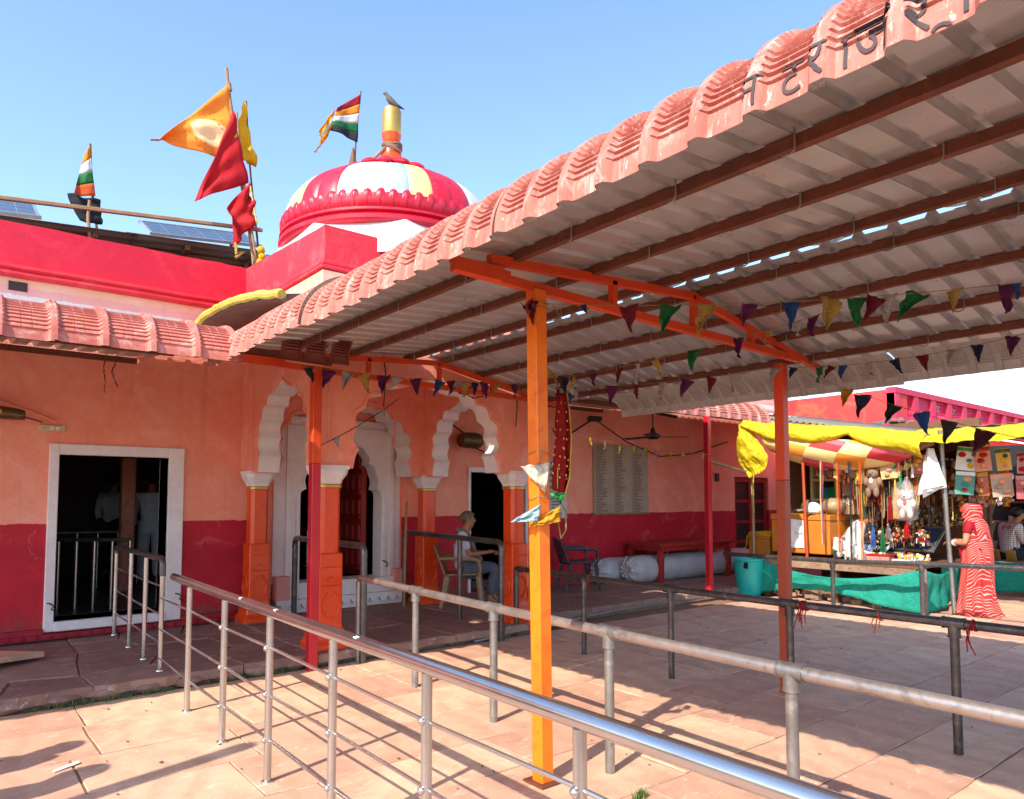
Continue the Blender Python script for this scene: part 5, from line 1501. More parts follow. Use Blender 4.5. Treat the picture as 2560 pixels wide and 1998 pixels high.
g7 = thing('torn_flag', 'torn black cloth on a post below the tricolour flag', 'flag', (1.5, 10.3, 4.6))
tri_flag(g7, 'cloth', [(1.56, 10.3, 5.42), (1.59, 10.3, 5.10), (1.34, 10.3, 5.08), (1.20, 10.3, 5.40)], 'flagblack', .03, 7)
pole(g7, (1.46, 10.25, 4.6), (1.425, 10.25, 5.36), .022, .016, 'wood')
# ------------------------------------------------------------------ roofscape behind the parapet
MB().bar((-.6, 9.95, 4.92), (3.45, 9.75, 5.31), .045, .05).build('bamboo_beam', M['wood'], label='long pale timber beam spanning above the crimson parapet', cat='beam', bevel=.008)
sh = thing('shed_roof', 'grey corrugated shed roof sheets behind the parapet', 'shed roof', (2.2, 11.5, 4.3))
def corr(y0, z0, y1, z1, x0, x1, n, parent, name, mt, amp=.02):
    b = MB()
    N2 = n * 6
    def g(u, v):
        y = y0 + (y1 - y0) * u; z = z0 + (z1 - z0) * u
        return (x0 + (x1 - x0) * v, y, z + amp * math.sin(v * n * 2 * math.pi))
    vs = [g(i / 6, j / N2) for i in range(7) for j in range(N2 + 1)]
    fs = [(i * (N2 + 1) + j, (i + 1) * (N2 + 1) + j, (i + 1) * (N2 + 1) + j + 1, i * (N2 + 1) + j + 1) for i in range(6) for j in range(N2)]
    return b.add(vs, fs).build(name, mt, parent, smooth=True, solid=.008)
# ribs run along x; the sheets rise towards the plaza, so their undersides show
for i in range(3):
    b = MB(); x0 = -1.6 + i * 1.72; x1 = x0 + 1.8; n = 17; N2 = n * 6
    vs = []
    for j in range(N2 + 1):
        v = j / N2
        for x in (x0, x1):
            vs.append((x, 10.15 + 2.6 * v, 4.90 + .01 * i + (x - .5) * .078 - .55 * v + .014 * math.sin(v * n * 2 * math.pi)))
    b.add(vs, [(2 * j, 2 * j + 1, 2 * j + 3, 2 * j + 2) for j in range(N2)])
    b.build('corrugated_sheet', M['corr'], sh, smooth=True, solid=.008)
for x in (.3, 1.5, 2.6, 3.5):
    z_ = 4.90 + (x - .5) * .078 - .06
    MB().bar((x, 10.2, z_), (x, 12.7, z_ - .53), .06, .08).build('rafter', M['woodbrown'], sh)
MB().bar((-1.5, 10.5, 4.64), (3.6, 10.5, 5.04), .05, .06).build('purlin', M['woodbrown'], sh)
for x in (.9, 2.1, 3.45): MB().bar((x, 10.4, 4.0), (x, 10.4, 4.78 + (x - .5) * .078), .05, .05, up=(0, 1, 0)).build('prop', M['woodbrown'], sh)
MB().box(-1.5, 3.6, 12.8, 12.86, 3.9, 4.6).build('back_wall', M['dark'], sh)
for i, (x0, y, z0, w_, lab) in enumerate(((-.35, 11.2, 5.34, 1.3, 'tilted solar panel at the far left above the roof'), (2.65, 13.0, 6.22, 1.75, 'tilted solar panel behind the red flags'), (4.0, 11.6, 5.52, .8, 'tilted solar panel just left of the dome'))):
    t = thing('solar_panel', lab, 'solar panel', (x0 + w_ / 2, y, z0 - .8), 'rooftop solar panels')
    M4 = Matrix.Translation((x0 + w_ / 2, y, z0)) @ Matrix.Rotation(R(28), 4, 'X') @ Matrix.Rotation(R(-6), 4, 'Y')
    def pt(a, b_, c_): return M4 @ Vector((a, b_, c_))
    rr = M4.to_3x3()
    MB().obox(pt(0, 0, 0), (w_, 1.0, .03), rr).build('glass', M['panel'], t)
    f = MB()
    for s in (-1, 1):
        f.obox(pt(0, s * .5, 0), (w_ + .06, .035, .05), rr); f.obox(pt(s * w_ / 2, 0, 0), (.035, 1.0, .05), rr)
    f.build('frame', M['alu'], t)
    gl = MB()
    for q in range(1, 6): gl.obox(pt(-w_ / 2 + w_ * q / 6, 0, .0155), (.006, .96, .003), rr)
    for q in (1, 2, 3): gl.obox(pt(0, -.5 + q * .25, .0165), (w_ * .98, .006, .003), rr)
    gl.build('cell_lines', M['alu'], t, kind='stuff')
    for s in (-.35, .35):
        MB().bar(pt(s * w_, .35, -.03), (x0 + w_ / 2 + s * w_, y + .35, 4.2), .05, .05, up=(0, 1, 0)).build('leg', M['wiredark'], t)
# ------------------------------------------------------------------ mynah on the finial
bd_ = thing('bird', 'grey brown mynah perched on the gilt finial', 'bird', (DC[0], DC[1], 6.465))
B0 = Vector((DC[0] - .01, DC[1], 6.465))
fw_ = -rt                                 # it looks to the left of the picture
def bp(a, c_): return B0 + fw_ * a + Vector((0, 0, c_))
MB().tube([bp(-.16, .0), bp(-.10, .035), bp(-.05, .065), bp(0, .10), bp(.035, .145), bp(.05, .175), bp(.065, .20), bp(.085, .205), bp(.105, .20)], [.004, .014, .03, .042, .036, .022, .024, .020, .004], 10).build('body', M['bird'], bd_, smooth='all')
MB().tube([bp(.10, .203), bp(.13, .197)], [.007, .001], 6).build('beak', M['gold'], bd_)
MB().tube([bp(-.17, -.005), bp(-.07, .045), bp(.0, .115)], [.003, .026, .012], 6).build('wing', M['black'], bd_, smooth='all')
lg = MB()
for s in (-.01, .012): lg.tube([bp(s, .07), bp(s + .005, .0)], .004, 5)
lg.build('legs', M['gold'], bd_)
# ------------------------------------------------------------------ people
def skin_obj(name, nodes, edges, mat_, parent, sub=2, root=0):
    """nodes: {key: (co, rx, ry)}; grown with a Skin modifier into one smooth surface"""
    keys = list(nodes); ix = {k_: i for i, k_ in enumerate(keys)}
    me = bpy.data.meshes.new(name)
    me.from_pydata([tuple(nodes[k_][0]) for k_ in keys], [(ix[a], ix[b]) for a, b in edges], [])
    o = bpy.data.objects.new(name, me); col.objects.link(o)
    m_ = o.modifiers.new('skin', 'SKIN'); m_.use_smooth_shade = True
    sv_ = me.skin_vertices[0].data
    for k_ in keys:
        sv_[ix[k_]].radius = (nodes[k_][1], nodes[k_][2]); sv_[ix[k_]].use_root = False
    sv_[ix[root] if root in ix else 0].use_root = True
    s_ = o.modifiers.new('sub', 'SUBSURF'); s_.levels = sub; s_.render_levels = sub
    me.materials.append(mat_)
    if parent is not None: attach(o, parent)
    return o

def hand_nodes(nd, ed, key, wrist, d, side, thumb):
    """palm and five bent fingers growing from the wrist along d; side = across the palm, thumb = thumb direction"""
    d = Vector(d).normalized(); side = Vector(side).normalized(); th = Vector(thumb).normalized()
    palm = Vector(wrist) + d * .05; pe = Vector(wrist) + d * .085
    nd[key + 'palm'] = (palm, .036, .018); ed.append((key + 'wrist', key + 'palm'))
    nd[key + 'pe'] = (pe, .036, .015); ed.append((key + 'palm', key + 'pe'))
    for i, (off, ln) in enumerate(((-.03, .05), (-.01, .065), (.011, .06), (.03, .045))):
        a = pe + side * off + d * .015; b_ = a + d * ln * .55 - Vector((0, 0, .012)); c = b_ + d * ln * .35 - Vector((0, 0, .025))
        for j, p in enumerate((a, b_, c)):
            nd[f'{key}f{i}{j}'] = (p, .0092 - .001 * j, .0092 - .001 * j)
            ed.append((key + 'pe' if j == 0 else f'{key}f{i}{j-1}', f'{key}f{i}{j}'))
    t0 = Vector(wrist) + d * .03 + th * .03; t1 = t0 + d * .03 + th * .015
    nd[key + 't0'] = (t0, .011, .011); nd[key + 't1'] = (t1, .009, .009)
    ed += [(key + 'palm', key + 't0'), (key + 't0', key + 't1')]

def person(label, base, F, J, mats, clothes, hair='short', group=None, shoes=True):
    """J: joints in (forward, left, up) metres from base. mats: skin, hair, top, bottom"""
    t = thing('person', label, 'person', base, group)
    F = Vector(F).normalized(); L = Vector((0, 0, 1)).cross(F); B = Vector(base)
    W = lambda a: B + F * a[0] + L * a[1] + Vector((0, 0, a[2]))
    P = {k_: W(v) for k_, v in J.items() if k_[0] != '_'}
    hd = P['head']; fdir = (F * math.cos(J.get('_tilt', 0)) - Vector((0, 0, math.sin(J.get('_tilt', 0))))) if '_tilt' in J else F
    nd = {}; ed = []
    def add(k_, p, r, r2=None, par=None):
        nd[k_] = (p, r, r2 or r)
        if par: ed.append((par, k_))
    add('pelvis', P['pelvis'], .125, .10)
    mid = (P['pelvis'] + P['chest']) / 2
    add('mid', mid, .115, .092, 'pelvis'); add('chest', P['chest'], .135, .10, 'mid')
    add('neck', P['neck'], .05, None, 'chest'); add('jaw', hd - Vector((0, 0, .055)) + fdir * .02, .062, .068, 'neck')
    add('skull', hd + Vector((0, 0, .03)), .078, .09, 'jaw'); add('crown', hd + Vector((0, 0, .085)) - fdir * .008, .05, .058, 'skull')
    add('nose', hd + fdir * .112 - Vector((0, 0, .006)), .010, .012, 'skull')
    for s in 'LR':
        add(s + 'sh', P[s + 'sh'], .055, None, 'chest'); add(s + 'el', P[s + 'el'], .038, None, s + 'sh')
        add(s + 'wrist', P[s + 'wr'], .025, .022, s + 'el')
        d = (P[s + 'wr'] - P[s + 'el']).normalized()
        sd = d.cross(Vector((0, 0, 1)))
        if sd.length < .2: sd = F.copy()
        hand_nodes(nd, ed, s, P[s + 'wr'], d, sd, (L if s == 'R' else -L) * .7 + Vector((0, 0, .4)))
        add(s + 'hip', P[s + 'hip'], .085, None, 'pelvis'); add(s + 'kn', P[s + 'kn'], .058, None, s + 'hip')
        add(s + 'an', P[s + 'an'], .038, None, s + 'kn'); add(s + 'toe', P[s + 'an'] + F * .13 - Vector((0, 0, .05)), .032, .022, s + 'an')
    skin_obj('body', nd, ed, M[mats[0]], t, 2, 'pelvis')
    # ears and eyes, brows
    f = MB()
    side = fdir.cross(Vector((0, 0, 1))).normalized()
    for s in (-1, 1):
        f.sphere(hd + side * s * .078 + Vector((0, 0, .005)) - fdir * .005, (.012, .022, .03), 8, 6, rot=rotz(math.atan2(F.y, F.x) + math.pi / 2))
    f.build('ears', M[mats[0]], t, smooth=True, kind='stuff')
    f = MB()
    for s in (-1, 1):
        f.sphere(hd + side * s * .032 + fdir * .083 + Vector((0, 0, .022)), .010, 8, 6)
        f.tube([hd + side * s * .018 + fdir * .092 + Vector((0, 0, .042)), hd + side * s * .05 + fdir * .082 + Vector((0, 0, .042))], .005, 5)
    f.tube([hd + side * -.022 + fdir * .092 - Vector((0, 0, .05)), hd + side * .022 + fdir * .092 - Vector((0, 0, .05))], .005, 5)
    f.build('eyes_and_mouth', M['hair'], t, smooth=True, kind='stuff')
    if hair:
        h_ = MB()
        rr = Matrix((side, fdir, Vector((0, 0, 1)))).transposed()
        def hf(d): 
            # pull the shell in over the face
            k_ = 1.0
            if d.y > .25 and d.z < .42: k_ = .72
            if d.z < -.35: k_ = .72 if d.y > -.3 else .85
            return k_ + .03 * nz(d.x * 9, d.y * 9, d.z * 9)
        h_.sphere(hd + Vector((0, 0, .035)) - fdir * .012, (.093, .112, .102), 20, 14, rot=rr, fn=hf)
        h_.build('hair', M[mats[1]], t, smooth='all')
    # clothing grown over the body
    e = clothes.get('ease', .018)
    nd2 = {'pelvis': (P['pelvis'] - Vector((0, 0, .03)), .135 + e, .115 + e), 'mid': (mid, .128 + e, .105 + e), 'chest': (P['chest'], .142 + e, .11 + e), 'neck': (P['chest'] * .42 + P['neck'] * .58, .075, .07)}
    ed2 = [('pelvis', 'mid'), ('mid', 'chest'), ('chest', 'neck')]
    sl_ = clothes.get('sleeve', .75)
    for s in 'LR':
        nd2[s + 'sh'] = (P[s + 'sh'], .068 + e * .5, .068 + e * .5)
        if sl_ <= 1: nd2[s + 'el'] = (P[s + 'sh'].lerp(P[s + 'el'], sl_), .052 + e * .5, .052 + e * .5); ed2 += [('chest', s + 'sh'), (s + 'sh', s + 'el')]
        else:
            nd2[s + 'el'] = (P[s + 'el'], .05 + e * .4, .05 + e * .4); nd2[s + 'wr'] = (P[s + 'el'].lerp(P[s + 'wr'], sl_ - 1), .036 + e * .4, .036 + e * .4)
            ed2 += [('chest', s + 'sh'), (s + 'sh', s + 'el'), (s + 'el', s + 'wr')]
    skin_obj('shirt', nd2, ed2, M[mats[2]] if isinstance(mats[2], str) else mats[2], t, 2, 'mid')
    nd3 = {'pelvis': (P['pelvis'] - Vector((0, 0, .01)), .138 + e * .4, .118 + e * .4)}; ed3 = []
    for s in 'LR':
        nd3[s + 'hip'] = (P[s + 'hip'], .095 + e * .5, .095 + e * .5); nd3[s + 'kn'] = (P[s + 'kn'], .072 + e * .5, .072 + e * .5)
        nd3[s + 'an'] = (P[s + 'kn'].lerp(P[s + 'an'], .9), .055 + e * .5, .055 + e * .5)
        ed3 += [('pelvis', s + 'hip'), (s + 'hip', s + 'kn'), (s + 'kn', s + 'an')]
    skin_obj('trousers', nd3, ed3, M[mats[3]], t, 2, 'pelvis')
    if shoes:
        for s in 'LR':
            a = P[s + 'an']
            MB().tube([a - F * .04 - Vector((0, 0, .055)), a + F * .04 - Vector((0, 0, .055)), a + F * .17 - Vector((0, 0, .062))], [.036, .042, .03], 10).build('sandal', M['black'], t, smooth=True)
    return t, P, F, L
SIT = dict(pelvis=(0, 0, .52), chest=(-.02, 0, .90), neck=(.03, 0, 1.05), head=(.07, 0, 1.16), Lsh=(-.01, .18, .97), Rsh=(-.01, -.18, .97), Lel=(.13, .21, .71), Rel=(.10, -.21, .71), Lwr=(.34, .10, .72), Rwr=(.34, -.14, .74),
           Lhip=(.06, .09, .50), Rhip=(.06, -.09, .50), Lkn=(.44, .10, .53), Rkn=(.44, -.10, .53), Lan=(.42, .09, .10), Ran=(.36, -.09, .10))
STAND = dict(pelvis=(0, 0, .92), chest=(0, 0, 1.28), neck=(.0, 0, 1.45), head=(.02, 0, 1.57), Lsh=(0, .19, 1.36), Rsh=(0, -.19, 1.36), Lel=(.0, .25, 1.08), Rel=(0, -.25, 1.08), Lwr=(.1, .22, .86), Rwr=(.1, -.22, .86),
             Lhip=(0, .09, .88), Rhip=(0, -.09, .88), Lkn=(.02, .10, .49), Rkn=(.02, -.10, .49), Lan=(0, .10, .08), Ran=(0, -.10, .08))
RT = Vector((.777, -.63, 0))
man, PJ, F_, L_ = person('seated man with cropped greying hair, pale shirt and grey scarf facing right', (5.72, 8.12, .13), RT, SIT, ('skin', 'greyhair', 'shirt', 'trouser'), {'sleeve': .8})
sc_ = MB()
cst = PJ['chest']
for s, dz in ((1, 0), (-1, .02)):
    pts = [cst + F_ * -.06 + L_ * s * .08 + Vector((0, 0, .15)), cst + F_ * .06 + L_ * s * .09 + Vector((0, 0, .10)), cst + F_ * .14 + L_ * s * .07 + Vector((0, 0, -.05)), cst + F_ * .2 + L_ * s * .05 + Vector((0, 0, -.25)), cst + F_ * .27 + L_ * s * .05 + Vector((0, 0, -.36))]
    sc_.tube(pts, [.03, .035, .035, .03, .025], 8)
sc_.build('scarf', M['scarf'], man, smooth=True, kind='stuff')

def plastic_chair(label, loc, ang, mt, name='plastic_chair'):
    t = thing(name, label, 'chair', loc)
    Mx = Matrix.Translation(loc) @ Matrix.Rotation(ang, 4, 'Z')       # +x is where the sitter looks
    T = lambda *p: tuple(Mx @ Vector(p))
    def put(mb, nm, **k_):
        mb.v = [T(*p) for p in mb.v]; return mb.build(nm, M[mt], t, **k_)
    b = MB(); b.grid(lambda u, v: (-.22 + .46 * u, (-.24 + .48 * v) * (1 - .08 * (1 - u)), .43 - .03 * math.sin(math.pi * v) * (1 - .4 * u) + .012 * u), 10, 10)
    put(b, 'seat', smooth='all', solid=.02)
    b = MB(); b.grid(lambda u, v: (-.22 - .14 * u - .05 * math.cos((v - .5) * math.pi), (-.25 + .5 * v) * (1 - .12 * u ** 3), .42 + .42 * u - .05 * u * (2 * v - 1) ** 2), 12, 12)
    put(b, 'backrest', smooth='all', solid=.014)
    for s in (-1, 1):
        b = MB().tube([(-.30, s * .25, .66), (-.1, s * .28, .665), (.15, s * .28, .66), (.23, s * .275, .63), (.245, s * .265, .52), (.24, s * .25, .43)], [.02, .026, .028, .026, .022, .02], 8)
        put(b, 'armrest', smooth=True)
        for fx_, sx in ((.22, .05), (-.2, -.08)):
            b = MB()
            w0, w1 = .055, .035
            for k_, (x, y, z, w_) in enumerate(((fx_, s * .22, .43, w0), (fx_ + sx, s * .26, 0, w1))):
                pass
            a = Vector((fx_, s * .22, .425)); c = Vector((fx_ + sx, s * .265, 0))
            b.tube([a, a.lerp(c, .5), c], [.038, .03, .022], 5)
            put(b, 'leg', smooth=False)
    return t
plastic_chair('tan plastic armchair under the seated man', (5.72, 8.12, .13), math.atan2(RT.y, RT.x), 'tan')
plastic_chair('empty marbled grey plastic armchair against the dark red dado', (8.28, 8.50, .125), R(-25), 'greyplastic')

# man seen from behind inside the room
person('person in a white shirt seen from behind inside the dark left room', (2.64, 12.0, .28), (.1, 1, 0), STAND, ('skin', 'hair', 'whiteshirt', 'whiteshirt'), {'sleeve': 1.85, 'ease': .03})
person('person in white standing further inside the left room behind the column', (2.40, 13.6, .28), (.6, .8, 0), STAND, ('skin', 'hair', 'whiteshirt', 'darktrouser'), {'sleeve': 1.85, 'ease': .03})
# bystanders just left of the picture; their shadows reach into it
person('bystander just beyond the left picture edge, whose head shadow falls at lower left', (-1.05, 4.38, 0), (.2, 1, 0), STAND, ('skin', 'hair', 'whiteshirt', 'darktrouser'), {'sleeve': .8})
person('second bystander beyond the left picture edge, nearer the temple wall', (-1.10, 4.95, 0), (.5, 1, 0), STAND, ('skin', 'hair', 'greyshirt', 'darktrouser'), {'sleeve': .8})
fp = thing('flag_pole', 'thin pole beyond the left picture edge casting the long diagonal shadow', 'pole', (-2.0, 3.72, 0))
MB().tube([(-2.0, 3.72, 0), (-2.0, 3.72, 3.25)], .07, 12).build('shaft', M['galv'], fp, smooth=True)
MB().lathe([(.14, 0), (.14, .02), (.06, .03)], (-2.0, 3.72, 0), 16).build('base_plate', M['galv'], fp)

# ------------------------------------------------------------------ red table and tarpaulin rolls by the wall
rtb = thing('red_table', 'long red wooden table standing over the white rolls', 'table', (10.95, 8.5, .12))
MB().box(9.86, 12.05, 8.07, 8.93, .755, .80).build('table_top', M['redtable'], rtb, bevel=.006)
MB().box(9.95, 11.95, 8.12, 8.14, .67, .755).box(9.95, 11.95, 8.86, 8.88, .67, .755).box(9.95, 9.97, 8.14, 8.86, .67, .755).box(11.93, 11.95, 8.14, 8.86, .67, .755).build('apron', M['redtable'], rtb)
for x in (9.92, 11.92):
    for y in (8.12, 8.82):
        MB().box(x - .0, x + .09, y, y + .09, .125, .67).build('leg', M['redtable'], rtb, bevel=.004)
        sx = 1 if x < 11 else -1
        MB().bar((x + .045 + sx * .05, y + .045, .5), (x + .045 + sx * .22, y + .045, .68), .012, .02).build('brace', M['galv'], rtb)
def roll(label, x0, x1, y, r, seed, sag=0.0):
    t = thing('tarpaulin_roll', label, 'roll', ((x0 + x1) / 2, y, .125), 'rolls under the table')
    b = MB()
    def g(u, v):
        x = x0 + (x1 - x0) * u; a = 2 * math.pi * v
        e = r * (1 + .05 * nz(x * 2 + seed, math.cos(a) * 2, math.sin(a) * 2) + .035 * math.sin(u * 40 + 3 * math.sin(a)) * .5)
        if u < .04: e *= .55 + 11 * u
        return (x, y + e * math.cos(a), max(.13, .125 + r * .96 + e * math.sin(a)))
    b.grid(g, 44, 26)
    b.build('wrapped_sheet', M['tarp'], t, smooth='all')
    c = MB()
    for i in range(9):
        a = 2 * math.pi * i / 9
        c.tube([(x0 + .02, y + r * .1 * math.cos(a), .125 + r + r * .1 * math.sin(a)), (x0 - .0, y + r * .5 * math.cos(a + .4), .125 + r + r * .5 * math.sin(a + .4)), (x0 + .09, y + r * .95 * math.cos(a + .6), .14 + r + r * .9 * math.sin(a + .6))], [.02, .03, .015], 6)
    c.sphere((x0 + .05, y, .125 + r), (.05, r * .75, r * .75), 14, 8)
    c.build('gathered_end', M['tarp'], t, smooth=True, kind='stuff')
    return t
roll('front white tarpaulin roll with a gathered end lying under the red table', 9.35, 12.9, 8.42, .24, 1)
roll('rear white tarpaulin roll sticking out left of the front one', 8.98, 12.7, 8.78, .22, 5)
# ------------------------------------------------------------------ market stall
st = thing('market_stall', 'souvenir stall with yellow tarpaulin awning, timber counter and turquoise skirt', 'stall', (11.8, 5.4, 0))
MB().box(10.78, 13.05, 4.25, 6.75, .60, .66).build('counter_top', M['woodbrown'], st, bevel=.008)
MB().box(10.76, 10.82, 4.3, 6.7, .50, .60).build('counter_rail', M['cement'], st)
for x in (10.86, 12.9):
    for y in (4.35, 5.5, 6.65): MB().box(x - .05, x + .05, y - .05, y + .05, 0, .60).build('counter_leg', M['woodbrown'], st)
def skirt(name, P0, P1, top, bot, seed, n=40):
    """cloth hung between two points; top(u), bot(u) heights"""
    P0 = Vector(P0); P1 = Vector(P1); d = (P1 - P0); nn = Vector((d.y, -d.x, 0)).normalized()
    b = MB()
    def g(u, v):
        p = P0 + d * u
        z = top(u) * (1 - v) + bot(u) * v
        w_ = .05 * math.sin(u * 9 + seed) * v + .03 * nz(u * 7 + seed, v * 3) + .02 * math.sin(u * 31 + v * 2 + seed) * (.3 + v)
        return Vector((p.x, p.y, z)) + nn * w_
    b.grid(g, n, 10)
    return b.build(name, M['teal'], st, smooth='all', solid=.003)
skirt('cloth_skirt', (10.72, 6.72, 0), (10.6, 4.13, 0), lambda u: .60 - .22 * math.sin(math.pi * u) ** .8 + .04 * u, lambda u: .03 + .22 * math.sin(math.pi * min(1, u * 1.1)) * (1 - .7 * u), 1)
skirt('cloth_skirt', (10.58, 4.10, 0), (12.0, 4.2, 0), lambda u: .62 - .1 * math.sin(math.pi * u), lambda u: .0 + .12 * u, 4, 24)
MB().tube([(10.59, 4.12, .63), (10.56, 4.1, .35), (10.62, 4.14, .02)], .03, 6).build('bunched_cloth_edge', M['scarf'], st, smooth=True)
gb = MB()
for i in range(40):
    r_ = random.Random(i); gb.obox((10.75 + r_.uniform(0, .6), 4.4 + r_.uniform(0, 2.1), .03 + r_.uniform(0, .05)), (r_.uniform(.06, .2), r_.uniform(.05, .2), r_.uniform(.03, .1)), rotz(r_.uniform(0, 3)))
gb.build('stored_bundles', M['cement'], st, kind='stuff')
# posts
for nm, p0, p1, r_, mt in (('pole', (10.95, 6.95, 0), (10.98, 6.98, 3.02), .028, 'wood'), ('pole', (10.86, 5.95, .66), (10.84, 5.98, 2.5), .024, 'postbrown'), ('pole', (11.06, 3.93, 0), (10.98, 4.0, 2.55), .032, 'galv'), ('pole', (13.0, 6.7, 0), (13.0, 6.7, 2.9), .04, 'woodbrown'), ('pole', (13.0, 4.3, 0), (13.0, 4.3, 2.6), .04, 'woodbrown')):
    MB().tube([p0, tuple((Vector(p0) + Vector(p1)) / 2 + Vector((.008, .008, 0))), p1], r_, 10).build(nm, M[mt], st, smooth=True)
MB().bar((9.75, 6.98, 2.20), (10.97, 6.97, 2.02), .035, .035).build('brace', M['galv'], st)
# roof sheet and back
b = MB()
def rs(u, v):
    y = 7.3 - 3.2 * u; x = 10.85 + 2.5 * v
    return (x, y, 3.06 - .60 * u + .14 * v + .018 * math.sin(u * 3.2 / .11 * 2 * math.pi))
vs_ = [rs(i / 180, j / 2) for i in range(181) for j in range(3)]
b.add(vs_, [(i * 3 + j, (i + 1) * 3 + j, (i + 1) * 3 + j + 1, i * 3 + j + 1) for i in range(180) for j in range(2)])
b.build('roof_sheet', M['corr'], st, smooth=True, solid=.004)
MB().bar((10.88, 7.2, 3.0), (10.90, 4.1, 2.40), .04, .07).build('front_beam', M['alu'], st)
MB().bar((10.88, 4.1, 2.42), (10.9, 4.45, 2.30), .16, .16).build('beam_end', M['cement'], st)
MB().box(13.1, 13.2, 4.2, 6.9, .0, 2.9).build('back_panel', M['woodbrown'], st)
MB().box(11.6, 13.1, 6.78, 6.84, .66, 2.5).build('side_panel', M['woodbrown'], st)
# yellow tarpaulin draped along the front edge and knotted at the left
def crease(u, v, k):
    return .035 * nz(u * 9 + k, v * 3.2, k) + .02 * abs(nz(u * 21, v * 7 + k, 3)) + .012 * nz(u * 44, v * 13, k)
b = MB()
def yt(u, v):
    y = 6.98 - 2.85 * u
    top = 2.97 - .47 * u
    pin = abs(math.sin(math.pi * (u * 1.55 + .02))) ** .6
    drop = .16 + .17 * pin
    bulge = .10 * math.sin(math.pi * v) * (.5 + pin)
    return (10.80 - .10 - bulge + .16 * (1 - v) ** 2 + crease(u, v, 1), y, top - drop * v + .03 * math.sin(u * 23) * v - .025 * math.sin(math.pi * u * 2) + crease(u, v, 5) * .6)
b.grid(yt, 110, 18)
b.build('yellow_tarpaulin', M['yellowtarp'], st, smooth='all', solid=.004)
b = MB()
def yl(u, v):
    w_ = .06 + .26 * math.sin(min(1, u * 1.1 + .05) * math.pi * .6) ** 1.3 * (1 - .5 * max(0, u - .75) / .25)
    z = 2.86 - .86 * u
    t = (v - .5) * 2
    return (10.76 - .16 * (1 - t * t) * math.sin(math.pi * min(1, u + .1)) + crease(u * .6, v, 9) * 1.6, 6.86 + .16 * (1 - u) - .12 * u - w_ * t * .85, z + .06 * t * u + crease(v, u, 4))
b.grid(yl, 34, 26)
b.build('yellow_tarpaulin', M['yellowtarp'], st, smooth='all', solid=.004)
MB().tube([(10.72, 6.78, 2.02), (10.70, 6.8, 1.7), (10.72, 6.79, 1.35)], .008, 5).build('yellow_string', M['yellowtarp'], st)
b = MB()
def yr(u, v):
    y = 4.45 - 3.3 * u
    return (10.66 + .75 * v + crease(u, v, 2) - .07 * math.sin(math.pi * u * 1.4) * (1 - v), y, 2.50 - .03 * u + .10 * v - .24 * (1 - v) ** 2.2 * (.30 + .35 * abs(math.sin(math.pi * u * 1.7))) + crease(u, v, 7) * 1.3)
b.grid(yr, 100, 16)
b.build('yellow_tarpaulin', M['yellowtarp'], st, smooth='all', solid=.004)
# checked cloth awning
def check_mat():
    m, nt, bs = new_mat('checked_awning_cloth')
    v = coords(nt)
    sp = nt.nodes.new('ShaderNodeSeparateXYZ'); nt.links.new(v, sp.inputs[0])
    def mth(op, a, b_=None):
        n = nt.nodes.new('ShaderNodeMath'); n.operation = op
        for i, q in enumerate((a, b_)):
            if q is None: continue
            if isinstance(q, (int, float)): n.inputs[i].default_value = q
            else: nt.links.new(q, n.inputs[i])
        return n.outputs[0]
    a = mth('FRACT', mth('MULTIPLY', mth('ADD', sp.outputs[1], mth('MULTIPLY', sp.outputs[2], .9)), .95))
    c = mth('FRACT', mth('MULTIPLY', mth('SUBTRACT', sp.outputs[2], mth('MULTIPLY', sp.outputs[1], .25)), 2.6))
    A = mth('GREATER_THAN', a, .55); Cc = mth('GREATER_THAN', c, .5)
    cream = srgb(246, 214, 140); org = srgb(240, 150, 50); red = srgb(206, 52, 56); pk = srgb(222, 96, 110)
    out_ = mix(nt, Cc, mix(nt, A, cream, org), mix(nt, A, mix(nt, mth('GREATER_THAN', c, .8), red, pk), cream))
    nt.links.new(out_, bs.inputs['Base Color']); bs.inputs['Roughness'].default_value = .8
    return m
b = MB()
def aw(u, v):
    y = 6.6 - 2.25 * u
    scoop = math.sin(math.pi * min(1, u * .97 + .02)) ** .7
    return (10.70 - .10 * math.sin(math.pi * v) * scoop + .25 * v * v, y, 2.60 - .2 * u - (.16 + .30 * scoop) * v + .012 * nz(u * 9, v * 5))
b.grid(aw, 50, 14)
b.build('checked_awning', check_mat(), st, smooth='all', solid=.003)
# second roof piece to the right
b = MB(); b.grid(lambda u, v: (11.4 + 3.2 * v, 4.2 - 3.4 * u, 2.62 + .10 * v + .01 * math.sin(u * 100)), 60, 2)
b.build('roof_sheet', M['corr'], st, solid=.006)

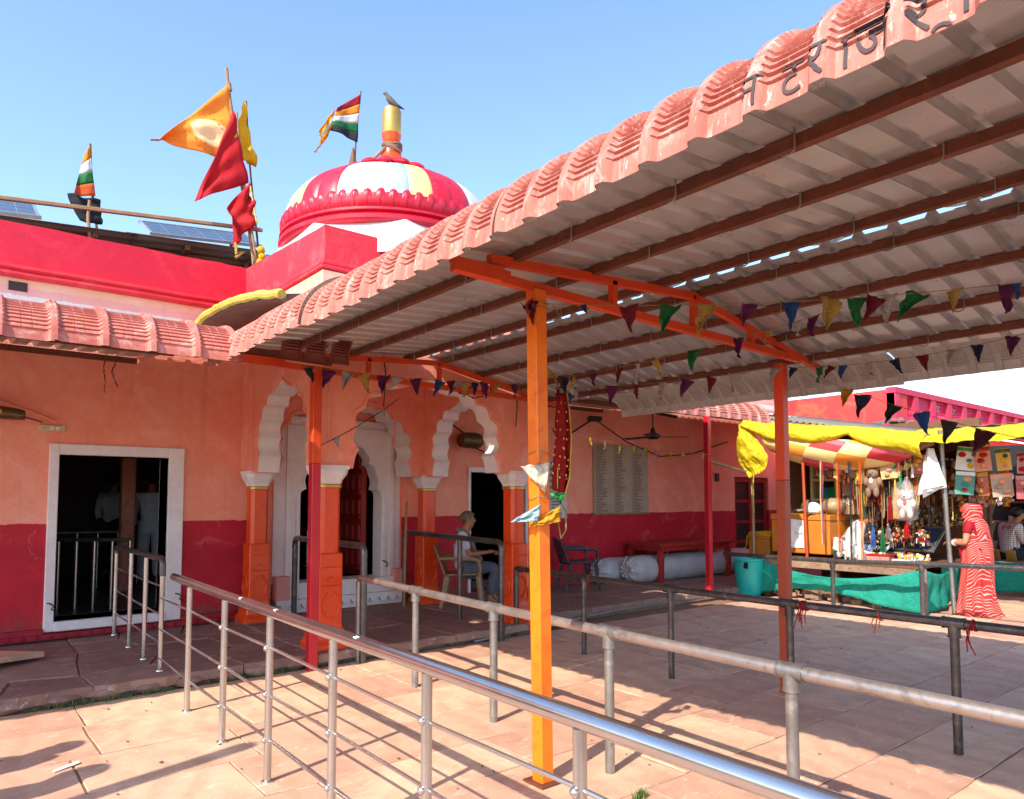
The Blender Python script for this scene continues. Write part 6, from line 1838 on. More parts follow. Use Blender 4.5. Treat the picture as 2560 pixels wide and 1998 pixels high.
# trunks and boxes
def trunk(label, x0, x1, y0, y1, z0, z1, paper=False):
    t = thing('tin_trunk', label, 'trunk', ((x0 + x1) / 2, (y0 + y1) / 2, z0))
    MB().box(x0, x1, y0, y1, z0 + .03, z1 - .1).build('body', M['trunk'], t, bevel=.012)
    MB().box(x0 - .012, x1 + .012, y0 - .012, y1 + .012, z1 - .1, z1).build('lid', M['trunk'], t, bevel=.015)
    for y in (y0 + .1, y1 - .1):
        MB().tube([(x0 + .1, y, z0 + .02), (x1 - .1, y, z0 + .02)], .02, 8).build('runner', M['black'], t)
    yc_ = (y0 + y1) / 2; zc = (z0 + z1) / 2 + .05
    MB().tube([(x0, yc_ - .06, zc), (x0 - .03, yc_ - .06, zc - .03), (x0 - .03, yc_ + .06, zc - .03), (x0, yc_ + .06, zc)], .009, 6).build('handle', M['trunk'], t)
    MB().box(x0 - .006, x0, yc_ - .08, yc_ + .08, zc + .0, zc + .03).build('hasp_plate', M['trunk'], t)
    if paper:
        b = MB(); b.grid(lambda u, v: (x0 - .016 - .012 * nz(u * 3, v * 3) - .02 * (v > .9) * u, y0 + .42 + .26 * u, z0 + .12 + .44 * v + .03 * u * v), 6, 8); b.build('paper_sheet', M['paper'], t)
    return t
trunk('large ochre tin trunk with a white paper stuck on its side, on the stall counter', 10.95, 11.9, 5.62, 6.62, .68, 1.34, True)
trunk('small ochre tin trunk covered with yellow cloth beside the large one', 11.05, 11.6, 6.72, 7.12, .6, 1.0)
b = MB(); b.grid(lambda u, v: (11.0 + .65 * u, 6.68 + .5 * v, 1.02 - (.22 if v > .93 else 0) - (.05 if u < .08 else 0) + .02 * nz(u * 5, v * 5)), 16, 16)
b.build('yellow_cloth', M['yellowtarp'], smooth='all', solid=.004, label='yellow cloth spread over the small ochre trunk', cat='cloth')
# stand under the small trunk
MB().box(11.1, 11.55, 6.76, 7.08, 0, .6).build('wooden_crate', M['woodbrown'], label='brown wooden crate standing under the small ochre trunk', cat='crate', bevel=.008)
def cap(label, p, a, m1, m2, sz=1.0):
    t = thing('cap', label, 'hat', p)
    p = Vector(p)
    MB().sphere(p + Vector((0, 0, .03)), (.11 * sz, .10 * sz, .11 * sz), 16, 10, fn=lambda d: 1 if d.z > -.2 else .9).build('crown', M[m1], t, smooth=True)
    b = MB(); d = Vector((math.cos(a), math.sin(a), 0)); s = Vector((-d.y, d.x, 0))
    b.grid(lambda u, v: p + d * (.05 + .15 * u) * sz + s * ((v - .5) * .2 * sz * (1 - .5 * u * u)) + Vector((0, 0, .01 - .02 * u * u - .03 * (2 * v - 1) ** 2)), 8, 10)
    b.build('peak', M[m2], t, smooth='all', solid=.006)
cap('cream and brown sun hat on top of the large ochre trunk', (11.15, 5.98, 1.37), R(200), 'paper', 'woodbrown', 1.25)
cap('brown cap stacked behind the sun hat on the trunk', (11.3, 6.15, 1.42), R(150), 'woodbrown', 'scarf', 1.15)
b = MB(); b.sphere((11.2, 5.68, 1.47), (.16, .17, .13), 20, 14, fn=lambda d: 1 + .14 * nz(d.x * 3, d.y * 3, d.z * 3)); b.build('cloth_sack', M['tan'], smooth='all', label='slumped khaki cloth bag on the large ochre trunk', cat='bag')
sg = thing('sunglasses_stand', 'upright tan stand with rows of coloured sunglasses', 'display stand', (11.35, 5.5, 1.35))
MB().box(11.32, 11.38, 5.41, 5.59, 1.34, 2.22).build('board', M['wood'], sg, bevel=.01)
for i, (mt, z) in enumerate((('flagorange', 2.12), ('purlin', 2.05), ('flagred', 1.98), ('bucket', 1.88), ('black', 1.62), ('paper', 1.52))):
    b = MB()
    for s in (-.042, .042):
        b.tube([(11.305, 5.5 + s + .032 * math.cos(t), z + .024 * math.sin(t)) for t in [2 * math.pi * q / 12 for q in range(13)]], .006, 5)
        if mt != 'paper': b.sphere((11.308, 5.5 + s, z), (.004, .03, .022), 8, 6)
    b.tube([(11.305, 5.488, z), (11.305, 5.512, z)], .005, 5)
    b.build('sunglasses', M[mt], sg)
sf = thing('shelf_unit', 'cream wooden shelf unit with small boxes behind the trunks', 'shelf', (12.4, 6.2, .66))
b = MB()
for y in (5.75, 6.15, 6.6): b.box(12.3, 12.65, y, y + .05, .66, 2.45)
sf_ = b.build('upright', M['ivory'], sf, kind='stuff')
for z in (1.2, 1.55, 1.9, 2.2): MB().box(12.32, 12.64, 5.8, 6.6, z, z + .04).build('shelf_board', M['ivory'], sf)
for i in range(8):
    r_ = random.Random(i); z = (1.24, 1.59, 1.94, 2.24)[i % 4]
    MB().box(12.36, 12.55, 5.85 + .38 * (i // 4), 6.02 + .38 * (i // 4) + r_.uniform(0, .08), z, z + r_.uniform(.12, .22)).build('small_box', M[('paper', 'teal', 'tan', 'darkpipe')[i % 4]], sf)

# hanging thread bundles under the awning
for i, (y, cs, z0, z1, lab) in enumerate(((5.63, ('flagred', 'pen_blue', 'domeyellow'), 2.18, .88, 'blue, red and yellow neck threads hanging from the awning, leftmost bundle'), (5.37, ('flagred', 'flagorange', 'pen_amber'), 2.15, .78, 'red and orange neck threads hanging second from the left'),
                                    (5.19, ('black', 'wiredark', 'black'), 2.15, .68, 'black neck threads hanging third from the left'), (5.03, ('flagorange', 'saffron', 'flagorange'), 2.16, .66, 'orange neck threads hanging fourth from the left'))):
    t = thing('thread_bundle', lab, 'threads', (10.72, y, z1), 'thread bundles under the awning')
    for q, c_ in enumerate(cs):
        b = MB(); r_ = random.Random(i * 5 + q)
        for a in range(4):
            ph = r_.uniform(0, 6)
            b.tube([(10.76 + .012 * math.sin(zz * 5 + ph), y + (q - 1) * .012 + .012 * math.sin(zz * 4 + ph + a), z0 + (z1 - z0) * zz + r_.uniform(-.01, .01)) for zz in [k_ / 14 for k_ in range(15)]], .0024, 4)
        b.build('thread', M[c_], t, kind='stuff')
# key ring racks and bead strings
def rack(label, y, z, n, x=11.2, mts=('woodbrown', 'pen_gold', 'galv'), ln=.28, seed=0):
    t = thing('keyring_rack', label, 'rack', (x, y, z))
    MB().tube([(x, y - .02, z), (x, y - .035 * n, z - .01)], .022, 10).build('rod', M['wood'], t, smooth=True)
    r_ = random.Random(seed)
    for i in range(n):
        yy = y - .035 * i - .03
        b = MB().tube([(x + .03 * math.cos(a), yy, z + .034 * math.sin(a)) for a in [2 * math.pi * q / 10 for q in range(11)]], .004, 5)
        l_ = ln * r_.uniform(.6, 1.2)
        b.tube([(x - .02, yy, z - .03), (x - .02, yy + r_.uniform(-.01, .01), z - l_)], .008, 5)
        b.sphere((x - .02, yy, z - l_ - .02), (.02, .016, .03), 8, 6)
        b.build('keyring', M[mts[i % len(mts)]], t, smooth=True)
rack('upper wooden rod of key rings behind the seller', 4.86, 1.93, 6, 11.3, seed=1)
rack('lower wooden rod of key rings right of the seller', 5.02, 1.72, 7, 11.25, ('galv', 'wood', 'black'), seed=2)
rack('rod of dark key rings beside the doll bag', 4.30, 1.62, 5, 11.7, ('black', 'pen_gold', 'wood'), .4, seed=3)
for i, (y, z0, z1, c_, lab) in enumerate(((4.74, 1.62, 1.28, 'chunri', 'dark red bead tassel hanging in the middle of the stall'), (4.52, 1.30, 1.02, 'flagred', 'bright red tassel hanging under the doll bag'), (4.66, 1.9, 1.3, 'pen_gold', 'golden bead string hanging left of the doll bag'), (5.0, 1.2, .86, 'pen_blue', 'blue tassel hanging above the counter'), (4.86, 1.15, .80, 'flaggreen', 'bright green tassel hanging above the counter'), (4.78, 1.2, 1.0, 'galv', 'silver chain hanging above the frames'))):
    t = thing('tassel', lab, 'tassel', (11.05, y, z1), 'tassels over the counter')
    MB().tube([(11.05, y, z0 + .4), (11.05, y, z0)], .004, 5).build('cord', M['wire'], t)
    b = MB().sphere((11.05, y, z0), .022, 8, 6)
    for q in range(9):
        a = 2 * math.pi * q / 9
        b.tube([(11.05, y, z0), (11.05 + .025 * math.cos(a), y + .025 * math.sin(a), (z0 + z1) / 2), (11.05 + .03 * math.cos(a), y + .03 * math.sin(a), z1)], .007, 5)
    b.build('fringe', M[c_], t, smooth=True)

# doll in a plastic bag, packets of toys
def clear_mat():
    m, nt, bs = new_mat('clear_plastic_bag')
    bs.inputs['Base Color'].default_value = (.95, .95, .96, 1); bs.inputs['Roughness'].default_value = .12
    bs.inputs['Alpha'].default_value = .10
    return m
M['clear'] = clear_mat()
M['dollwhite'] = paint('white_plush', srgb(216, 192, 186), srgb(206, 168, 164), None, .9, 9, bmp=.5, fine=40)
M['plushbrown'] = paint('brown_plush', srgb(142, 112, 90), srgb(120, 92, 74), None, .9, 9, bmp=.5, fine=40)
M['plushpeach'] = paint('peach_plush', srgb(226, 150, 110), srgb(214, 130, 96), None, .9, 9, bmp=.5, fine=40)
def soft_toy(label, p, s, mt, acc, bag=True, arms=True):
    t = thing('soft_toy', label, 'soft toy', (p[0], p[1], p[2] - .3 * s))
    p = Vector(p)
    MB().sphere(p + Vector((0, 0, -.02 * s)), (.09 * s, .10 * s, .12 * s), 14, 10).build('body', M[mt], t, smooth=True)
    MB().sphere(p + Vector((-.02 * s, 0, .15 * s)), (.085 * s, .09 * s, .08 * s), 14, 10).build('head', M[mt], t, smooth=True)
    for sd_ in (-1, 1):
        MB().sphere(p + Vector((0, sd_ * .07 * s, .22 * s)), .03 * s, 8, 6).build('ear', M[mt], t, smooth=True)
        MB().sphere(p + Vector((-.03 * s, sd_ * .10 * s, .03 * s)), (.04 * s, .05 * s, .07 * s), 10, 8).build('arm', M[mt], t, smooth=True)
        MB().sphere(p + Vector((-.05 * s, sd_ * .06 * s, -.14 * s)), (.05 * s, .045 * s, .08 * s), 10, 8).build('leg', M[mt], t, smooth=True)
        MB().sphere(p + Vector((-.1 * s, sd_ * .035 * s, .165 * s)), .009 * s, 6, 5).build('eye', M['black'], t)
    MB().sphere(p + Vector((-.105 * s, 0, .14 * s)), (.012 * s, .02 * s, .014 * s), 8, 6).build('nose', M['hair'], t)
    MB().sphere(p + Vector((-.085 * s, 0, .04 * s)), (.03 * s, .03 * s, .05 * s), 8, 6).build('bow', M[acc], t, smooth=True)
    if bag:
        b = MB()
        b.lathe([(.02, .46), (.04, .40), (.10, .33), (.15, .2), (.165, 0), (.15, -.22), (.10, -.25)], tuple(p), 22, mod=lambda a, i, z: s * (1 + .06 * math.sin(5 * a + z * 20)))
        b.v = [(x, y, p.z + (z - p.z) * s) for x, y, z in b.v]
        b.build('plastic_bag', M['clear'], t, smooth='all')
    return t
soft_toy('white soft toy with red bow in a clear plastic bag hanging in front', (10.95, 4.46, 1.50), .88, 'dollwhite', 'flagred')
soft_toy('pink bagged soft toy behind the white one', (11.15, 4.60, 1.50), .95, 'plushpeach', 'flagred')
soft_toy('brown plush toy with white paws hanging left of the middle', (10.98, 4.94, 1.82), .95, 'plushbrown', 'paper', False)
soft_toy('orange plush toy hanging under the awning behind the brown one', (11.4, 4.86, 2.2), .9, 'plushpeach', 'flagorange', False)
hp = thing('paper_cone', 'large folded white plastic sheet hanging from the stall corner pole', 'sheet', (10.98, 4.05, 1.65))
b = MB(); b.grid(lambda u, v: (10.88 + .05 * nz(u * 3, v * 3) + .10 * abs(u - .45), 4.12 + (.5 - u) * (.09 + .30 * v), 2.30 - .55 * v - .12 * v * (1 - u)), 10, 12)
b.build('sheet', M['paper'], hp, smooth='all', solid=.003)
b = MB(); b.grid(lambda u, v: (10.87 + .03 * v, 4.22 - .3 * u, 1.72 - .12 * v * (1 - u) + .06 * u), 6, 6); b.build('folded_corner', M['under'], hp, solid=.003)
PK = [('flagorange', 'plushpeach'), ('pen_gold', 'flagyellow'), ('paper', 'pen_green'), ('plushpeach', 'flagred'), ('flagyellow', 'flaggreen'), ('pen_pink', 'flagcrimson'), ('teal', 'paper'), ('flagorange', 'flagyellow'), ('tan', 'plushpeach'), ('flagred', 'pen_pink'), ('pen_gold', 'plushbrown'), ('flaggreen', 'flagyellow')]
POS = [(10.98, 4.30, 2.12), (11.0, 4.70, 2.06), (11.35, 3.84, 2.16), (11.35, 3.60, 2.14), (11.4, 3.36, 2.15), (11.4, 3.12, 2.1), (11.35, 3.86, 1.82), (11.38, 3.62, 1.80), (11.38, 3.38, 1.79), (11.4, 3.14, 1.76), (11.0, 5.16, 1.98), (11.45, 2.92, 2.05)]
ADJ = ['orange', 'gold card', 'white and green', 'peach', 'yellow and green', 'pink', 'teal and white', 'orange and yellow', 'tan', 'red', 'gold and brown', 'green']
PLC = ['under the awning right of the doll bag', 'under the awning above the doll bag', 'first of the upper row right of the white sheet', 'second of the upper row right of the white sheet', 'third of the upper row right of the white sheet', 'last of the upper row above the sari woman', 'first of the lower row right of the white sheet', 'second of the lower row right of the white sheet', 'third of the lower row right of the white sheet', 'last of the lower row above the sari woman', 'left of the plush toys under the awning', 'at the far right picture edge']
for i, ((ma, mb_), p, ad, pl) in enumerate(zip(PK, POS, ADJ, PLC)):
    t = thing('toy_packet', f'{ad} toy packet hanging {pl}', 'toy packet', (p[0], p[1], p[2] - .2), 'hanging toy packets')
    r_ = random.Random(i); x, y, z = p
    b = MB(); b.grid(lambda u, v: (x - .035 * math.sin(math.pi * u) * math.sin(math.pi * v), y - .1 + .2 * u, z - .17 + .3 * v + .01 * nz(u * 5, v * 5 + i)), 8, 8); b.build('wrapper', M['clear'], t, smooth='all')
    MB().box(x + .004, x + .010, y - .10, y + .10, z - .17, z + .15).build('backing_card', M[ma], t)
    MB().box(x - .004, x + .004, y - .10, y + .10, z + .09, z + .14).build('header_card', M[mb_], t)
    tl_ = r_.uniform(-.16, .16); sz_ = r_.uniform(.8, 1.25)
    for q in range(3):
        MB().sphere((x - .02, y + r_.uniform(-.05, .05), z - .1 + .07 * q), (.025, r_.uniform(.025, .05), r_.uniform(.025, .04)), 10, 8).build('toy', M[r_.choice((ma, mb_, 'flagyellow', 'plushpeach', 'flagred'))], t, smooth=True)
    t.rotation_euler = (tl_, 0, r_.uniform(-.5, .5)); t.scale = (1, sz_, r_.uniform(.85, 1.2))

# framed pictures, trays and goods on the counter
def tray(label, c, sz, rz, tilt, mfr, minn, name='framed_picture'):
    t = thing(name, label, 'frame', (c[0], c[1], .66))
    rr = rotz(rz) @ roty(tilt)
    c = Vector(c); w_, d_ = sz
    MB().obox(c, (w_, d_, .012), rr).build('picture', M[minn], t)
    for s in (-1, 1):
        MB().obox(c + rr @ Vector((0, s * d_ / 2, .008)), (w_ + .05, .035, .035), rr).build('frame_bar', M[mfr], t, bevel=.004)
        MB().obox(c + rr @ Vector((s * w_ / 2, 0, .008)), (.035, d_ - .03, .035), rr).build('frame_bar', M[mfr], t, bevel=.004)
    return t, rr
tray('large grey framed glass picture leaning back at the right of the counter', (11.75, 4.62, .98), (.62, .55), R(0), R(-32), 'galv', 'panel')
tray('grey framed dark picture leaning in the middle of the counter', (11.6, 4.95, .88), (.5, .4), R(8), R(-28), 'galv', 'black')
tray('jewellery tray with white border tilted towards the buyers', (11.25, 5.12, .80), (.5, .42), R(-8), R(-24), 'paper', 'black', 'jewellery_tray')
MB().obox((10.98, 5.28, .79), (.04, .62, .2), rotx(R(22)) @ roty(R(-20))).build('white_board', M['paper'], label='white tilted board propped at the front of the counter', cat='board', bevel=.003)
def goods(name, label, cat, c, sp, n, mts, r0, r1, seed, flat=1.0):
    t = thing(name, label, cat, c)
    for q, mt in enumerate(mts):
        b = MB(); r_ = random.Random(seed + q)
        for i in range(n // len(mts)):
            p = (c[0] + r_.uniform(-1, 1) * sp[0], c[1] + r_.uniform(-1, 1) * sp[1], c[2] + r_.uniform(0, 1) * sp[2])
            rr = r_.uniform(r0, r1)
            kk = r_.random()
            if kk < .45: b.obox(p, (rr * .5, rr * r_.uniform(.8, 1.8), rr * r_.uniform(.8, 2.4) * flat), rotz(r_.uniform(-.6, .6)) @ rotx(r_.uniform(-.4, .4)))
            elif kk < .7: b.tube([p, (p[0], p[1] + r_.uniform(-.01, .01), p[2] - rr * 3.2 * flat)], rr * .28, 6)
            else: b.sphere(p, (rr * .8, rr * r_.uniform(.6, 1.2), rr * r_.uniform(.5, 1.3) * flat), 7, 5)
        b.build('trinket', M[mt], t, smooth=True, kind='stuff')
goods('bead_display', 'brown and gold trinkets lined up behind the frames', 'trinkets', (11.9, 5.0, .95), (.12, .42, .3), 260, ('pen_gold', 'woodbrown', 'chunri', 'paper', 'flagorange'), .015, .03, 1)
goods('bead_display', 'dark brown bangles and trinkets on the back slope of the stall', 'trinkets', (12.4, 4.55, 1.15), (.12, .42, .38), 260, ('woodbrown', 'purlin', 'pen_gold', 'black', 'galv'), .015, .035, 11)
goods('bead_display', 'small yellow and pink ornaments heaped at the right counter corner', 'trinkets', (11.1, 4.45, .68), (.16, .18, .10), 120, ('pen_yellow', 'pen_pink', 'flagorange', 'paper', 'woodbrown'), .018, .035, 21)
goods('bead_display', 'silver jewellery pieces in rows on the black tray', 'trinkets', (11.22, 5.12, .83), (.2, .18, .05), 160, ('galv', 'pen_gold', 'paper'), .006, .012, 31, .6)
goods('bead_display', 'hanging clutter of dark goods at the back of the stall', 'trinkets', (12.85, 5.3, 1.7), (.12, .9, .6), 300, ('woodbrown', 'black', 'darkpipe', 'tan', 'pen_amber', 'chunri'), .03, .07, 41)
goods('bead_display', 'jumble of small toys hanging above the frames', 'trinkets', (11.5, 4.55, 1.75), (.12, .35, .35), 240, ('flagorange', 'pen_pink', 'tan', 'pen_gold', 'flagyellow', 'black'), .02, .05, 51)
goods('bead_display', 'row of carded trinkets and packets hanging below the checked awning', 'trinkets', (11.1, 5.1, 1.95), (.1, .75, .22), 170, ('tan', 'paper', 'pen_gold', 'flagorange', 'plushpeach', 'woodbrown', 'pen_green'), .03, .07, 71)
goods('bead_display', 'carded trinkets hanging right of the corner pole', 'trinkets', (11.7, 3.75, 1.5), (.15, .35, .45), 200, ('tan', 'paper', 'pen_gold', 'flagorange', 'pen_pink', 'black', 'pen_amber'), .02, .05, 81)
goods('bead_display', 'brown and golden charms crowded in the middle of the counter', 'trinkets', (11.32, 4.78, .92), (.10, .42, .22), 320, ('pen_gold', 'woodbrown', 'tan', 'flagorange', 'paper', 'chunri', 'black'), .012, .028, 91)
goods('bead_display', 'small packets and boxes heaped beside the seller', 'trinkets', (11.0, 5.32, .70), (.12, .14, .08), 60, ('paper', 'pen_pink', 'pen_silver'), .02, .05, 101)
bs_ = thing('bead_strings', 'curtain of bead necklaces hanging behind the soft toys', 'beads', (11.12, 4.75, 1.2))
for q, mt in enumerate(('woodbrown', 'pen_gold', 'chunri', 'black', 'tan', 'flagorange', 'pen_green')):
    b = MB(); r_ = random.Random(q + 300)
    for i in range(7):
        y_ = r_.uniform(4.2, 5.35); x_ = r_.uniform(11.08, 11.2); zt_ = r_.uniform(1.75, 2.15); l_ = r_.uniform(.25, .6); w_ = r_.uniform(.015, .04)
        b.tube([(x_, y_ + w_ * math.sin(a), zt_ - l_ / 2 + l_ / 2 * math.cos(a)) for a in [2 * math.pi * k_ / 18 for k_ in range(19)]], r_.uniform(.005, .011), 5)
    b.build('necklace', M[mt], bs_, smooth=True, kind='stuff')
tb_ = thing('plastic_box', 'red lidded clear plastic box of trinkets at the counter front', 'box', (10.98, 4.86, .66))
MB().box(10.86, 11.08, 4.70, 5.02, .665, .75).build('tub', M['pen_pink'], tb_, bevel=.01)
MB().box(10.85, 11.09, 4.69, 5.03, .75, .775).build('lid', M['flagred'], tb_, bevel=.006)
for i in range(6): MB().sphere((10.92 + .02 * (i % 2), 4.74 + .05 * i, .785), (.03, .025, .014), 8, 6).build('trinket', M[('flaggreen', 'flagyellow', 'paper')[i % 3]], tb_)
MB().box(10.85, 11.05, 4.40, 4.66, .665, .72).build('clear_case', M['pen_silver'], label='low clear plastic case beside the red lidded box', cat='box', bevel=.008)
for i, (mt, lab) in enumerate((('greyplastic', 'grey box at the bottom of the stack beside the seller'), ('teal', 'teal box in the middle of the stack beside the seller'), ('pen_pink', 'pink box on top of the stack beside the seller'))):
    MB().box(11.0, 11.25, 5.42 + .01 * i, 5.60, .665 + .11 * i, .77 + .11 * i).build('stacked_box', M[mt], label=lab, cat='box', bevel=.005)

# bucket
bk = thing('bucket', 'tall turquoise plastic bucket standing left of the stall', 'bucket', (10.62, 6.85, 0))
MB().lathe([(0, .012), (.185, .012), (.195, .03), (.235, .56), (.25, .575), (.25, .60), (.235, .605), (.225, .59), (.18, .04), (0, .035)], (10.62, 6.85, 0), 32).build('tub', M['bucket'], bk, smooth=True)
for s in (-1, 1): MB().sphere((10.62 + s * .17, 6.85 - s * .17, .565), (.03, .03, .025), 8, 6).build('lug', M['bucket'], bk, smooth=True)
MB().box(10.395, 10.40, 6.72, 6.80, .45, .55).build('label_sticker', M['black'], bk)

# seller bending over the counter
SELL = dict(pelvis=(-.15, 0, .12), chest=(.08, 0, .46), neck=(.2, 0, .58), head=(.3, 0, .66), Lsh=(.08, .18, .52), Rsh=(.08, -.18, .52), Lel=(.2, .24, .3), Rel=(.05, -.27, .26), Lwr=(.42, .12, .34), Rwr=(.12, -.30, .04),
            Lhip=(-.1, .1, .11), Rhip=(-.1, -.1, .11), Lkn=(.25, .28, .16), Rkn=(.25, -.26, .16), Lan=(.08, .05, .09), Ran=(.10, -.04, .09), _tilt=.5)
person('seller in a light grey shirt and jeans bending over the stall counter', (11.28, 5.42, .66), (.55, -.8, 0), SELL, ('skin', 'hair', 'greyshirt', 'jeans'), {'sleeve': 1.6, 'ease': .03}, shoes=False)

# ------------------------------------------------------------------ woman in a striped sari
def sari_mat():
    m, nt, bs = new_mat('red_white_striped_sari')
    v = coords(nt)
    nz_ = N(nt, 'ShaderNodeTexNoise'); nz_.inputs['Scale'].default_value = 2.6; nz_.inputs['Detail'].default_value = 2
    nt.links.new(v, nz_.inputs['Vector'])
    ad = nt.nodes.new('ShaderNodeVectorMath'); ad.operation = 'MULTIPLY_ADD'
    ad.inputs[1].default_value = (.22, .22, .26)
    nt.links.new(nz_.outputs['Color'], ad.inputs[0]); nt.links.new(v, ad.inputs[2])
    wv = nt.nodes.new('ShaderNodeTexWave'); wv.bands_direction = 'DIAGONAL'; wv.inputs['Scale'].default_value = 13.0; wv.inputs['Distortion'].default_value = .6; wv.inputs['Detail'].default_value = 1
    nt.links.new(ad.outputs[0], wv.inputs[0])
    red = ramp(nt, noise_tex(nt, v, 8, 4, .6), [(.3, srgb(186, 30, 30)), (.7, srgb(164, 18, 22))])
    out_ = mix(nt, ramp(nt, wv.outputs['Fac'], [(.84, (0, 0, 0, 1)), (.92, (.5, .5, .5, 1))]), red, srgb(244, 206, 186))
    nt.links.new(out_, bs.inputs['Base Color']); bs.inputs['Roughness'].default_value = .7
    bump(nt, bs, noise_tex(nt, v, 22, 3, .6), .4, .01)
    return m
MSARI = sari_mat()
WB = Vector((11.22, 3.70, 0)); WF = Vector((.1, .995, 0)).normalized()
WL = Vector((0, 0, 1)).cross(WF)
WST = dict(STAND); WST = {k_: (v[0], v[1] * .92, v[2] * .93) for k_, v in WST.items()}
WST.update(Lsh=(0, .17, 1.24), Rsh=(0, -.17, 1.24), Lel=(.02, .235, .98), Rel=(.02, -.22, .99), Lwr=(.22, .14, .98), Rwr=(.24, -.1, 1.0), head=(.03, 0, 1.42), neck=(.01, 0, 1.32), chest=(0, 0, 1.17))
wm, WP, _, _ = person('woman in a red and white striped sari standing with her back to the camera', tuple(WB), WF, WST, ('skinlight', 'hair', 'flagcrimson', 'flagcrimson'), {'sleeve': .55, 'ease': .012}, hair='short', shoes=False)
def wv_(f, l, z): return WB + WF * f + WL * l + Vector((0, 0, z))
PR = [(0.005, .275, .235, 0, .0), (.06, .27, .23, 0, 0), (.2, .235, .205, 0, 0), (.4, .205, .19, 0, 0), (.6, .2, .185, -.01, 0), (.8, .2, .185, -.02, 0), (.92, .192, .172, -.015, 0), (1.02, .18, .155, -.01, 0)]
b = MB()
def sk(u, v):
    i = u * (len(PR) - 1); a = int(min(i, len(PR) - 2)); t = i - a
    z, rl, rf, of, ol = [PR[a][q] * (1 - t) + PR[a + 1][q] * t for q in range(5)]
    th = 2 * math.pi * v
    fold = 1 + (.075 * (1 - u) + .02) * math.sin(9 * th + 3 * nz(u * 2, 1) + u * 2) + .03 * math.sin(17 * th + u * 5) * (1 - u) + .05 * nz(math.cos(th) * 2, math.sin(th) * 2, u * 3)
    return wv_(of + rf * fold * math.cos(th) - .05 * (1 - u) ** 3 * max(0, -math.cos(th)), ol + rl * fold * math.sin(th) - .08 * (1 - u) ** 4 * max(0, -math.sin(th)), z)
b.grid(sk, 40, 80)
b.build('sari_skirt', MSARI, wm, smooth='all', solid=.006)
# drape over back, shoulders and head
DR = [(.50, .205, .19), (.7, .215, .195), (.9, .21, .19), (1.05, .205, .18), (1.16, .205, .165), (1.25, .185, .145), (1.31, .13, .125), (1.37, .118, .13), (1.45, .118, .135), (1.51, .095, .11), (1.545, .03, .04)]
b = MB()
def dr_(u, v):
    i = u * (len(DR) - 1); a = int(min(i, len(DR) - 2)); t = i - a
    z, rl, rf = [DR[a][q] * (1 - t) + DR[a + 1][q] * t for q in range(3)]
    # open towards the front-left; covers from front right round the back to the left arm
    th = R(62 + 250 * v) if u < .5 else R(48 + 264 * v)
    low = max(0, .55 - u)
    fold = 1 + .05 * math.sin(7 * th + 6 * u) * (1 - u) + .035 * nz(math.cos(th) * 3, math.sin(th) * 3, u * 6) + .03 * math.sin(26 * u + 3 * math.sin(th * 2)) * (1 if u < .7 else .3)
    zz = z - .12 * low * math.sin(th * 1.5) + (.02 * math.sin(th * 3) * (u < .8))
    return wv_(.0 + rf * fold * math.cos(th) + (.03 if u > .6 else 0), rl * fold * math.sin(th) * (1 if math.sin(th) < 0 or u > .55 else .80), zz)
b.grid(dr_, 56, 60)
b.build('sari_drape', MSARI, wm, smooth='all', solid=.006)
bg_ = MB()
for q in range(3):
    c = WP['Lwr'] - (WP['Lwr'] - WP['Lel']).normalized() * (.02 + .012 * q)
    d = (WP['Lwr'] - WP['Lel']).normalized(); u1 = d.cross(Vector((0, 0, 1))).normalized(); u2 = d.cross(u1)
    bg_.tube([c + (u1 * math.cos(a) + u2 * math.sin(a)) * .034 for a in [2 * math.pi * k_ / 14 for k_ in range(15)]], .006, 6)
bg_.build('bangles', M['paper'], wm, smooth=True, kind='stuff')

# ------------------------------------------------------------------ second stall at the right edge
s2 = thing('market_stall', 'second stall at the right edge with low counter, dark shelves and turquoise skirt', 'stall', (15.0, 3.6, 0))
MB().box(13.7, 17.5, 2.2, 4.35, .50, .56).build('counter_top', M['cement'], s2, bevel=.01)
for x in (13.85, 15.4): MB().tube([(x, 2.9, 0), (x, 2.9, .5)], .06, 8).build('counter_leg', M['woodbrown'], s2)
b = MB(); b.grid(lambda u, v: (13.62 - .03 * math.sin(u * 20), 4.45 - 2.6 * u, (.55 - .18 * u * 0) * (1 - v) + (.02 + .35 * u) * v + .03 * nz(u * 6, v * 3)), 30, 8); b.build('cloth_skirt', M['teal'], s2, smooth='all', solid=.004)
b = MB(); b.grid(lambda u, v: (12.2 + 1.4 * u, 4.5 + .03 * math.sin(u * 18), .6 * (1 - v) + .05 * v), 16, 6); b.build('cloth_skirt', M['teal'], s2, smooth='all', solid=.004)
MB().box(17.5, 17.7, 1.0, 6.0, 0, 2.7).build('back_panel', M['black'], s2)
for z in (1.1, 1.5, 1.9): MB().box(16.6, 17.5, 3.0, 5.2, z, z + .04).build('shelf_board', M['woodbrown'], s2)
for i in range(10):
    r_ = random.Random(i)
    MB().box(16.6, 16.85, 3.1 + .2 * i, 3.27 + .2 * i, 1.14 + .4 * (i % 2), 1.22 + .4 * (i % 2) + r_.uniform(0, .12)).build('book_stack', M[('paper', 'chunri', 'tan')[i % 3]], s2)
MB().tube([(13.75, 4.3, 0), (13.75, 4.3, 2.6)], .035, 8).build('pole', M['woodbrown'], s2)
b = MB(); b.grid(lambda u, v: (13.5 + 4.2 * v, 4.6 - 3.6 * u, 2.68 + .1 * v + .04 * nz(u * 4, v * 4)), 10, 10); b.build('roof_sheet', M['corr'], s2, solid=.006)
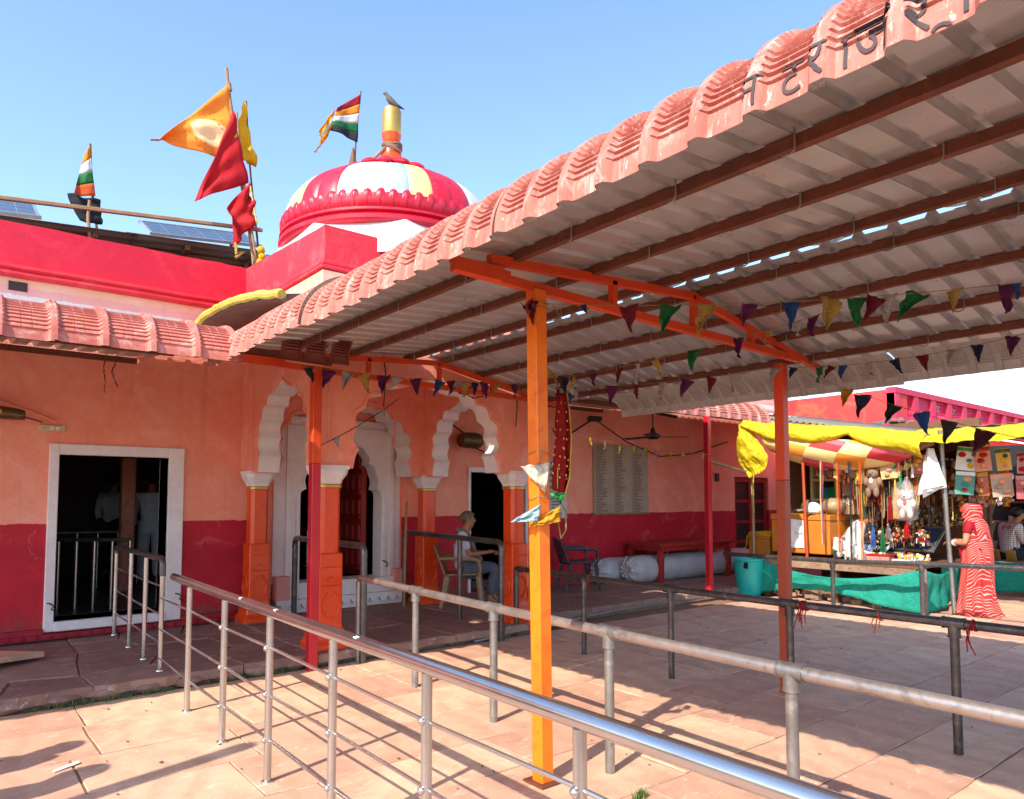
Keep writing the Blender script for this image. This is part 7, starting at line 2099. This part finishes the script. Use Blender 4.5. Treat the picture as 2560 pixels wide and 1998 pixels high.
def plaid():
    m, nt, bs = new_mat('checked_shirt_cloth')
    v = coords(nt)
    w1 = nt.nodes.new('ShaderNodeTexWave'); w1.bands_direction = 'Z'; w1.inputs['Scale'].default_value = 9
    w2 = nt.nodes.new('ShaderNodeTexWave'); w2.bands_direction = 'Y'; w2.inputs['Scale'].default_value = 9
    nt.links.new(v, w1.inputs[0]); nt.links.new(v, w2.inputs[0])
    a = mix(nt, 1.0, ramp(nt, w1.outputs['Fac'], [(.75, (1, 1, 1, 1)), (.9, (.45, .42, .42, 1))]), ramp(nt, w2.outputs['Fac'], [(.75, (1, 1, 1, 1)), (.9, (.45, .42, .42, 1))]), 'MULTIPLY')
    nt.links.new(mix(nt, 1.0, a, srgb(216, 208, 204), 'MULTIPLY'), bs.inputs['Base Color']); bs.inputs['Roughness'].default_value = .85
    return m
S2 = dict(SIT); S2 = {k_: (v[0], v[1], v[2] - .40) for k_, v in SIT.items()}
S2.update(Lkn=(.3, .3, .16), Rkn=(.3, -.28, .16), Lan=(.1, .1, .08), Ran=(.12, -.1, .08), chest=(.05, 0, .50), neck=(.12, 0, .64), head=(.18, 0, .75), Lsh=(.05, .18, .57), Rsh=(.05, -.18, .57))
person('man in a checked shirt sitting on the second stall at the right edge', (14.16, 4.17, .56), RT, S2, ('skin', 'hair', plaid(), 'darktrouser'), {'sleeve': 1.7, 'ease': .025}, shoes=False)
bp_ = MB(); bp_.sphere((16.2, 4.6, 1.95), (.2, .25, .28), 14, 10); bp_.build('rucksack', M['black'], smooth=True, label='black rucksack hanging above the man in the checked shirt', cat='bag')
for i, (y, lab) in enumerate(((4.28, 'left one of two small golden picture plaques on the second stall counter'), (4.05, 'right one of two small golden picture plaques on the second stall counter'))):
    MB().obox((13.85, y, .66), (.03, .14, .18), roty(R(-20))).build('picture_plaque', M['gold'], label=lab, cat='plaque', bevel=.006)
goods('bead_display', 'clear bags of small coloured toys at the corner of the second stall', 'trinkets', (13.85, 4.6, .62), (.1, .14, .1), 60, ('pen_silver', 'flaggreen', 'pen_pink'), .03, .05, 61)

# ------------------------------------------------------------------ red building in the background
rb = thing('red_building', 'red plastered building with pierced parapet panels behind the stalls', 'building', (20, 9, 0))
MB().box(15.4, 16.0, 6.45, 13, 0, 3.86).build('side_wall', M['redorange'], rb)
MB().box(16.0, 44, 6.9, 13, 0, 3.2).build('wall', M['redorange'], rb)
b = MB(); b.box(15.38, 44, 6.42, 6.62, 3.18, 3.32).box(15.38, 44, 6.42, 6.62, 3.78, 3.90)
b.build('parapet_rail', M['redjali'], rb, kind='stuff')
r_ = random.Random(4)
x = 15.4; k_ = 0
while x < 40:
    MB().box(x, x + .22, 6.43, 6.61, 3.32, 3.78).build('parapet_pillar', M['redjali'], rb)
    if k_ != 1:
        b = MB()
        x0, x1 = x + .22, x + .92
        for q in range(6): 
            xx = x0 + (x1 - x0) * (q + .5) / 6
            b.lathe([(.018, 3.32), (.03, 3.37), (.04, 3.42), (.02, 3.48), (.025, 3.5), (.025, 3.52)], (xx, 6.52, 0), 8)
            b.tube([(xx + .045 * math.cos(a), 6.52, 3.58 + .045 * math.sin(a)) for a in [2 * math.pi * z / 10 for z in range(11)]], .014, 5)
            b.tube([(xx + .045 * math.cos(a), 6.52, 3.68 + .045 * math.sin(a)) for a in [2 * math.pi * z / 10 for z in range(11)]], .014, 5)
        b.box(x0, x1, 6.5, 6.54, 3.515, 3.535).box(x0, x1, 6.5, 6.54, 3.73, 3.78)
        b.build('pierced_panel', M['redjali'], rb, kind='stuff')
    else:
        MB().box(x + .22, x + .92, 6.50, 6.56, 3.32, 3.78).build('solid_panel', M['redjali'], rb)
    x += .92; k_ += 1
b = MB()
for i in range(60):
    b.sphere((15.3 + r_.uniform(-.1, 2.2), 6.4 + r_.uniform(-.12, .05), 3.14 + r_.uniform(-.12, .07) - .03 * r_.random()), (r_.uniform(.05, .16), .1, r_.uniform(.03, .08)), 7, 5, fn=lambda d: 1 + .3 * nz(d.x * 3 + i, d.y * 3, d.z * 3))
b.build('broken_edge', M['rubble'], rb, kind='stuff')
MB().box(44, 60, 5, 14, 0, 3.5).build('far_wall', M['redjali'], rb)
MB().bar((13.9, 6.5, 2.98), (15.6, 6.4, 3.25), .05, .05).build('pole', M['galv'], rb)
